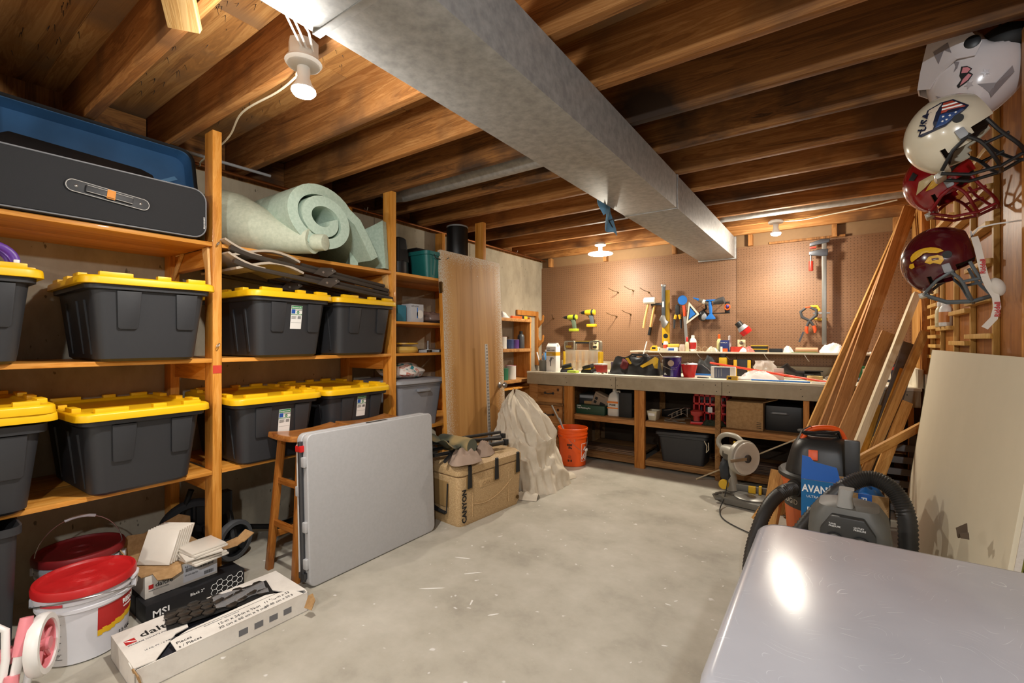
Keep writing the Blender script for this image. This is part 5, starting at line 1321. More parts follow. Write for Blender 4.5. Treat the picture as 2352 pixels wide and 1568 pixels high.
PC = [(-2.93, 3.99, 1.14, .055, .13, '#c7c2ba', 'white paint can with red band on the corner rack', '#a9322a'), (-2.93, 4.02, .80, .055, .13, '#2c6a4b', 'green labelled paint can on the lowest rack shelf', None),
      (-2.93, 4.16, .80, .06, .15, '#d9d2c8', 'white paint can with magenta top on the lowest rack shelf', '#b02574'), (-2.92, 4.12, 1.14, .05, .10, '#2b3a63', 'navy paint tin on the middle rack shelf', '#5a6fa5'),
      (-2.93, 4.24, 1.14, .05, .10, '#4b2b6d', 'purple paint tin on the middle rack shelf', None)]
for x, y, z, r, h, c, lab_, c2 in PC:
    can('paint_can', lab_, (x, y, z), r, h, plain('can ' + c, c, .4), plain('can top ' + c2, c2, .4) if c2 else M_STEEL, group='paint on the corner rack')
bottle('grey_bottle', 'dark grey spray bottle at the end of the middle rack shelf', (-2.92, 4.35, 1.14), .04, .20, plain('dark grey plastic', '#3d3f42', .4), M_BLACK)
rag('white_rag', 'crumpled white rag on top of the corner paint rack', (-2.95, 4.02, 1.4755), .07, .09, .06, 4, M_PAPER)
tb = thing('tape_measure_row', 'orange and yellow level lying along the top of the corner rack', 'level', (-2.90, 4.26, 1.4755))
part(tb, 'bar', MB().box(-.015, .015, -.13, .10, 0, .03), M_ORANGE, .003)
part(tb, 'end_cap', MB().box(-.018, .018, .10, .17, 0, .034), M_TOOLY, .004)
part(tb, 'dark_cap', MB().box(-.016, .016, .06, .10, 0, .036), M_BLACK, .003)
tb.name = 'spirit_level'
# gun-rack style wooden pegs in the corner
gr = wthing('peg_rack', 'brown wooden rack with three curved hooks in the corner beside the pegboard', 'rack', (-3.06, 4.96, 1.2))
part(gr, 'back_strip', MB().box(-3.10, -3.055, 4.93, 4.955, .92, 1.60), W_FIR, .002)
part(gr, 'top_rail', MB().box(-3.095, -3.07, 4.50, 4.93, 1.54, 1.60), W_FIR, .002)
for z in (1.47, 1.22, .99):
    part(gr, 'hook', MB().prism([(-3.055, z - .08), (-2.98, z + .0), (-2.97, z + .07), (-2.98, z + .085), (-2.995, z + .07), (-2.995, z + .03), (-3.02, z + .01), (-3.04, z + .02), (-3.055, z + .06)], 4.935, 4.953, 'y'), W_FIR, .002)

# ------------------------------------------------------------------ clutter on the bench
def Bz(y): return TZ + .0005
wg = thing('water_bottle', 'blue translucent bottle at the far left end of the bench', 'bottle', (-2.74, 4.62, TZ))
part(wg, 'body', MB().lathe([(.045, 0), (.055, .01), (.058, .08), (.052, .10), (.058, .12), (.05, .17), (.02, .20), (.02, .22)], 20), clear('blue clear plastic', (.1, .35, .75), .1, .35))
part(wg, 'cap', MB().lathe([(.022, .215), (.022, .235), (0, .236)], 14), M_WHITE)
cl_ = thing('tool_cup', 'grey pot holding brushes and tools beside the spray gun carton', 'pot', (-2.67, 4.44, TZ))
part(cl_, 'pot', MB().lathe([(.05, 0), (.055, .12), (.051, .12), (.046, .004)], 20), plain('dull grey pot', '#7f8076', .5))
for k, (dx, dy, a, m_) in enumerate([(-.03, 0, -.25, M_WHITE), (.0, .02, -.05, M_GREY), (.03, 0, .15, W_STUD), (.01, -.02, .28, M_STEEL)]):
    single('hand_tool', 'thin tool standing in the grey pot on the bench', 'tool', MB().tube([(0, 0, 0), (a * .25, 0, .20)], [.006, .009], 8), m_, (-2.67 + dx, 4.44 + dy, TZ + .01), group='tools in the grey pot')
sg = carton('spray_gun_carton', 'tall white and yellow spray gun carton at the end of the bench', (-2.535, 4.42, TZ), .12, .10, .275, M_PAPER)
part(sg, 'gable_top', MB().prism([(-.06, .275), (.06, .275), (.055, .315), (-.05, .315)], -.02, .02, 'y').hexa([(-.06, -.05, .275), (.06, -.05, .275), (.06, .05, .275), (-.06, .05, .275)], [(-.055, -.015, .315), (.055, -.015, .315), (.055, .015, .315), (-.055, .015, .315)]), M_PAPER, .001)
part(sg, 'yellow_band', MB().box(-.0602, .0602, -.0506, .0506, .175, .215), plain('mustard print', '#c79a1e', .6))
text(sg, 'SPRAY GUN', .019, (-.055, -.0508, .228), (1, 0, 0), (0, 0, 1), M_INK, bold=.0005)
text(sg, 'HOPPER', .012, (-.055, -.0508, .25), (1, 0, 0), (0, 0, 1), M_INK)
text(sg, 'CONTROL', .014, (-.05, -.0512, .188), (1, 0, 0), (0, 0, 1), M_INKW)
part(sg, 'gun_picture', MB().prism([(-.01, .06), (.0, .06), (.0, .11), (.02, .15), (.035, .14), (.03, .155), (-.005, .16), (-.02, .12), (-.012, .10)], -.0512, -.0506, 'y'), M_INKG)
or_ = thing('parts_organizer', 'clear parts organizer with yellow dividers standing on the bench', 'organizer', (-2.27, 4.62, TZ))
for x in (-.215, .215): part(or_, 'side_latch', MB().box(x - .012, x + .012, -.05, .04, .05, .22), M_TOOLY, .004)
part(or_, 'shell', MB().box(-.21, .21, -.035, .04, 0, .235), clear('clear organizer plastic', (.95, .9, .75), .12, .62), .006)
dv = MB()
for k in range(-2, 3): dv.box(k * .075 - .004, k * .075 + .004, -.025, .035, .01, .23)
dv.box(-.2, .2, -.025, .035, .10, .107).box(-.2, .2, -.025, .035, .0, .008)
part(or_, 'dividers', dv, plain('amber divider', '#d69a2a', .4), .001)
for x in (-.155, .155):
    part(or_, 'corner_grip', MB().mat(frame((x, -.002, .285), (1, 0, 0), (0, 0, 1))).loft([[(p[0], p[1], -.03) for p in rr(.065, .055, .02, 0)], [(p[0], p[1], .03) for p in rr(.065, .055, .02, 0)], [(p[0], p[1], .03) for p in rr(.052, .042, .016, 0)], [(p[0], p[1], -.03) for p in rr(.052, .042, .016, 0)], [(p[0], p[1], -.03) for p in rr(.065, .055, .02, 0)]], False, False), plain('smoke plastic', '#8f8a7c', .35))
hb = part(or_, 'carry_bar', MB().tube([(-.10, 0, .32), (.10, 0, .32)], .012, 10), M_BLACKM)
part(hb, 'yellow_bar', MB().box(-.10, .10, -.006, .006, .332, .338), M_TOOLY)
part(or_, 'badge', MB().box(-.195, -.125, -.0362, -.0355, .265, .285), M_TOOLY)
text(or_, 'DEWALT', .017, (-.19, -.0366, .269), (1, 0, 0), (0, 0, 1), M_INK)
def charger(loc, rz, label):
    e = thing('battery_charger', label, 'charger', loc, rz, group='battery chargers on the bench')
    part(e, 'base', MB().hexa([(-.07, -.05, 0), (.07, -.05, 0), (.07, .05, 0), (-.07, .05, 0)], [(-.06, -.045, .035), (.06, -.045, .035), (.06, .045, .045), (-.06, .045, .045)]), M_BLACK, .006)
    part(e, 'battery', MB().at((.0, 0, .045), (R(8), R(-14), 0)).box(-.05, .05, -.038, .038, 0, .04), M_BLACKM, .005)
    part(e, 'yellow_side', MB().at((.0, 0, .045), (R(8), R(-14), 0)).box(-.052, .052, -.040, -.036, -.012, .006).box(-.052, .052, .036, .040, -.012, .006), M_TOOLY, .002)
    return e
charger((-2.35, 4.40, TZ), R(20), 'black and yellow battery charger at the foot of the organizer')
charger((-2.105, 4.42, TZ), R(-8), 'black and yellow battery charger beside the small red box')
single('green_sponge', 'lime green and white scouring pad on the bench edge', 'sponge', MB().box(-.055, .055, -.035, .035, 0, .025), plain('lime foam', '#b9d24a', .8, var=.3, scale=60), (-2.245, 4.335, TZ), R(-5), bevel=.006)
rb = carton('red_box', 'small red printed box on the bench between charger and black bag', (-2.03, 4.55, TZ), .12, .09, .095, plain('dull red print', '#a8312a', .5), R(-12))
part(rb, 'paper_band', MB().box(-.0605, .0605, -.0456, .0456, .082, .0955), M_PAPER)
carton('purple_carton', 'small dark purple carton against the back board behind the black bag', (-1.97, 4.90, TZ), .14, .08, .10, plain('dark purple print', '#3b2f45', .5))
random.seed(14)
for k in range(10):
    single('small_fitting', 'small metal fitting scattered on the bench before the black bag', 'fitting', MB().cyl((-.012, 0, .008), (.014, .004, .008), .008, .005, 8), M_GREY if k % 3 else M_BRASS, (random.uniform(-2.05, -1.86), random.uniform(4.34, 4.6), TZ + .0002), random.uniform(0, 3), group='scattered fittings')
# tool bag
M_BAG = plain('black nylon', '#1b1b1c', .55, var=.25, scale=14, bump=.1)
bg = thing('tool_bag', 'black and yellow tool bag slumped open on the bench', 'bag', (-1.64, 4.52, TZ))
def bagside(seed, cx, w, h, d, ph):
    def fn(u, v):
        a = 2 * PI * u
        n1 = 1 - 2 * abs(mnoise.noise(Vector((math.cos(a) * 1.8, math.sin(a) * 1.8, v * 2 + seed))))
        sq = (abs(math.cos(a)) ** 4 + abs(math.sin(a)) ** 4) ** -.25
        r = (1 - .28 * v + .07 * n1)
        return (cx + math.cos(a) * sq * w * r + ph * v, math.sin(a) * sq * d * (1 - .45 * v + .07 * n1), h * v * (1 + .10 * n1))
    return MB().grid(fn, 40, 14, cu=True)
part(bg, 'bag_half', bagside(2, -.11, .135, .165, .12, .02), M_BAG, smooth=60, solid=.004)
part(bg, 'bag_half', bagside(6, .09, .175, .165, .13, .01), M_BAG, smooth=60, solid=.004)
part(bg, 'open_mouth', MB().tube([(-.04, -.09, .17), (.01, -.10, .205), (.10, -.09, .20), (.19, -.06, .15), (.10, .06, .20), (.0, .08, .19)], .010, 8, closed=True), M_BAG)
part(bg, 'yellow_flap', MB().add([(.10, -.125, .09), (.16, -.135, .125), (.245, -.12, .185), (.27, -.10, .165), (.265, -.115, .07), (.24, -.13, .075), (.225, -.135, .12), (.17, -.14, .095), (.13, -.14, .075)], [(0, 1, 7, 8), (1, 2, 6, 7), (2, 3, 4, 5, 6)]), M_TOOLY, solid=.004, label='yellow trim on the flap')
part(bg, 'yellow_edge', MB().add([(-.05, -.13, .165), (-.02, -.13, .17), (.02, -.14, .115), (.0, -.14, .105)], [(0, 1, 2, 3)]), M_TOOLY, solid=.003)
part(bg, 'red_lining', MB().sph((-.075, -.06, .09), (.055, .05, .07), 14, 10, crump(3, .3, 2)), plain('dark red lining', '#5a1518', .8))
part(bg, 'carry_strap', MB().tube([(.17, -.12, .185), (.23, -.08, .195), (.262, -.06, .19)], .013, 8, fl=.4), plain('grey webbing', '#4c4647', .8))
# paint can, red cup
pc = thing('paint_can', 'purple and black paint can standing at the front of the bench', 'can', (-1.235, 4.40, TZ))
part(pc, 'body', MB().lathe([(.080, 0), (.083, .004), (.081, .01), (.081, .178), (.083, .183), (.083, .188)], 36), plain('deep purple print', '#31186b', .3))
part(pc, 'dark_half', MB().cpatch(.0812, R(-175), R(-84), .012, .176, 12), plain('black purple print', '#15121f', .3))
part(pc, 'rim', MB().lathe([(.083, .183), (.085, .187), (.083, .192), (.078, .19), (.074, .184), (0, .184)], 36), M_STEEL)
part(pc, 'round_badge', MB().mat(frame((.012, -.0815, .13), (1, .15, 0), (0, 0, 1))).lathe([(.028, 0), (.028, .0012)], 24), plain('bronze badge', '#b59a86', .4))
text(pc, 'paint &\nprimer', .017, (.018, -.0835, .085), (1, .2, 0), (0, 0, 1), plain('pale purple print', '#8b6fc0', .5))
text(pc, 'SATIN\nENAMEL', .010, (-.055, -.063, .03), (1, -.7, 0), (0, 0, 1), M_INKW)
part(pc, 'wire_ear', MB().cb((-.079, -.03, .15), (.012, .014, .014)).tube([(-.083, -.035, .15), (-.06, -.072, .10), (.02, -.09, .07), (.07, -.06, .10), (.082, -.02, .15)], .0016, 5), M_STEEL)
ru = thing('red_cup', 'red fluted plastic cup with white rag beside the purple paint can', 'cup', (-1.085, 4.42, TZ))
part(ru, 'cup', MB().loft([[(r * (1 + .10 * math.cos(5 * a) * f) * math.cos(a), r * (1 + .10 * math.cos(5 * a) * f) * math.sin(a), z) for a in [2 * PI * k / 50 for k in range(50)]] for r, z, f in ((.046, 0, 0), (.048, .004, .1), (.068, .118, 1), (.066, .118, 1), (.044, .006, .1))]), M_RED, smooth=50)
part(ru, 'rag', MB().sph((.01, .01, .115), (.06, .055, .018), 20, 10, crump(6, .7, 3)), M_PAPER)
ir = thing('paint_edger', 'black hand plane with blue and white sole behind the red cup', 'tool', (-.985, 4.60, TZ), R(8))
part(ir, 'sole', MB().prism([(-.10, -.045), (.08, -.045), (.12, 0), (.08, .045), (-.10, .045)], .012, .028), M_BLUE, .003)
part(ir, 'white_edge', MB().prism([(-.10, -.047), (.09, -.047), (.127, 0), (.09, .047), (-.10, .047)], 0, .012), M_WHITE, .002)
part(ir, 'body', MB().loft([rr(.085, .035, .02, .028, 4, -.01), rr(.07, .03, .02, .07, 4, -.03), rr(.04, .025, .015, .115, 4, -.06)]), M_BLACK)
cap_ = rag('baseball_hat', 'black cap sitting on the bench under the pegboard shelf', (-1.02, 4.86, TZ), .13, .12, .155, 31, M_BLACKM, cat='cap')
for dx, nm in ((-.875, 'yellow and black drill standing under the pegboard shelf'),):
    yl = thing('cordless_tool', nm, 'drill', (dx, 4.88, TZ))
    part(yl, 'base', MB().box(-.03, .045, -.04, .04, 0, .04), M_BLACK, .005)
    part(yl, 'grip', MB().box(-.03, .0, -.02, .02, .04, .10), M_TOOLY, .006)
    part(yl, 'motor', MB().box(-.035, .035, -.035, .035, .09, .175), M_TOOLY, .01)
    part(yl, 'chuck', MB().lathe([(.03, .175), (.032, .205), (.02, .21), (0, .21)], 16), M_BLACK)
rd = thing('work_radio', 'black jobsite charger with yellow side bars under the pegboard shelf', 'charger', (-.70, 4.88, TZ))
part(rd, 'body', MB().box(-.07, .07, -.05, .05, 0, .16), M_BLACK, .012)
for x in (-.075, .045): part(rd, 'yellow_bar', MB().box(x, x + .03, -.056, -.046, .0, .155), M_TOOLY, .006)
sbx = carton('metal_box', 'white plate with blue printed panel propped at the front of the bench', (-.80, 4.46, TZ), .20, .05, .105, M_PAPER)
part(sbx, 'printed_panel', MB().box(-.07, .06, -.0256, -.025, .004, .098), plain('slate blue print', '#4a5270', .5))
part(sbx, 'print_streaks', MB().box(-.06, -.05, -.026, -.0256, .01, .09).box(-.035, -.03, -.026, -.0256, .01, .08).box(-.015, -.01, -.026, -.0256, .02, .09), M_GREY, smooth=0)
yb = carton('yellow_box', 'small yellow box at the front edge of the bench', (-.70, 4.31, TZ), .085, .04, .035, M_TOOLY, R(-3))
part(yb, 'print', MB().box(-.03, -.005, -.0206, -.02, .008, .024), M_INK)
single('red_pole', 'long orange-red pole lying across the back of the bench', 'pole', MB().tube([(-.965, 4.735, TZ + .125), (-.25, 4.50, TZ + .035)], .010, 10).tube([(-.25, 4.50, TZ + .035), (-.03, 4.43, TZ + .009)], .008, 10), plain('coral red handle', '#dd3f22', .4))
single('blue_roller_pole', 'blue and white marker pole lying along the front of the bench', 'pole', MB().cyl((-.56, 4.35, TZ + .007), (-.14, 4.35, TZ + .007), .0065, n=10), M_BLUE)
single('white_tube', 'white tube lying in line with the blue pole on the bench', 'tube', MB().cyl((-.132, 4.35, TZ + .007), (-.02, 4.355, TZ + .007), .0065, n=10), M_WHITE)
single('clear_bag', 'crumpled clear plastic bag standing behind the yellow box', 'bag', MB().grid(lambda u, v: (-.50 + .11 * (1 - .35 * v) * math.cos(2 * PI * u) * (1 + .3 * mnoise.noise(Vector((math.cos(6.28 * u) * 3, math.sin(6.28 * u) * 3, v * 4)))), 4.755 + .06 * math.sin(2 * PI * u) * (1 + .3 * mnoise.noise(Vector((math.cos(6.28 * u) * 3, math.sin(6.28 * u) * 3, v * 4 + 5)))), TZ + .001 + .155 * v), 36, 14, cu=True), clear('clear crinkled film', (.92, .86, .80), .12, .55), smooth=25)
rag('white_plastic', 'flat heap of clear white plastic on the bench front', (-.53, 4.48, TZ), .17, .09, .05, 8, clear('milky film', (.9, .86, .84), .2, .3), cat='plastic', amp=1.0, fr=3)
carton('pale_card', 'pale upright card between plastic bag and black fitting', (-.375, 4.56, TZ), .075, .02, .10, plain('blush card', '#cdb9b0', .6))
bf = thing('black_fitting', 'black plastic pipe elbow lying at the back of the bench', 'fitting', (-.22, 4.72, TZ), R(10))
part(bf, 'elbow', MB().tube([(-.13, 0, .12), (-.10, 0, .08), (-.04, 0, .045), (.06, .0, .04), (.14, .02, .055)], [.038, .036, .034, .036, .026], 14), M_BLACK)
part(bf, 'plate', MB().prism([(.02, -.05), (.16, -.02), (.15, .05), (.03, .06)], .07, .078), M_BLACKM, .002)
part(bf, 'ring', MB().lathe([(.03, 0), (.036, .004), (.036, .05), (.03, .054), (.03, 0)], 18, c=(.05, -.07, 0)), M_BLACKM)
tp = thing('masking_tape', 'roll of masking tape lying near the black fitting', 'tape', (-.115, 4.55, TZ))
part(tp, 'roll', MB().lathe([(.032, 0), (.055, 0), (.055, .045), (.032, .045), (.032, 0)], 26), plain('tape tan', '#c9b478', .6))
part(tp, 'core', MB().lathe([(.030, .0005), (.0318, .0005), (.0318, .0455), (.030, .0455), (.030, .0005)], 26), M_CARD)
hz = thing('hose_clamp', 'coil of grey and white hose on the bench beside the leaning boards', 'hose', (0.075, 4.56, TZ))
for k in range(3): part(hz, 'loop', MB().tube([(.055 * k - .06 + .055 * math.cos(a), .035 * math.sin(a) - .01 * k, .012 + .03 * (1 + math.sin(a)) * .6) for a in [2 * PI * q / 18 for q in range(18)]], .007, 7, closed=True), (M_STEEL, M_WHITE, M_DSTEEL)[k])
bk = [(.10, 4.75, .045, .16, .19, '#2b6a86', 'blue and yellow seed packet standing behind the leaning boards'), (.225, 4.70, .06, .12, .13, '#1f5c34', 'green carton behind the leaning boards'), (.335, 4.86, .13, .13, .17, '#2c2f48', 'navy and red box behind the white leaning board')]
for x, y, w, d, h, c, l_ in bk:
    q_ = carton('bench_box', l_, (x, y, TZ), w * 1.3, d * .6, h, plain('print ' + c, c, .5))
    if c == '#2c2f48':
        part(q_, 'red_band', MB().box(-.0847, .0847, -.0395, .0395, .10, .125).box(-.0847, .0847, -.0395, .0395, .15, .171), M_RED)
        part(q_, 'price_label', MB().box(.01, .06, -.0402, -.0395, .02, .075), M_PAPER)
    elif c == '#2b6a86':
        part(q_, 'yellow_band', MB().box(-.0296, .0296, -.0485, .0485, .12, .14).box(-.0296, .0296, -.0485, .0485, .04, .06), M_TOOLY)
        part(q_, 'red_dot', MB().box(-.015, .015, -.0490, -.0485, .085, .11), M_RED)
    else:
        part(q_, 'price_label', MB().box(-.02, .03, -.0366, -.036, .06, .11), M_PAPER)
for k, (x, y, w, d, a, m_) in enumerate([(-1.3, 4.6, .12, .08, 10, M_PAPER), (-.30, 4.42, .22, .05, -4, M_PAPER), (.05, 4.40, .2, .09, 5, M_PAPER), (.28, 4.40, .18, .10, -8, M_PAPER), (-.62, 4.38, .16, .03, 2, M_STEEL), (-.96, 4.40, .10, .02, -15, M_DSTEEL), (.40, 4.42, .1, .1, 4, M_PAPER)]):
    single('paper_sheet' if m_ is M_PAPER else 'flat_tool', ('loose paper sheet on the bench top' if m_ is M_PAPER else 'thin steel tool lying on the bench front edge'), 'paper' if m_ is M_PAPER else 'tool', MB().box(-w / 2, w / 2, -d / 2, d / 2, 0, .003 if m_ is M_PAPER else .008), m_, (x, y, TZ + .0003), R(a), group='papers on the bench' if m_ is M_PAPER else 'thin tools on the bench')

# ------------------------------------------------------------------ things on the pegboard shelf
SZ2 = 1.1185
single('paint_stick', 'white stir stick leaning at the left end of the pegboard shelf', 'stick', MB().tube([(-1.66, 4.82, 1.06), (-1.63, 4.86, 1.22)], .006, 6), M_WHITE)
tm = thing('tape_measure', 'yellow tape measure on the pegboard shelf', 'tape measure', (-1.575, 4.94, SZ2))
part(tm, 'case', MB().prism([(-.04, 0), (.042, 0), (.045, .03), (.025, .058), (-.015, .058), (-.04, .03)], -.022, .022, 'y'), M_TOOLY, .006)
part(tm, 'label', MB().box(-.02, .02, -.0226, -.022, .02, .04), M_BLACK)
for k, (x, r, c) in enumerate(((-1.525, .022, '#d9d3c4'), (-1.50, .016, '#b79a6a'))):
    e = thing('tape_roll', ('white' if k == 0 else 'tan') + ' small tape roll on the shelf beside the yellow topped bottle', 'tape', (x, 4.93, SZ2), group='small tape rolls')
    part(e, 'roll', MB().lathe([(r * .55, -.01), (r, -.01), (r, .01), (r * .55, .01), (r * .55, -.01)], 20, ax='y', c=(0, 0, r)), plain('tape ' + c, c, .5))
b_ = bottle('adhesive_can', 'white and red bottle with yellow cap on the pegboard shelf', (-1.455, 4.95, SZ2), .026, .135, M_WHITE, M_TOOLY, .035, .75, .8, lab=plain('red orange print', '#c94427', .5))
carton('hardware_jar', 'small glass jar of screws in front of the yellow capped bottle', (-1.46, 4.90, SZ2), .07, .05, .03, clear('jar glass', (.75, .73, .6), .1, .4), cat='jar')
bxw = carton('white_tub', 'low white box with blue print under a yellow sponge', (-1.375, 4.94, SZ2), .11, .08, .04, M_PAPER)
part(bxw, 'blue_print', MB().box(-.04, .02, -.0406, -.04, .006, .03), M_LABB)
single('yellow_sponge', 'yellow sponge lying on the low white box', 'sponge', MB().box(-.055, .055, -.035, .035, 0, .036), plain('sponge yellow', '#d9bf4c', .9, var=.15, scale=90, bump=.2), (-1.37, 4.94, SZ2 + .0405), bevel=.01)
e = thing('clear_cup', 'clear beige plastic cup on the shelf between sponge and glue', 'cup', (-1.275, 4.92, SZ2))
part(e, 'cup', MB().lathe([(.025, 0), (.03, .02), (.028, .065), (.022, .072), (0, .072)], 18), clear('beige clear', (.75, .6, .5), .15, .4))
bottle('glue_bottle', 'slim cream glue bottle with red cap on the shelf', (-1.228, 4.92, SZ2), .019, .15, plain('cream bottle', '#d8cda6', .4), M_RED, .05, .55, .5)
bw = bottle('solvent_bottle', 'white bottle with red label beside the slim glue bottle', (-1.178, 4.95, SZ2), .036, .165, M_WHITE, M_WHITE, .03, .45, .5, lab=plain('label red', '#b01e1c', .5))
sgz = thing('safety_glasses', 'clear safety glasses lying on the pegboard shelf', 'glasses', (-1.08, 4.90, SZ2))
for x in (-.032, .032): part(sgz, 'lens_rim', MB().tube([(x + .026 * math.cos(a), -.01, .024 + .022 * math.sin(a)) for a in [2 * PI * k / 18 for k in range(18)]], .0028, 6, closed=True), plain('tan frame', '#a48a66', .4))
for s_ in (1, -1): part(sgz, 'temple', MB().tube([(s_ * .058, -.01, .028), (s_ * .065, .05, .028), (s_ * .06, .12, .012)], .003, 6), plain('tan frame', '#a48a66', .4))
rag('clear_packet', 'crumpled grey-green plastic packet beside the safety glasses', (-.985, 4.90, SZ2), .06, .045, .035, 9, plain('sage film', '#b5b09a', .3), cat='packet', amp=.8)
bottle('spray_bottle', 'pale yellow bottle with orange cap beside the blue cartons', (-.925, 4.94, SZ2), .022, .175, plain('pale yellow liquid', '#d9d192', .3), M_ORANGE, .05, .5, .6)
cbx = carton('blue_carton', 'dark blue printed carton on the shelf with small orange corner', (-.868, 4.92, SZ2), .075, .06, .115, plain('dark blue print', '#1f2f6e', .5))
part(cbx, 'orange_corner', MB().box(-.015, .03, -.0306, -.03, .0, .032), M_ORANGE)
part(cbx, 'white_patch', MB().box(-.036, -.016, -.0306, -.03, .0, .05), M_PAPER)
text(cbx, 'GORILLA', .015, (-.034, -.0308, .085), (1, 0, 0), (0, 0, 1), M_INKW)
bottle('white_nozzle_tube', 'white tapered nozzle behind the blue cartons', (-.835, 4.99, SZ2), .02, .16, M_WHITE, M_WHITE, .06, .7, .8, cat='nozzle')
rt_ = thing('red_tape', 'red roll of tape lying on the pegboard shelf', 'tape', (-.755, 4.93, SZ2))
part(rt_, 'roll', MB().lathe([(.045, 0), (.065, 0), (.065, .05), (.045, .05), (.045, 0)], 28), plain('tape red', '#cc3a26', .5))
rag('red_wrapper', 'torn red and white wrapper beside the red tape', (-.65, 4.91, SZ2), .05, .04, .045, 17, plain('coral wrapper', '#d0655a', .5, var=.4, scale=30), cat='wrapper')
rag('white_wrapper', 'crumpled white paper in front of the red tape', (-.70, 4.885, SZ2), .04, .025, .035, 19, M_PAPER, cat='paper')
for k, (z, w) in enumerate(((0, .13), (.032, .135))):
    e = thing('bit_case', ('lower' if k == 0 else 'upper') + ' black and yellow drill bit case on the pegboard shelf', 'case', (-.565, 4.94, SZ2 + z), group='drill bit cases')
    part(e, 'case', MB().box(-w / 2, w / 2, -.045, .045, 0, .024), M_BLACK, .005)
    part(e, 'yellow_lid', MB().box(-w / 2 - .004, w / 2 + .004, -.047, .047, .024, .0315), M_TOOLY, .003)
single('black_case_small', 'small plain black case on the shelf beside crumpled bags', 'case', MB().box(-.055, .055, -.035, .035, 0, .035), M_BLACK, (-.425, 4.91, SZ2), bevel=.005)
rag('shelf_bag', 'small crumpled clear bag beside the plain black case', (-.335, 4.92, SZ2), .05, .04, .04, 22, clear('milky film', (.9, .86, .84), .2, .3), cat='bag', amp=.9)
e = thing('peach_towel', 'folded peach cloth on the pegboard shelf under the spring clamps', 'cloth', (-.185, 4.94, SZ2))
part(e, 'outer_fold', MB().loft([[(x, p[0], p[1]) for p in rr(.06, .022, .02, 0, 4, 0, .024)] for x in (-.085, .085)]), plain('peach cloth', '#d09a78', .9), .004)
part(e, 'inner_fold', MB().box(-.086, .086, -.045, .045, .022, .026), plain('pale peach', '#e2bfa0', .9))
e['group'] = 'cloths on the shelf'
rag('white_bag', 'crumpled white plastic bags at the right of the pegboard shelf', (.01, 4.94, SZ2), .115, .07, .065, 25, plain('white film', '#d8d2ce', .35, var=.1), cat='bag', amp=.8)
rag('white_bag', 'smaller white plastic bag on the shelf nearest the leaning boards', (.12, 4.93, SZ2), .06, .05, .04, 27, plain('white film', '#d8d2ce', .35, var=.1), cat='bag', amp=.8)
for k in range(3):
    single('paper_sheet', 'flat papers at the far right of the pegboard shelf', 'paper', MB().box(-.09, .09, -.06, .06, 0, .005), M_PAPER, (.31 + .05 * k, 4.95, SZ2 + .006 * k), R(5 * k - 4), group='papers on the pegboard shelf')
single('green_sheet', 'pale green flyer lying under the peach cloth', 'paper', MB().box(-.10, .10, -.03, .03, 0, .003), plain('pale green paper', '#9db98a', .7), (-.20, 4.885, SZ2))
# ------------------------------------------------------------------ tools on the pegboard
for x, z, dx, lab_ in ((-2.05, 1.80, -.06, 'bare wire pegboard hook, upper row, nearest the drills'), (-1.87, 1.81, -.05, 'bare wire pegboard hook, middle of the upper three'), (-1.69, 1.78, -.05, 'bare wire pegboard hook, upper row, nearest the mallet'),
                       (-2.07, 1.52, -.07, 'bare wire pegboard hook, lower row, nearest the drills'), (-1.90, 1.54, -.05, 'bare wire pegboard hook, lower row, below the upper three'), (-2.92, 1.52, .06, 'bare wire hook beside the wooden peg rack')):
    single('pegboard_hook', lab_, 'hook', MB().tube([(x + .003, BY - .001, z - .02), (x, BY - .012, z), (x + dx * .5, BY - .08, z + .008), (x + dx, BY - .15, z + .035)], .003, 6).cb((x, BY - .006, z - .005), (.02, .012, .008)), M_BRASS, group='pegboard hooks')
def drill(label, loc, body, hand, s=1.0, foot=None):
    e = thing('cordless_drill', label, 'drill', loc, group='drills on the pegboard')
    part(e, 'peg_hook', MB().tube([(-.02, -.03, -.036), (-.02, .0, -.04), (-.02, .1155, -.04)], .003, 6), M_BRASS)
    part(e, 'motor_housing', MB().lathe([(.012 * s, -.055), (.028 * s, -.05), (.032 * s, -.03), (.034 * s, .05), (.03 * s, .07), (.0, .075)], 20, ax='x'), body)
    part(e, 'chuck', MB().lathe([(.004, -.13), (.004, -.105), (.014 * s, -.104), (.019 * s, -.085), (.022 * s, -.06), (.02 * s, -.05)], 16, ax='x'), M_BLACK)
    part(e, 'grip', MB().hexa([(-.005, -.018, -.02), (.045, -.018, -.02), (.045, .018, -.02), (-.005, .018, -.02)], [(.02, -.016, -.14), (.062, -.016, -.14), (.062, .016, -.14), (.02, .016, -.14)]), hand, .006)
    part(e, 'foot', MB().box(-.025, .085, -.034, .034, -.172, -.138), foot or body, .008)
    part(e, 'trigger', MB().cb((.0, 0, -.045), (.02, .012, .03)), M_BLACK, .004)
    part(e, 'vent_band', MB().lathe([(.0345 * s, .03), (.0352 * s, .034), (.0352 * s, .05), (.034 * s, .054)], 20, ax='x'), M_BLACKM)
    return e
drill('lime green and grey drill hanging on the pegboard', (-2.60, 4.985, 1.515), plain('lime plastic', '#a8b32a', .45), plain('olive grey grip', '#5c6a55', .6), .95)
drill('yellow and black drill hanging on the pegboard beside the lime one', (-2.365, 4.985, 1.565), M_TOOLY, plain('grey grip', '#4d5258', .6), 1.05)
def w_on(name, label, cat, x, z):
    e = thing(name, label, cat, (x, 5.03, z))
    part(e, 'peg_hook', MB().tube([(0, -.045, .012), (0, .0, .006), (0, .071, .006)], .003, 6), M_BRASS)
    return e
ml = w_on('rubber_mallet', 'white headed mallet with pale handle hanging on the pegboard', 'mallet', -1.645, 1.67)
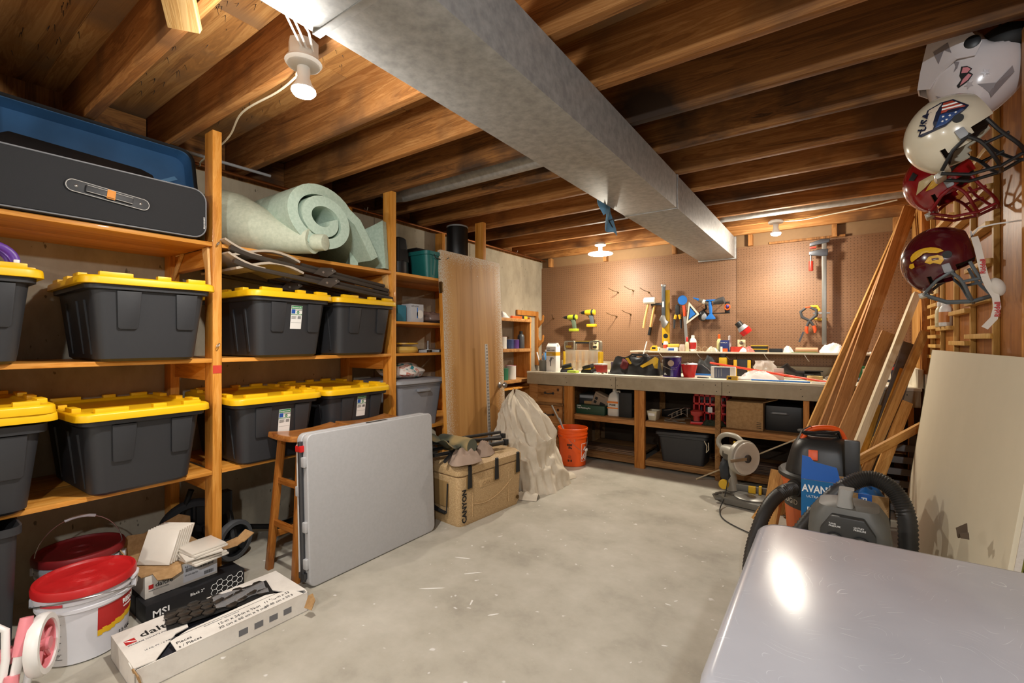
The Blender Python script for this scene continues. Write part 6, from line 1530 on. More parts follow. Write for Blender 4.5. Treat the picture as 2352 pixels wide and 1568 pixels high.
part(ml, 'head', MB().lathe([(.030, -.062), (.036, -.056), (.036, .056), (.030, .062)], 22, ax='x', c=(0, -.03, 0)), M_WHITE)
part(ml, 'handle', MB().tube([(-.012, -.03, -.02), (-.055, -.02, -.19), (-.075, -.015, -.30)], [.012, .014, .016], 12), W_STUD)
hm = w_on('claw_hammer', 'hammer with black grip hanging behind the white mallet', 'hammer', -1.60, 1.63)
part(hm, 'handle', MB().tube([(0, 0, 0), (-.03, .01, -.14), (-.05, .015, -.25)], [.012, .013, .014], 12), W_STUD)
part(hm, 'grip', MB().tube([(-.05, .015, -.25), (-.068, .015, -.34)], [.017, .018], 12), M_BLACK)
part(hm, 'head', MB().cb((.02, 0, .0), (.12, .026, .028)), M_DSTEEL, .004)
cg = w_on('bar_clamp', 'dark bar clamp with silver jaw hanging over the yellow level', 'clamp', -1.485, 1.45)
part(cg, 'bar', MB().box(-.022, .016, -.06, -.04, .02, .37), plain('graphite', '#3c4248', .45), .004)
part(cg, 'paper_tag', MB().box(-.012, .004, -.0612, -.0602, .14, .20), M_PAPER)
part(cg, 'jaw', MB().prism([(-.05, .0), (-.03, -.01), (-.02, -.07), (.0, -.09), (.03, -.06), (.055, -.02), (.03, .0), (.015, .05), (-.025, .05)], -.065, -.04, 'y'), M_STEEL, .003)
part(cg, 'top_cap', MB().box(-.028, .022, -.062, -.038, .36, .385), M_STEEL, .003)
lv = w_on('yellow_level', 'tall yellow spirit level hanging upright on the pegboard', 'level', -1.475, 1.195)
part(lv, 'body', MB().box(-.036, .04, -.025, .0, 0, .58), M_TOOLY, .003)
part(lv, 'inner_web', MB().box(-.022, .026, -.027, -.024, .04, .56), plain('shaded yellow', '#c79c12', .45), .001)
part(lv, 'vial_ring', MB().lathe([(.012, -.03), (.024, -.03), (.026, -.024), (.012, -.024)], 22, ax='y', c=(.002, 0, .085)), M_BLACK)
part(lv, 'vial', MB().lathe([(.012, -.028), (0, -.028)], 16, ax='y', c=(.002, 0, .085)), M_GREY)
part(lv, 'arrow', MB().prism([(-.014, .035), (.018, .035), (.002, .018)], -.0285, -.0265, 'y'), M_INK)
part(lv, 'end_cap', MB().box(-.037, .041, -.026, .001, -.012, .008), M_BLACK, .002)
pl_ = w_on('pliers', 'black pliers with yellow collared handles on the pegboard', 'pliers', -1.345, 1.60)
part(pl_, 'jaws', MB().prism([(-.022, 0), (.0, .02), (.022, 0), (.025, -.07), (.01, -.09), (-.01, -.09), (-.025, -.07)], -.04, -.02, 'y'), M_BLACKM, .004)
for s in (-1, 1):
    part(pl_, 'handle', MB().tube([(s * .012, -.03, -.08), (s * .032, -.03, -.13), (s * .036, -.03, -.24)], [.010, .012, .010], 10), M_RUBBER)
    part(pl_, 'yellow_collar', MB().tube([(s * .018, -.03, -.095), (s * .03, -.03, -.14)], [.0145, .0145], 10), M_TOOLY)
fu = w_on('blue_funnel', 'blue plastic funnel cup hanging above the orange saw', 'funnel', -1.285, 1.655)
part(fu, 'cup', MB().lathe([(.048, -.07), (.05, -.072), (.046, -.066), (.03, -.02), (.012, .0), (.01, 0), (.028, -.022), (.044, -.066), (.048, -.07)], 24, ax='y'), M_BLUE)
sw = w_on('drywall_saw', 'orange handled saw hanging blade down on the pegboard', 'saw', -1.27, 1.54)
part(sw, 'handle', MB().tube([(-.008, -.045, .06), (0, -.045, .0), (.004, -.045, -.055)], [.022, .025, .022], 12, fl=.7), plain('saw orange', '#d24a20', .45))
part(sw, 'blade', MB().prism([(-.014, -.05), (.018, -.05), (.034, -.30), (.018, -.33), (.006, -.33)], -.047, -.044, 'y'), M_STEEL)
sq_ = w_on('speed_square', 'white triangular square with blue centre on the pegboard', 'square', -1.19, 1.51)
tri = [(-.03, .125), (.075, -.01), (-.055, -.11)]
part(sq_, 'plate', MB().prism(tri, -.075, -.070, 'y'), plain('cream metal', '#ddd8c6', .4), .001)
part(sq_, 'blue_centre', MB().prism([(p[0] * .5, p[1] * .5) for p in tri], -.0765, -.0752, 'y'), M_BLUE)
part(sq_, 'black_border', MB().prism([(p[0] * .68, p[1] * .68) for p in tri], -.0758, -.0751, 'y'), M_INK)
bt_ = w_on('headlamp', 'black strapped work lamp hanging behind the square', 'lamp', -1.10, 1.56)
part(bt_, 'strap', MB().tube([(-.02, 0, .08), (.03, -.01, .06), (.04, -.02, .0), (.0, -.02, -.03)], .014, 8, fl=.5), M_BLACKM)
part(bt_, 'lamp_body', MB().sph((.01, -.035, -.075), (.05, .035, .055), 18, 12), M_BLACK)
part(bt_, 'lens', MB().sph((.025, -.058, -.085), (.03, .015, .035), 14, 10), M_GREY)
cgn = w_on('caulk_tube', 'caulk tube with blue nozzle on the pegboard', 'caulk tube', -1.08, 1.63)
part(cgn, 'tube', MB().tube([(-.04, -.06, .018), (.075, -.06, -.035)], .021, 16), plain('brown label', '#6f6355', .5))
part(cgn, 'white_band', MB().tube([(-.005, -.06, .002), (.02, -.06, -.0095)], .0218, 16), M_PAPER)
part(cgn, 'nozzle', MB().tube([(-.04, -.06, .018), (-.06, -.06, .027), (-.10, -.06, .045)], [.014, .012, .004], 12), M_BLUE)
bh = w_on('blue_scraper', 'blue plastic handled tool with triangular foot on the pegboard', 'scraper', -1.005, 1.60)
part(bh, 'grip', MB().tube([(-.01, -.07, .03), (-.004, -.07, -.04), (0, -.07, -.10)], [.016, .017, .013], 12), M_BLUE)
part(bh, 'cross_head', MB().box(-.045, .05, -.09, -.055, .03, .045), M_BLUE, .004)
part(bh, 'foot', MB().prism([(-.012, -.10), (.012, -.10), (.045, -.145), (.038, -.155), (-.042, -.155), (-.048, -.145)], -.085, -.06, 'y'), M_BLUE, .003)
hg = w_on('heat_gun', 'dark grey power tool head with orange ring at the end of the hanging row', 'power tool', -.90, 1.62)
part(hg, 'barrel', MB().tube([(-.08, -.07, -.005), (-.03, -.075, .005), (.02, -.08, .015)], [.022, .034, .036], 16), plain('charcoal plastic', '#3e3f41', .5))
part(hg, 'hanger_plate', MB().box(.02, .065, -.045, -.04, -.11, .0).box(-.2, .065, -.03, -.024, -.118, -.108), M_BLACKM, .002)
part(hg, 'orange_ring', MB().tube([(.045 + .022 * math.cos(a), -.055, -.055 + .026 * math.sin(a)) for a in [2 * PI * k / 18 for k in range(18)]], .007, 8, closed=True), M_ORANGE)
part(hg, 'purple_button', MB().sph((.045, -.055, -.048), (.016, .012, .018), 12, 8), plain('violet plastic', '#4a3d86', .4))
tr_ = w_on('trim_router', 'black and red cylindrical tool with clear base on the pegboard', 'router', -.70, 1.36)
part(tr_, 'motor', MB().tube([(-.055, -.10, .045), (-.02, -.10, .0)], [.032, .034], 18), M_BLACK)
part(tr_, 'collar', MB().tube([(-.025, -.10, .008), (.0, -.095, -.022)], [.04, .052], 20), M_GREY)
part(tr_, 'red_base', MB().tube([(.0, -.095, -.022), (.03, -.085, -.06)], [.054, .05], 20), M_RED)
part(tr_, 'mount', MB().tube([(.02, -.08, -.05), (.02, -.0, -.04)], .012, 8), M_BLACKM)
def spring_clamp(e, ox, oy, oz, hand, ang):
    M = Matrix.Translation((ox, oy, oz)) @ Matrix.Rotation(ang, 4, 'Y')
    for s in (-1, 1):
        part(e, 'jaw_arm', MB().mat(M).tube([(0, 0, .0), (s * .055, 0, .04), (s * .06, 0, .09), (s * .015, 0, .12)], [.012, .014, .013, .010], 10), plain('charcoal plastic', '#3e3f41', .5))
        part(e, 'lever', MB().mat(M).tube([(0, 0, .0), (-s * .012, 0, -.02), (-s * .028, 0, -.055)], [.012, .012, .011], 10), plain('charcoal plastic', '#3e3f41', .5))
        part(e, 'tip_grip', MB().mat(M).tube([(-s * .026, 0, -.05), (-s * .034, 0, -.085), (-s * .028, 0, -.115)], [.014, .015, .009], 10), hand)
    part(e, 'jaw_pad', MB().mat(M).cb((0, 0, .125), (.045, .022, .016)), hand, .004)
spc = w_on('spring_clamp', 'charcoal spring clamp with orange grips hanging on the pegboard', 'clamp', -.165, 1.41)
spring_clamp(spc, 0, -.06, 0, plain('clamp orange', '#e0552a', .45), R(-6))
spy = w_on('spring_clamp', 'yellow spring clamp hanging behind the orange gripped one', 'clamp', -.14, 1.44)
part(spy, 'jaw_arm', MB().tube([(-.02, -.02, .10), (.03, -.02, .10), (.05, -.02, .06)], .013, 10), plain('dull yellow plastic', '#c9a32a', .5))
part(spy, 'lever', MB().tube([(.0, -.02, -.01), (.06, -.02, -.02), (.11, -.02, -.02)], .012, 10), plain('dull yellow plastic', '#c9a32a', .5))
part(spy, 'bar', MB().box(.0, .13, -.03, -.02, .03, .045), M_STEEL, .002)
single('steel_rule', 'grey strip hanging below the spring clamps', 'strip', MB().box(-.008, .008, -.004, 0, -.10, .0), M_DSTEEL, (-.215, 5.05, 1.31), rot=(0, R(20), 0))
lb = w_on('pipe_clamp', 'long upright bar clamp with red handle hanging high on the pegboard', 'clamp', -.055, 1.19)
part(lb, 'bar', MB().box(-.018, .018, -.05, -.025, 0, .94), plain('worn steel bar', '#8a8780', .35, .8), .003)
part(lb, 'fixed_jaw', MB().prism([(-.11, .90), (.035, .92), (.045, .95), (-.02, .955), (-.11, .93)], -.055, -.02, 'y'), M_DSTEEL, .004)
part(lb, 'sliding_jaw', MB().prism([(-.115, .82), (-.02, .80), (.025, .80), (.03, .86), (-.02, .865), (-.115, .85)], -.058, -.017, 'y'), M_DSTEEL, .004)
part(lb, 'screw', MB().cyl((-.10, -.037, .83), (-.10, -.037, .76), .007, n=10), M_STEEL)
part(lb, 'red_grip', MB().cyl((-.10, -.037, .765), (-.10, -.037, .675), .018, n=14), plain('clamp red', '#c53324', .4), .004)
part(lb, 'red_pad', MB().cb((-.085, -.037, .885), (.05, .035, .015)), plain('clamp red', '#c53324', .4), .003)

# ------------------------------------------------------------------ blue rag on the duct
gl = thing('blue_glove', 'light blue rag hanging from the edge of the air duct', 'rag', (-1.16, 2.74, 2.06))
part(gl, 'cloth', MB().grid(lambda u, v: (-.025 - .02 * math.sin(7 * u + 4 * v), -.10 + .20 * u + .03 * v, .10 - .20 * v * (1 - .25 * math.cos(3 * u)) + .02 * math.sin(9 * u)), 14, 12), plain('sky blue cloth', '#6f9fc2', .8, var=.15), solid=.003)
part(gl, 'cord', MB().tube([(-.03, .06, -.05), (-.02, .10, -.09), (-.03, .14, -.07), (-.02, .12, -.03)], .004, 6, closed=True), M_BLACKM)

# ------------------------------------------------------------------ rack on the plywood wall
rk = wthing('wall_rack', 'tall shallow wooden rack of pale dividers and rungs on the plywood wall', 'rack', (.54, 3.1, 1.5))
rk.name = 'rung_rack'; WORLD.add('rung_rack')
M_RP = wood('pale rack wood', '#b4863f', '#cfa257', '#dfb56f', 'z', .5, 14)
for y in (2.71, 3.09, 3.45, 3.83):
    part(rk, 'divider', MB().box(.550, .569, y - .012, y + .012, .75, 2.26), M_RP, .001)
def rungs(y0, y1, zs):
    for z in zs: part(rk, 'rung', MB().at((0, 0, z)).box(.528, .5685, y0 - .012, y1 + .012, -.010, .012), M_RP, .002)
rungs(2.722, 3.078, (1.242, 1.40, 1.557, 1.713, 1.87, 2.03))
rungs(3.102, 3.438, (1.21, 1.37, 1.83, 2.0))
rungs(3.462, 3.818, (1.295, 1.92))
rungs(3.842, 4.12, (1.12, 1.19, 1.25, 1.31, 1.38, 1.45))
part(rk, 'divider', MB().box(.545, .569, 4.13, 4.15, .9, 2.26), M_RP, .001)
part(rk, 'slant_board', MB().mat(frame((.545, 3.5, 2.0), (0, 1, .25), (0, -.25, 1))).box(0, .32, -.01, .01, -.02, .02), M_RP, .001)
pf = thing('picture_frame', 'small cream picture frame hanging under the maroon helmet', 'frame', (.545, 3.95, 1.62))
part(pf, 'frame', MB().box(-.012, .0, -.10, .10, -.10, .10), plain('cream wood frame', '#d8bd84', .5), .003)
part(pf, 'picture', MB().box(-.0135, -.0121, -.055, .055, -.06, .06), plain('sepia print', '#8a6b41', .6, var=.5, scale=40))
for k, (y, c, l_) in enumerate(((3.56, '#c9803f', 'white bottle with orange label on the small rack shelf'), (3.68, '#d9cba0', 'cream bottle beside the orange labelled one on the rack'))):
    bottle('lotion_bottle', l_, (.535, y, 1.3075), .03, .15, M_WHITE if k == 0 else plain('cream bottle', '#d8cda6', .4), M_WHITE, .03, .7, .6, lab=plain('label ' + c, c, .5), rz=R(-60))
single('wire_hook', 'white wire hook sticking out of the plywood wall near the edge stud', 'hook', MB().tube([(.568, 2.42, 1.66), (.50, 2.44, 1.66), (.46, 2.46, 1.655), (.45, 2.475, 1.635), (.45, 2.50, 1.63), (.45, 2.515, 1.655)], .003, 6), M_WHITE)

# ------------------------------------------------------------------ helmets
IR, IUP = Vector((math.cos(R(35)), math.sin(R(35)), 0)), Vector((0, 0, 1))
def helmet_shell(mb, rx=.135, ry=.115, rz=.128, th=.010):
    nu, nv = 40, 26; vs = []; keep = []
    dirs = []
    for j in range(nv + 1):
        t = PI * j / nv
        for i in range(nu):
            p = 2 * PI * i / nu
            d = Vector((math.sin(t) * math.cos(p), math.sin(t) * math.sin(p), math.cos(t))); dirs.append(d)
            k = 1 + .05 * max(0, -d.x) * (1 - abs(d.z))
            vs.append((d.x * rx * k, d.y * ry, d.z * rz))
    fs = []
    for j in range(nv):
        for i in range(nu):
            f = (j * nu + i, (j + 1) * nu + i, (j + 1) * nu + (i + 1) % nu, j * nu + (i + 1) % nu)
            c = sum((dirs[q] for q in f), Vector()) / 4
            if c.z < -.72: continue
            if c.x > .22 and c.z < .42 and abs(c.y) < .80 + .1 * (c.z < -.1): continue
            fs.append(f)
    return mb.add(vs, fs)
def football_helmet(label, loc, ang, yaw, shell, bar, lining=None):
    yaw = yaw - 44
    """hung with the face opening downwards; ang swings the face towards the plywood wall"""
    ir = Vector((math.cos(R(35 + yaw)), math.sin(R(35 + yaw)), 0))
    fwd = (-IUP * math.cos(R(ang)) + ir * math.sin(R(ang))).normalized()
    up = (-ir * math.cos(R(ang)) - IUP * math.sin(R(ang))).normalized()
    lf = up.cross(fwd)
    M = Matrix(((fwd.x, lf.x, up.x, loc[0]), (fwd.y, lf.y, up.y, loc[1]), (fwd.z, lf.z, up.z, loc[2]), (0, 0, 0, 1)))
    e = thing('football_helmet', label, 'helmet', loc, rot=M.to_euler(), group='football helmets hung by the plywood wall')
    part(e, 'shell', helmet_shell(MB()), shell, smooth=60, solid=.006)
    part(e, 'padding', MB().sph((-.012, 0, .005), (.108, .098, .105), 24, 16, lambda d: .62 if d.x > .45 and d.z < .3 else 1.0), lining or plain('dark helmet padding', '#26201f', .9))
    for z, r_ in ((-.035, 1.0), (-.095, .96)):
        part(e, 'mask_bar', MB().tube(crom([(.045, .112, .0 if z > -.05 else -.07), (.10, .108, z * .8), (.165, .075, z), (.192, .0, z - .005), (.165, -.075, z), (.10, -.108, z * .8), (.045, -.112, .0 if z > -.05 else -.07)], 5), .0058, 8), bar)
    for s in (-1, 1):
        part(e, 'mask_bar', MB().tube([(.115, s * .045, .085), (.165, s * .045, .03), (.186, s * .042, -.04), (.182, s * .042, -.10)], .0058, 8), bar)
        part(e, 'mask_bar', MB().tube([(.11, s * .06, .08), (.08, s * .108, .035), (.06, s * .114, -.02)], .0058, 8), bar)
        part(e, 'mask_bar', MB().tube([(.11, s * .105, -.03), (.115, s * .10, -.09)], .0055, 8), bar)
        part(e, 'side_clip', MB().mat(frame((.045, s * .113, -.005), (1, 0, 0), (0, 0, 1))).cb((0, 0, 0), (.035, .025, .012)), M_GREY, .004)
    part(e, 'front_clip', MB().cb((.115, 0, .088), (.02, .075, .03)), plain('clear acrylic', '#b9b6ab', .2), .005)
    part(e, 'ear_hole', MB().mat(frame((-.005, .1135, -.02), (1, 0, 0), (0, 0, 1))).lathe([(.014, -.004), (.014, .004)], 16), M_BLACKM)
    part(e, 'hanging_wire', MB().tube([(.06, -.10, -.02), (-.05, -.13, -.06)], .002, 6), M_STEEL)
    return e, M
M_MAR = plain('maroon gloss', '#4a0d16', .18, var=.05, coat=.6)
M_CRIM = plain('crimson gloss', '#8e1119', .18, var=.05, coat=.6)
M_IVORY = plain('ivory gloss', '#cfc6b0', .22, var=.05, coat=.5)
M_GOLD = plain('gold decal', '#d6a520', .35, var=.05)
def decal(e, poly, mat, name, lift, ang, ca=0.0, cb=0.0):
    """flat shape pressed on the side of a helmet; a runs level to the wall side, b runs up"""
    sa, ka = math.sin(R(ang)), math.cos(R(ang)); pts = []
    def put(a, b):
        a += ca; b += cb
        x, z = a * sa - b * ka, -a * ka - b * sa
        k = max(.03, 1 - (x / .140) ** 2 - (z / .131) ** 2)
        return (x, .1165 * math.sqrt(k) + lift, z)
    n = len(poly); m = MB(); ctr = (sum(p[0] for p in poly) / n, sum(p[1] for p in poly) / n)
    rings = [[put(ctr[0] + (p[0] - ctr[0]) * t, ctr[1] + (p[1] - ctr[1]) * t) for p in poly] for t in (1, .66, .33)]
    m.loft(rings, False, True)
    return part(e, name, m, mat, smooth=0)
h1, M1 = football_helmet('maroon football helmet with gold plume emblem and white chin strap', (.365, 2.52, 1.545), 16, 0, M_MAR, plain('grey mask bar', '#5c6468', .35))
arcp = [(.052 * math.cos(a) - .004, .036 * math.sin(a) + .004) for a in [R(205 - 18 * k) for k in range(11)]] + [(.034 * math.cos(a), .020 * math.sin(a)) for a in [R(40 + 16 * k) for k in range(9)]]
decal(h1, [(a, b) for a, b in arcp], M_GOLD, 'gold_plume', .004, 16, -.035, .006)
decal(h1, [(.0, .004), (.026, .008), (.040, .0), (.044, -.014), (.034, -.03), (.014, -.022), (.004, -.026), (-.012, -.016)], M_GOLD, 'gold_mark', .004, 16, -.035, .004)
decal(h1, [(.008, -.004), (.028, -.004), (.030, -.011), (.010, -.013)], M_MAR, 'maroon_mark', .0052, 16, -.035, .004)
decal(h1, [(-.058, -.018), (-.046, -.016), (-.042, -.032), (-.052, -.038), (-.06, -.03)], M_GOLD, 'gold_mark', .004, 16, -.035, .006)
M_STRAP = plain('white strap', '#cfc7bb', .6)
def hl(a, b, ang, y):
    sa, ka = math.sin(R(ang)), math.cos(R(ang)); return Vector((a * sa - b * ka, y, -a * ka - b * sa))
def ribbon(e, name, pts, w, ang, mat):
    rings = []
    for i, (a, b, y) in enumerate(pts):
        q0, q1 = pts[max(0, i - 1)], pts[min(len(pts) - 1, i + 1)]
        ta, tb = q1[0] - q0[0], q1[1] - q0[1]; L = math.hypot(ta, tb); na, nb = -tb / L * w / 2, ta / L * w / 2
        rings.append([tuple(hl(a + na, b + nb, ang, y)), tuple(hl(a - na, b - nb, ang, y)), tuple(hl(a - na, b - nb, ang, y - .002)), tuple(hl(a + na, b + nb, ang, y - .002))])
    return part(e, name, MB().loft(rings), mat)
ribbon(h1, 'chin_strap', [(.092, .070, .095), (.100, .030, .112), (.106, -.01, .122), (.112, -.05, .126), (.118, -.085, .126)], .020, 16, M_STRAP)
ribbon(h1, 'chin_strap', [(.118, -.085, .126), (.128, -.12, .122), (.146, -.16, .118), (.150, -.20, .118), (.142, -.24, .118), (.118, -.275, .118)], .020, 16, M_STRAP)
part(h1, 'chin_cup', MB().mat(frame(tuple(hl(.150, -.125, 16, .11)), tuple(hl(.3, -1, 16, 0)), (0, 1, 0))).sph((0, 0, 0), (.035, .016, .022), 14, 10), M_STRAP)
ru_, uu_ = tuple(hl(0, 1, 16, 0)), tuple(hl(-1, 0, 16, 0))
text(h1, 'Riddell', .020, tuple(hl(.120, -.075, 16, .1285)), ru_, uu_, M_INKR, bold=.0006)
text(h1, 'Riddell', .020, tuple(hl(.157, -.235, 16, .1205)), ru_, uu_, M_INKR, bold=.0006)
h2, M2 = football_helmet('ivory football helmet with a red, white and blue shield on its side', (.345, 2.20, 1.945), 26, 0, M_IVORY, M_BLACK)
SA = 26
def sh(poly, mat, name, lift): return decal(h2, poly, mat, name, lift, SA, -.026, .036)
sh([(-.058, -.046), (-.034, .040), (.0, .054), (.030, .054), (.068, .016), (.060, .004), (.012, -.040), (-.05, -.052)], plain('navy decal', '#1d2238', .35), 'shield_border', .0035)
sh([(-.052, -.042), (-.030, .036), (.002, .048), (-.020, -.040)], plain('pale decal', '#cdbfae', .35), 'shield_panel', .0050)
sh([(.006, .047), (.028, .048), (.060, .014), (.0, .008)], plain('red decal', '#a4402f', .35), 'flag_stripes', .0050)
for k in range(2):
    sh([(.002, .018 + .013 * k), (.054 - .012 * k, .019 + .013 * k), (.049 - .012 * k, .025 + .013 * k), (.003, .024 + .013 * k)], M_INKW, 'flag_stripe', .0064)
sh([(-.002, .004), (.056, .008), (.012, -.034), (-.014, -.038)], plain('flag blue decal', '#2a4577', .35), 'flag_field', .0050)
for a_, b_ in ((.006, -.006), (.022, -.008), (.036, -.002), (.004, -.022), (.014, -.020)):
    sh([(a_ + .0042 * math.cos(R(36 * k)) * (1 if k % 2 else .45), b_ + .0042 * math.sin(R(36 * k)) * (1 if k % 2 else .45)) for k in range(10)], M_INKW, 'flag_star', .0064)
def hloc(a, b, lift=.1230):
    sa, ka = math.sin(R(SA)), math.cos(R(SA)); x, z = a * sa - b * ka, -a * ka - b * sa
    return (x, .1165 * math.sqrt(max(.03, 1 - (x / .14) ** 2 - (z / .131) ** 2)) + .008, z)
o0, o1, o2 = Vector(hloc(-.066, -.004)), Vector(hloc(-.046, .076)), Vector(hloc(-.09, .01))
text(h2, 'USA', .036, tuple(o0), tuple(o1 - o0), tuple(o2 - o0), plain('navy decal', '#1d2238', .35), bold=.0010, thick=.0012)
h3, M3 = football_helmet('crimson football helmet half hidden behind the ivory one', (.385, 2.64, 1.90), 22, 0, M_CRIM, plain('crimson mask bar', '#7d141a', .35))
decal(h3, [(-.05, -.03), (-.04, .02), (.0, .035), (.03, .02), (.0, .012), (-.02, -.01)], plain('ivory decal', '#cdbb8f', .35), 'pale_plume', .004, 22, -.03, -.03)
decal(h3, [(-.02, -.025), (.0, .01), (.04, .03), (.03, .0), (.005, -.02)], M_GOLD, 'gold_plume', .005, 22, -.03, -.03)
decal(h3, [(-.03, -.01), (-.015, .02), (.0, .0), (-.012, -.02)], M_INK, 'black_mark', .005, 22, -.075, .02)
# motocross helmet above them
mh = wthing('motocross_helmet', 'white motocross helmet with pink butterfly hung between the joists', 'helmet', (.42, 2.32, 2.20))
cM = Vector((.438, 2.36, 2.205))
IR = Vector((math.cos(R(-10)), math.sin(R(-10)), 0))
vw = Vector((math.sin(R(-10)), -math.cos(R(-10)), 0))     # towards the viewer side of the helmet
def mp(a, b, c): return tuple(cM + IR * a + IUP * b + vw * c)
Mm = Matrix(((IR.x, 0, vw.x, cM.x), (IR.y, 0, vw.y, cM.y), (0, 1, 0, cM.z), (0, 0, 0, 1)))
M_MX = plain('white gloss shell', '#d9d2d3', .2, var=.02, coat=.5)
def mx_fn(d):
    k = 1.0
    if d.y < -.2: k += .16 * max(0, 1 - abs(d.x + .05) * 1.6) * (-d.y - .2)
    if d.x < -.3: k += .05 * (-d.x)
    if d.y > .35 and d.x > .05: k -= .42 * min(1, (d.y - .35) * 2.0) * min(1, (d.x - .05) * 3)
    return k
part(mh, 'shell', MB().mat(Mm).sph((0, 0, 0), (.132, .150, .105), 48, 30, mx_fn), M_MX, smooth=35)
part(mh, 'eye_port', MB().mat(Mm).sph((.07, .075, .0), (.08, .065, .085), 28, 16), M_BLACKM)
PK = [(-.160, -.01), (-.152, .05), (-.135, .13), (-.122, .185), (-.098, .205), (-.074, .195), (-.055, .13), (-.012, .105), (.012, .06), (-.005, .02), (-.05, .028), (-.10, .005), (-.125, -.03)]
def pkz(a, b): return max(.02, .112 - .75 * max(0.0, -a - .05) + .0 * b)
for s_, nm in ((1, 'visor_peak'), (-1, 'visor_peak')):
    ctr = (-.08, .09); rings = [[(ctr[0] + (p[0] - ctr[0]) * t, ctr[1] + (p[1] - ctr[1]) * t, s_ * pkz(ctr[0] + (p[0] - ctr[0]) * t, 0)) for p in PK] for t in (1, .75, .5, .25)]
    pkp = part(mh, nm, MB().mat(Mm).loft(rings, False, True), M_MX, solid=.004, smooth=30)
part(mh, 'visor_front', MB().mat(Mm).loft([[(p[0] - .002, p[1], s_ * pkz(p[0], 0)) for s_ in (-1, -.5, 0, .5, 1)] for p in PK[:6]], False, False, closed=False), M_MX, solid=.004)
part(mh, 'flower_graphic', MB().mat(Mm).prism([(-.118 + .016 * math.cos(R(36 * k)) * (1 if k % 2 else .4), .165 + .018 * math.sin(R(36 * k)) * (1 if k % 2 else .4)) for k in range(10)], .075, .0785), plain('grey graphic', '#8a8386', .35))
part(mh, 'grey_graphic', MB().mat(Mm).add([(-.115, .10, .071), (-.075, .105, .0985), (-.065, .06, .104), (-.085, .085, .091), (-.10, .045, .079)], [(0, 1, 2, 3, 4)]), plain('grey graphic', '#8a8386', .35), solid=.0015)
part(mh, 'visor_screw', MB().mat(Mm @ Matrix.Translation((-.012, .070, .114))).lathe([(.022, 0), (.022, .004), (.015, .007), (0, .007)], 18), M_BLACK)
part(mh, 'chin_strap', MB().tube([mp(.10, .10, -.02), mp(.075, .16, -.02), mp(.09, .21, -.02)], .014, 8, fl=.4), M_BLACKM)
M_GFX = plain('grey graphic', '#8a8386', .35)
def mx_decal(poly, mat, name, lift=.003):
    pts = []
    for a, b in poly:
        k = max(.02, 1 - (a / .140) ** 2 - (b / .166) ** 2); pts.append((a, b, .1055 * math.sqrt(k) + lift))
    n = len(pts); ca = sum(p[0] for p in pts) / n; cb2 = sum(p[1] for p in pts) / n
    k = max(.02, 1 - (ca / .140) ** 2 - (cb2 / .166) ** 2)
    return part(mh, name, MB().mat(Mm).add(pts + [(ca, cb2, .1055 * math.sqrt(k) + lift)], [(i, (i + 1) % n, n) for i in range(n)]), mat, smooth=0)
mx_decal([(-.045, -.03), (-.04, .0), (-.025, -.005), (-.012, -.02), (-.02, -.028), (-.01, -.04), (-.022, -.058), (-.048, -.07), (-.052, -.06), (-.04, -.045)], M_INK, 'butterfly')
mx_decal([(-.040, -.024), (-.036, -.006), (-.024, -.010), (-.016, -.02), (-.025, -.029)], plain('pink decal', '#d98a93', .35), 'butterfly_wing', .0042)
mx_decal([(-.022, -.033), (-.014, -.041), (-.024, -.054), (-.044, -.064), (-.036, -.046)], plain('pink decal', '#d98a93', .35), 'butterfly_wing', .0042)
for poly in ([(.0, -.075), (.03, -.11), (.035, -.125), (.09, -.06), (.085, -.04), (.04, -.1)], [(-.11, -.06), (-.10, -.08), (-.06, -.115), (-.02, -.13), (-.03, -.115), (-.07, -.095)], [(-.06, .03), (-.045, .02), (-.05, .0), (-.06, -.01), (-.055, .01)]):
    mx_decal(poly, M_GFX, 'grey_graphic')
for a, b in ((-.02, -.07), (.02, -.045)):
    mx_decal([(a + .014 * math.cos(R(36 * k)) * (1 if k % 2 else .45), b + .014 * math.sin(R(36 * k)) * (1 if k % 2 else .45)) for k in range(10)], plain('pale grey graphic', '#b3abae', .35), 'flower_graphic')
part(mh, 'hanging_strap', MB().tube([mp(.06, .12, -.05), mp(.06, .19, -.05), (.50, 2.40, 2.45), (.52, 2.42, 2.508)], .004, 6), M_BLACKM)

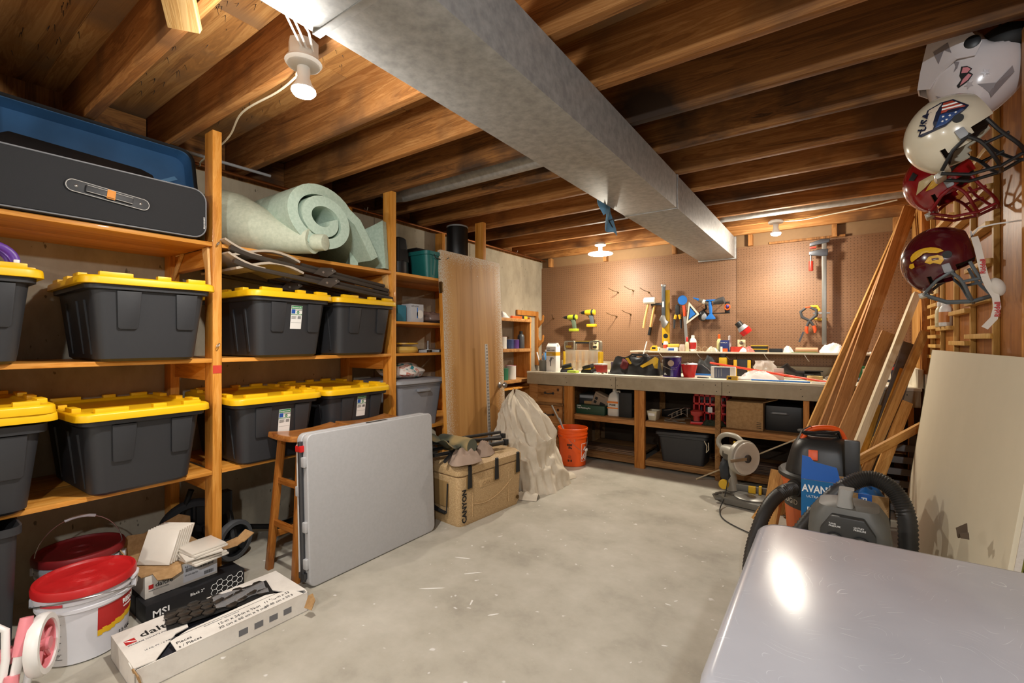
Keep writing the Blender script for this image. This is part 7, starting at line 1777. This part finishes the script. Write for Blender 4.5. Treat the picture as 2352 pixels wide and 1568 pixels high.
# ------------------------------------------------------------------ boards leaning in the corner
W_L = [wood('lumber %d' % k, a, b, c, 'z', .6, 14) for k, (a, b, c) in enumerate((('#8a5c31', '#a97746', '#bd8d5b'), ('#9a6a33', '#bd8a4a', '#d2a362'), ('#b07a2a', '#d29a3c', '#e0ae56'), ('#c6b08c', '#d8c6a6', '#e4d6ba')))]
LUM = [ # floor x, y, top x, y, z, wide, thick, material, label
    (-.324, 3.722, .505, 4.90, 2.25, .080, .040, 1, 'tall brown stud leaning furthest left in the corner stack'),
    (-.238, 3.690, .500, 4.80, 2.22, .080, .040, 0, 'tall brown stud with round tag, second from the left in the leaning stack'),
    (-.169, 3.650, .495, 4.66, 2.26, .080, .022, 0, 'tallest thin leaning board, reaching behind the crimson helmet'),
    (-.117, 3.610, .355, 4.21, 1.27, .140, .022, 0, 'wide short leaning plank with a knot'),
    (-.047, 3.515, .495, 4.31, 1.56, .042, .042, 3, 'white painted stick leaning right of the wide plank'),
    (.034, 3.555, .525, 4.21, 1.285, .045, .040, 1, 'light tan stud leaning beside the grey board'),
    (.115, 3.67, .470, 4.37, 1.20, .100, .025, 4, 'dark grey painted board leaning at the right of the stack'),
    (-.200, 3.760, .060, 4.215, .85, .055, .030, 2, 'short orange varnished board between the tall studs'),
    (.095, 3.36, .410, 3.99, .815, .060, .025, 1, 'short tan board leaning low in front of the grey one'),
    (-.090, 3.78, .150, 4.19, .63, .050, .025, 3, 'short pinkish offcut low in the leaning stack'),
    (.010, 3.60, .270, 4.15, .765, .055, .035, 2, 'short ochre board low in the leaning stack'),
    (.060, 3.63, .415, 4.255, 1.02, .045, .025, 2, 'narrow orange board ending just above the bench top'),
]
M_GB = plain('grey painted wood', '#5f5b57', .6)
for fx, fy, tx, ty, tz, w, t, mi, lab_ in LUM:
    mt = M_GB if mi == 4 else W_L[mi]
    o = stick(None, 'lumber_board', (fx, fy, .004), (tx, ty, tz), w, t, mt, up=(1, .40, 0), bevel=.002)
    o['label'] = lab_; o['category'] = 'board'; o['group'] = 'boards leaning in the corner'
for k, (a, b, lab_) in enumerate((((-.40, 3.42, .02), (-.16, 3.62, .42), 'short varnished board on the floor left of the vacuum'), ((-.33, 3.30, .02), (-.28, 3.43, .38), 'short varnished board with screw cap beside the vacuum drum'))):
    o = stick(None, 'lumber_board', a, b, .095, .03, W_L[1], up=(1, -.55, 0)); o['label'] = lab_; o['category'] = 'board'; o['group'] = 'boards beside the vacuum'
o = stick(None, 'lumber_board', (.10, 3.47, .475), (.47, 3.85, .69), .05, .02, W_L[1]); o['label'] = 'thin board lying diagonally across the leaning stack'; o['category'] = 'board'; o['group'] = 'boards leaning in the corner'
single('thin_rod', 'long thin white rod slanting up from the floor across the bench shelves', 'rod', MB().tube([(-.98, 4.235, .006), (-.16, 4.17, .50), (.30, 4.235, .835)], .006, 6), plain('cream rod', '#c4b393', .5))
sp2 = wthing('slatted_panel', 'grey slatted wooden panel leaning under the right end of the bench', 'panel', (.35, 4.2, 0))
for k in range(6): part(sp2, 'slat', MB().box(.16, .53, 4.225 - .012 + .001 * k, 4.237, .02 + .085 * k, .065 + .085 * k), plain('pale grey slat', '#7c7a78', .6), .002)
for x in (.20, .47): part(sp2, 'upright', MB().box(x - .02, x + .02, 4.238, 4.262, .0, .56), M_GB, .002)

# ------------------------------------------------------------------ drywall sheet and added shade sheet at the plywood wall
M_DRY = mottled('cream drywall paper', [(0.4, '#cec3aa'), (0.6, '#d1c6ad')], 3, 0.7, 0.0)
dw = thing('drywall_sheet', 'large cream drywall offcut leaning on the plywood wall', 'drywall', (.345, 2.79, 0), rot=(0, R(7.2), 0))
part(dw, 'face_paper', MB().box(0, .012, -.89, .89, .0, 1.18), M_DRY, .001)
part(dw, 'gypsum_core', MB().box(.012, .026, -.893, .888, .001, 1.178), plain('gypsum white', '#c9c0b4', .95, var=.12, scale=140, bump=.3))
part(dw, 'green_backing', MB().box(.026, .031, -.888, .885, .45, 1.172), plain('green backing', '#77762c', .8))
part(dw, 'blue_backing', MB().box(.026, .031, -.888, .885, .0, .45), plain('blue grey backing', '#48586e', .8))
part(dw, 'tapered_edge', MB().box(-.0006, .0265, .885, .893, .0, 1.18), plain('sage edge', '#9a9474', .7))
single('shade_sheet', 'black sheet added to darken the shaded gap behind the drywall sheet', 'sheet', MB().box(0, .012, -.20, .20, 0, 1.05), plain('gap shade black', '#08080a', .8), (.545, 1.97, 0), bevel=.001)  # added black sheet, deepens the shade between drywall and wall
single('dried_leaf', 'dry curled leaf scrap caught at the foot of the drywall sheet', 'leaf', MB().grid(lambda u, v: (-.012 + .02 * v, -.03 + .06 * u * (1 - .5 * v), .60 + .012 * math.sin(8 * u) + .03 * v * u), 8, 4), plain('dry leaf', '#4a3b2c', .9), (.345, 2.02, .0), solid=.002)
# ------------------------------------------------------------------ shop vacuum
M_VORG = plain('vacuum orange', '#d9641c', .45, var=.05)
M_VBLK = plain('vacuum black', '#2a2a29', .4, var=.1)
vc = thing('shop_vacuum', 'orange and black shop vacuum standing before the leaning boards', 'vacuum', (-.04, 3.20, 0))
part(vc, 'drum', MB().lathe([(0, .07), (.165, .07), (.18, .09), (.205, .44), (0, .44)], 40), M_VORG)
part(vc, 'drum_band', MB().lathe([(.203, .40), (.209, .402), (.210, .425), (.206, .43)], 40), M_VORG)
part(vc, 'rim', MB().lathe([(.0, .43), (.215, .43), (.226, .438), (.226, .458), (.215, .47), (.0, .475)], 40), M_VBLK)
hd_ = part(vc, 'motor_head', MB().loft([rr(.185, .165, .10, .465, 5), rr(.18, .16, .10, .50, 5), rr(.155, .14, .09, .60, 5), rr(.125, .12, .08, .655, 5), rr(.08, .08, .06, .675, 5)]), M_VBLK, smooth=50)
part(hd_, 'front_bezel', MB().hexa([(-.10, -.172, .475), (.02, -.178, .475), (.02, -.15, .475), (-.10, -.15, .475)], [(-.085, -.165, .53), (.015, -.165, .53), (.015, -.13, .53), (-.085, -.13, .53)]), M_VBLK, .006)
part(hd_, 'switch', MB().mat(frame((-.045, -.146, .585), (1, 0, 0), (0, .28, 1))).box(-.022, .022, -.028, .028, 0, .01), M_ORANGE, .003)
vt = MB()
for r_ in range(7):
    for c_i in range(6): vt.cb((.115 + .010 * c_i - .004 * r_, -.118 + .018 * c_i, .50 + .014 * r_), (.012, .010, .006))
part(hd_, 'vent_slots', vt, M_BLACKM, smooth=0, kind='stuff')
part(vc, 'carry_handle', MB().tube(crom([(-.10, -.06, .655), (-.07, -.05, .705), (.0, -.03, .725), (.07, -.01, .715), (.10, .0, .66)], 5), .016, 10), M_ORANGE)
part(vc, 'wrapped_cord', MB().tube([(.10 * math.cos(a) - .02, .09 * math.sin(a) - .02, .675 + .003 * k) for k, a in enumerate([2 * PI * q / 14 for q in range(40)])][:14], .008, 6, closed=True).tube([(.09 * math.cos(a) - .02, .08 * math.sin(a) - .02, .69) for a in [2 * PI * q / 16 for q in range(16)]], .008, 6, closed=True), M_BLACKM)
part(vc, 'wire_latch', MB().tube([(-.12, -.07, .65), (-.10, -.09, .71), (-.06, -.07, .735), (-.05, -.04, .72)], .004, 6), M_STEEL)
part(vc, 'caster_base', MB().lathe([(.0, .035), (.20, .035), (.215, .05), (.20, .075), (.0, .08)], 32), M_VBLK)
for k in range(4):
    a = R(45 + 90 * k - 10)
    part(vc, 'caster', MB().lathe([(.0, -.012), (.026, -.012), (.03, -.006), (.03, .006), (.026, .012), (0, .012)], 16, ax='x', c=(.20 * math.cos(a), .20 * math.sin(a), .03)), M_BLACK)
va = R(-134)
pl_v = part(vc, 'badge', MB().cpatch(.197, va - R(28), va + R(30), .27, .345, 12, .2015), plain('dark badge', '#3a3834', .5), label='dark badge with pale lettering')
text(pl_v, 'RIDGID', .040, (.2 * math.cos(va - R(26)), .2 * math.sin(va - R(26)), .295), (-math.sin(va - R(26)), math.cos(va - R(26)), 0), (0, 0, 1), plain('pale ink', '#cfc6b8', .5), wrap=(0, 0, .2005), sx=.9)
part(vc, 'hose_port', MB().tube([(-.10, -.16, .395), (-.135, -.205, .40)], [.05, .046], 18), M_VBLK)
part(vc, 'caster_box', MB().box(-.26, -.10, -.30, -.17, .02, .13), M_VBLK, .015)
hose_pts = crom([(-.165, 3.005, .40), (-.225, 2.93, .385), (-.29, 2.82, .31), (-.335, 2.68, .16), (-.33, 2.50, .055), (-.29, 2.36, .055), (-.22, 2.34, .17), (-.14, 2.42, .32), (-.05, 2.50, .45), (.05, 2.55, .565), (.14, 2.56, .615), (.215, 2.53, .585), (.255, 2.50, .49), (.26, 2.49, .32)], 22)
single('vacuum_hose', 'thick black corrugated hose looping in front of the vacuum', 'hose', MB().tube(hose_pts, [.031 if k % 2 else .0355 for k in range(len(hose_pts))], 14), plain('hose black', '#2e2c2a', .45, var=.08), smooth=70)
single('crevice_tool', 'black flat vacuum nozzle standing against the vacuum head', 'nozzle', MB().hexa([(.062, 2.955, .30), (.118, 2.955, .30), (.118, 2.985, .30), (.062, 2.985, .30)], [(.054, 2.98, .70), (.122, 2.98, .70), (.122, 3.01, .70), (.054, 3.01, .70)]), M_VBLK, bevel=.008)

# ------------------------------------------------------------------ printed box, compressor
M_ABLUE = plain('carton blue', '#0f59b0', .5, var=.04)
M_ABLUE2 = plain('carton teal blue', '#14649a', .5, var=.05)
ab = wthing('blue_carton_box', 'open cardboard box with blue printed flaps in front of the vacuum', 'box', (.06, 2.78, 0))
part(ab, 'box_walls', MB().box(-.115, .215, 2.64, 2.644, 0, .52).box(-.115, .215, 2.916, 2.92, 0, .52).box(-.115, -.111, 2.64, 2.92, 0, .52).box(.211, .215, 2.64, 2.92, 0, .52).box(-.115, .215, 2.64, 2.92, 0, .004), M_CARD)
fb = part(ab, 'printed_panel', MB().add([(-.122, 2.635, .02), (.055, 2.635, .02), (.055, 2.635, .42), (.035, 2.632, .552), (-.122, 2.630, .552)], [(0, 1, 2, 3, 4)]), M_ABLUE2, solid=.003)
part(ab, 'standing_flap', MB().add([(-.122, 2.630, .554), (.035, 2.632, .554), (.026, 2.634, .60), (.02, 2.636, .625), (-.07, 2.64, .64), (-.085, 2.64, .660), (-.118, 2.642, .666)], [(0, 1, 2, 3, 4, 5, 6)]), M_ABLUE, solid=.003)
text(fb, 'AVANTI', .048, (-.118, 2.6285, .495), (1, .0, 0), (0, 0, 1), M_INKW, bold=.0012, sx=.78)
text(fb, 'ULTRA DUTY', .016, (-.10, 2.6285, .468), (1, 0, 0), (0, 0, 1), M_INKW)
text(fb, 'PRO', .06, (-.10, 2.6290, .38), (1, 0, 0), (0, 0, 1), M_INKW, bold=.001)
text(fb, '60 PC', .014, (-.01, 2.6285, .53), (1, 0, 0), (0, 0, 1), M_INKW)
part(ab, 'front_notch', MB().box(.10, .15, 2.6375, 2.6398, .485, .521), M_ABLUE, .001)
text(ab, 'TI', .024, (.112, 2.6368, .488), (1, 0, 0), (0, 0, 1), M_INKW, bold=.001)
part(ab, 'side_flap', MB().add([(.216, 2.645, .52), (.216, 2.915, .52), (.265, 2.915, .44), (.285, 2.65, .395)], [(0, 1, 2, 3)]), M_ABLUE, solid=.003)
rag('blue_gloves', 'bunched bright blue gloves in the top of the open box', (.13, 2.78, .47), .075, .09, .075, 41, M_BLUE, cat='gloves')
cp = thing('air_compressor', 'black air compressor with two round gauges behind the grey table edge', 'compressor', (.055, 2.24, 0), R(-3))
M_CPG = plain('compressor grey', '#55544f', .5, var=.08)
part(cp, 'tank', MB().lathe([(0, .10), (.10, .11), (.155, .16), (.16, .34), (.14, .385), (0, .395)], 32), M_VBLK)
for k in range(3):
    a = R(90 + 120 * k); part(cp, 'foot', MB().cyl((.11 * math.cos(a), .11 * math.sin(a), 0), (.10 * math.cos(a), .10 * math.sin(a), .15), .016, n=12), M_RUBBER)
part(cp, 'shroud', MB().at((0, 0, .085)).loft([rr(.122, .10, .04, .29), rr(.130, .105, .05, .39), rr(.125, .10, .05, .45), rr(.095, .085, .04, .495), rr(.06, .06, .03, .505)]), M_CPG, smooth=40)
part(cp, 'front_panel', MB().at((0, 0, .085)).prism([(-.085, .33), (.085, .33), (.085, .42), (.05, .475), (-.05, .475), (-.085, .42)], -.125, -.085, 'y'), M_VBLK, .006)
for x in (-.040, .040):
    g_ = part(cp, 'gauge', MB().at((0, 0, .085)).lathe([(.026, -.125), (.03, -.130), (.03, -.138), (.025, -.138), (.023, -.130), (0, -.130)], 22, ax='y', c=(x, 0, .385)), M_BLACK)
    part(g_, 'dial', MB().at((0, 0, .085)).lathe([(.023, -.1305), (0, -.1308)], 20, ax='y', c=(x, 0, .385)), plain('gauge face', '#8b8d8c', .3))
text(cp, 'TANK\nPRESSURE', .0085, (-.058, -.1262, .527), (1, 0, 0), (0, 0, 1), M_INKW)
text(cp, 'OUTLET\nPRESSURE', .0085, (.018, -.1262, .527), (1, 0, 0), (0, 0, 1), M_INKW)
part(cp, 'top_handle', MB().at((0, 0, .085)).loft([rr(.03, .03, .012, .48, 4, -.01, -.05), rr(.022, .028, .012, .535, 4, -.01, -.05), rr(.024, .026, .012, .565, 4, -.005, -.045)]), plain('grip grey', '#8c8b87', .6), smooth=40)
part(cp, 'side_scoop', MB().at((0, 0, .085)).hexa([(.08, -.10, .34), (.14, -.07, .34), (.14, .06, .34), (.08, .06, .34)], [(.07, -.095, .43), (.125, -.065, .43), (.125, .06, .43), (.07, .06, .43)]), M_CPG, .01)
single('timber_offcut', 'narrow pale timber offcut standing between box and drywall sheet', 'offcut', MB().box(-.012, .012, -.02, .02, 0, .40), W_L[3], (.265, 2.62, 0), R(20), bevel=.001)

# ------------------------------------------------------------------ miter saw
M_SAWG = plain('saw grey', '#a39e92', .45, .2, var=.06)
M_SAWD = plain('saw dark grey', '#6b6963', .45, .4, var=.08)
ms = wthing('miter_saw', 'grey miter saw with clear blade guard on the floor before the bench', 'miter saw', (-.58, 3.86, 0))
part(ms, 'base', MB().prism([(-.74, 3.80), (-.66, 3.70), (-.42, 3.66), (-.36, 3.72), (-.38, 3.90), (-.62, 3.97)], .012, .055), M_SAWD, .004)
part(ms, 'turntable', MB().lathe([(.0, .055), (.115, .055), (.12, .062), (.11, .070), (0, .070)], 32, c=(-.49, 3.82, 0)), plain('cast metal', '#8f8c86', .4, .5))
part(ms, 'fence', MB().box(-.70, -.37, 3.90, 3.92, .055, .115), M_SAWD, .004)
part(ms, 'fence_clip', MB().box(-.52, -.47, 3.875, 3.90, .07, .12).box(-.45, -.43, 3.87, 3.90, .07, .13), M_TOOLY, .004)
part(ms, 'arm', MB().tube([(-.64, 3.93, .06), (-.65, 3.92, .18), (-.63, 3.90, .28), (-.60, 3.88, .36)], [.05, .04, .035, .035], 12), M_SAWG)
nd = Vector((.80, -.60, 0)); cD = Vector((-.545, 3.82, .345))
MD, LD = axes(cD - nd * .022, cD + nd * .022)
part(ms, 'upper_guard', MB().mat(MD).lathe([(0, 0), (.125, 0), (.132, .006), (.132, .038), (.125, .044), (.04, .05), (0, .05)], 40), M_SAWG)
part(ms, 'clear_guard', MB().mat(MD).lathe([(.06, .046), (.118, .046), (.122, .052), (.118, .060), (.055, .062)], 40), clear('smoky guard', (.75, .70, .62), .15, .45))
part(ms, 'guard_ring', MB().mat(MD).lathe([(.075, .0475), (.08, .0505), (.088, .0505), (.09, .047)], 40), plain('warm grey ring', '#8c8270', .5))
part(ms, 'guard_disc', MB().mat(MD).lathe([(.0, .049), (.052, .0505), (.055, .048)], 32), M_SAWD)
part(ms, 'blade_hub', MB().mat(MD).lathe([(0, .05), (.035, .05), (.03, .068), (.012, .074), (0, .074)], 20), M_DSTEEL)
part(ms, 'guard_link', MB().mat(MD).box(-.012, .012, -.01, .17, .066, .072), M_STEEL, .002)
part(ms, 'motor', MB().tube([cD - nd * .03, cD - nd * .13 + Vector((0, 0, .01)), cD - nd * .19 + Vector((0, 0, .01))], [.062, .06, .05], 20), M_SAWG)
part(ms, 'motor_label', MB().tube([cD - nd * .09, cD - nd * .15], [.0615, .0605], 20), plain('dark label band', '#4a463f', .5))
part(ms, 'handle_loop', MB().tube(crom([(-.55, 3.84, .45), (-.60, 3.87, .487), (-.68, 3.92, .487), (-.735, 3.96, .45), (-.745, 3.965, .40), (-.71, 3.95, .36)], 5), .019, 10), M_SAWG)
part(ms, 'trigger_lock', MB().cb((-.60, 3.86, .445), (.04, .02, .014)), M_TOOLY, .004)
part(ms, 'dust_bag', MB().sph((-.685, 3.92, .20), (.045, .05, .095), 20, 14, crump(8, .35, 2.2)), plain('charcoal cloth', '#2f3236', .9))
part(ms, 'bevel_knob', MB().lathe([(.0, -.018), (.034, -.018), (.036, -.01), (.036, .01), (.03, .018), (0, .018)], 20, ax='y', c=(-.685, 3.84, .115)), M_TOOLY)
part(ms, 'front_lever', MB().tube([(-.70, 3.80, .06), (-.74, 3.74, .05), (-.72, 3.72, .03), (-.66, 3.74, .03)], .010, 8), M_SAWD)
part(ms, 'power_cord', MB().tube(crom([(-.66, 3.90, .30), (-.655, 3.83, .15), (-.66, 3.72, .05), (-.66, 3.55, .008), (-.60, 3.38, .006), (-.45, 3.25, .006), (-.30, 3.18, .008)], 6), .004, 6), M_BLACKM)

# ------------------------------------------------------------------ foreground table
def table_top_material():
    m, n, l, b = nt('scuffed grey table plastic')
    b.inputs['Roughness'].default_value = .32
    tc = n.new('ShaderNodeTexCoord'); nz = n.new('ShaderNodeTexNoise'); nz.inputs['Scale'].default_value = 3.0; nz.inputs['Detail'].default_value = 6
    l.new(tc.outputs['Object'], nz.inputs['Vector'])
    rp = ramp(n, [(0.35, '#9b9ba0'), (0.65, '#a9a9ae')]); l.new(nz.outputs['Fac'], rp.inputs['Fac'])
    # fine curved scuffs: thin iso-lines of a noise field
    n2 = n.new('ShaderNodeTexNoise'); n2.inputs['Scale'].default_value = 7.0; n2.inputs['Detail'].default_value = 1
    n3 = n.new('ShaderNodeTexNoise'); n3.inputs['Scale'].default_value = 22.0
    l.new(tc.outputs['Object'], n2.inputs['Vector']); l.new(tc.outputs['Object'], n3.inputs['Vector'])
    mu = n.new('ShaderNodeMath'); mu.operation = 'MULTIPLY'; mu.inputs[1].default_value = 26
    fr = n.new('ShaderNodeMath'); fr.operation = 'FRACT'
    l.new(n2.outputs['Fac'], mu.inputs[0]); l.new(mu.outputs[0], fr.inputs[0])
    r2 = ramp(n, [(0.0, (1, 1, 1)), (0.05, (0, 0, 0))]); l.new(fr.outputs[0], r2.inputs['Fac'])
    r3 = ramp(n, [(0.55, (0, 0, 0)), (0.66, (1, 1, 1))]); l.new(n3.outputs['Fac'], r3.inputs['Fac'])
    mm = n.new('ShaderNodeMath'); mm.operation = 'MULTIPLY'
    l.new(r2.outputs['Color'], mm.inputs[0]); l.new(r3.outputs['Color'], mm.inputs[1])
    mx = n.new('ShaderNodeMix'); mx.data_type = 'RGBA'; mx.inputs['B'].default_value = col('#d2d2d6')
    l.new(mm.outputs[0], mx.inputs['Factor']); l.new(rp.outputs['Color'], mx.inputs['A']); l.new(mx.outputs['Result'], b.inputs['Base Color'])
    n4 = n.new('ShaderNodeTexNoise'); n4.inputs['Scale'].default_value = 5.0; n4.inputs['Detail'].default_value = 5
    l.new(tc.outputs['Object'], n4.inputs['Vector'])
    mr = n.new('ShaderNodeMapRange'); mr.inputs['To Min'].default_value = .14; mr.inputs['To Max'].default_value = .26
    l.new(n4.outputs['Fac'], mr.inputs['Value']); l.new(mr.outputs['Result'], b.inputs['Roughness'])
    return m
gtb = thing('grey_table', 'scuffed grey plastic table filling the near corner of the floor', 'table', (.45, 1.025, 0))
hx_, hy_ = .61, .375
part(gtb, 'table_top', MB().loft([rr(hx_ - .02, hy_ - .02, .05, .697, 6), rr(hx_ - .004, hy_ - .004, .06, .70, 6), rr(hx_, hy_, .06, .712, 6), rr(hx_ - .003, hy_ - .003, .058, .730, 6), rr(hx_ - .012, hy_ - .012, .052, .739, 6), rr(hx_ - .022, hy_ - .022, .045, .7405, 6)]), table_top_material(), smooth=50)
for sx in (-1, 1):
    part(gtb, 'leg_frame', MB().tube([(sx * .48, -.28, 0), (sx * .48, -.26, .68), (sx * .48, .26, .68), (sx * .48, .28, 0)], .014, 10).tube([(sx * .48, -.27, .2), (sx * .48, .27, .2)], .010, 8), M_DSTEEL)
part(gtb, 'cross_rail', MB().box(-.5, .5, -.33, -.31, .67, .697).box(-.5, .5, .31, .33, .67, .697), M_DSTEEL)
make_texts()
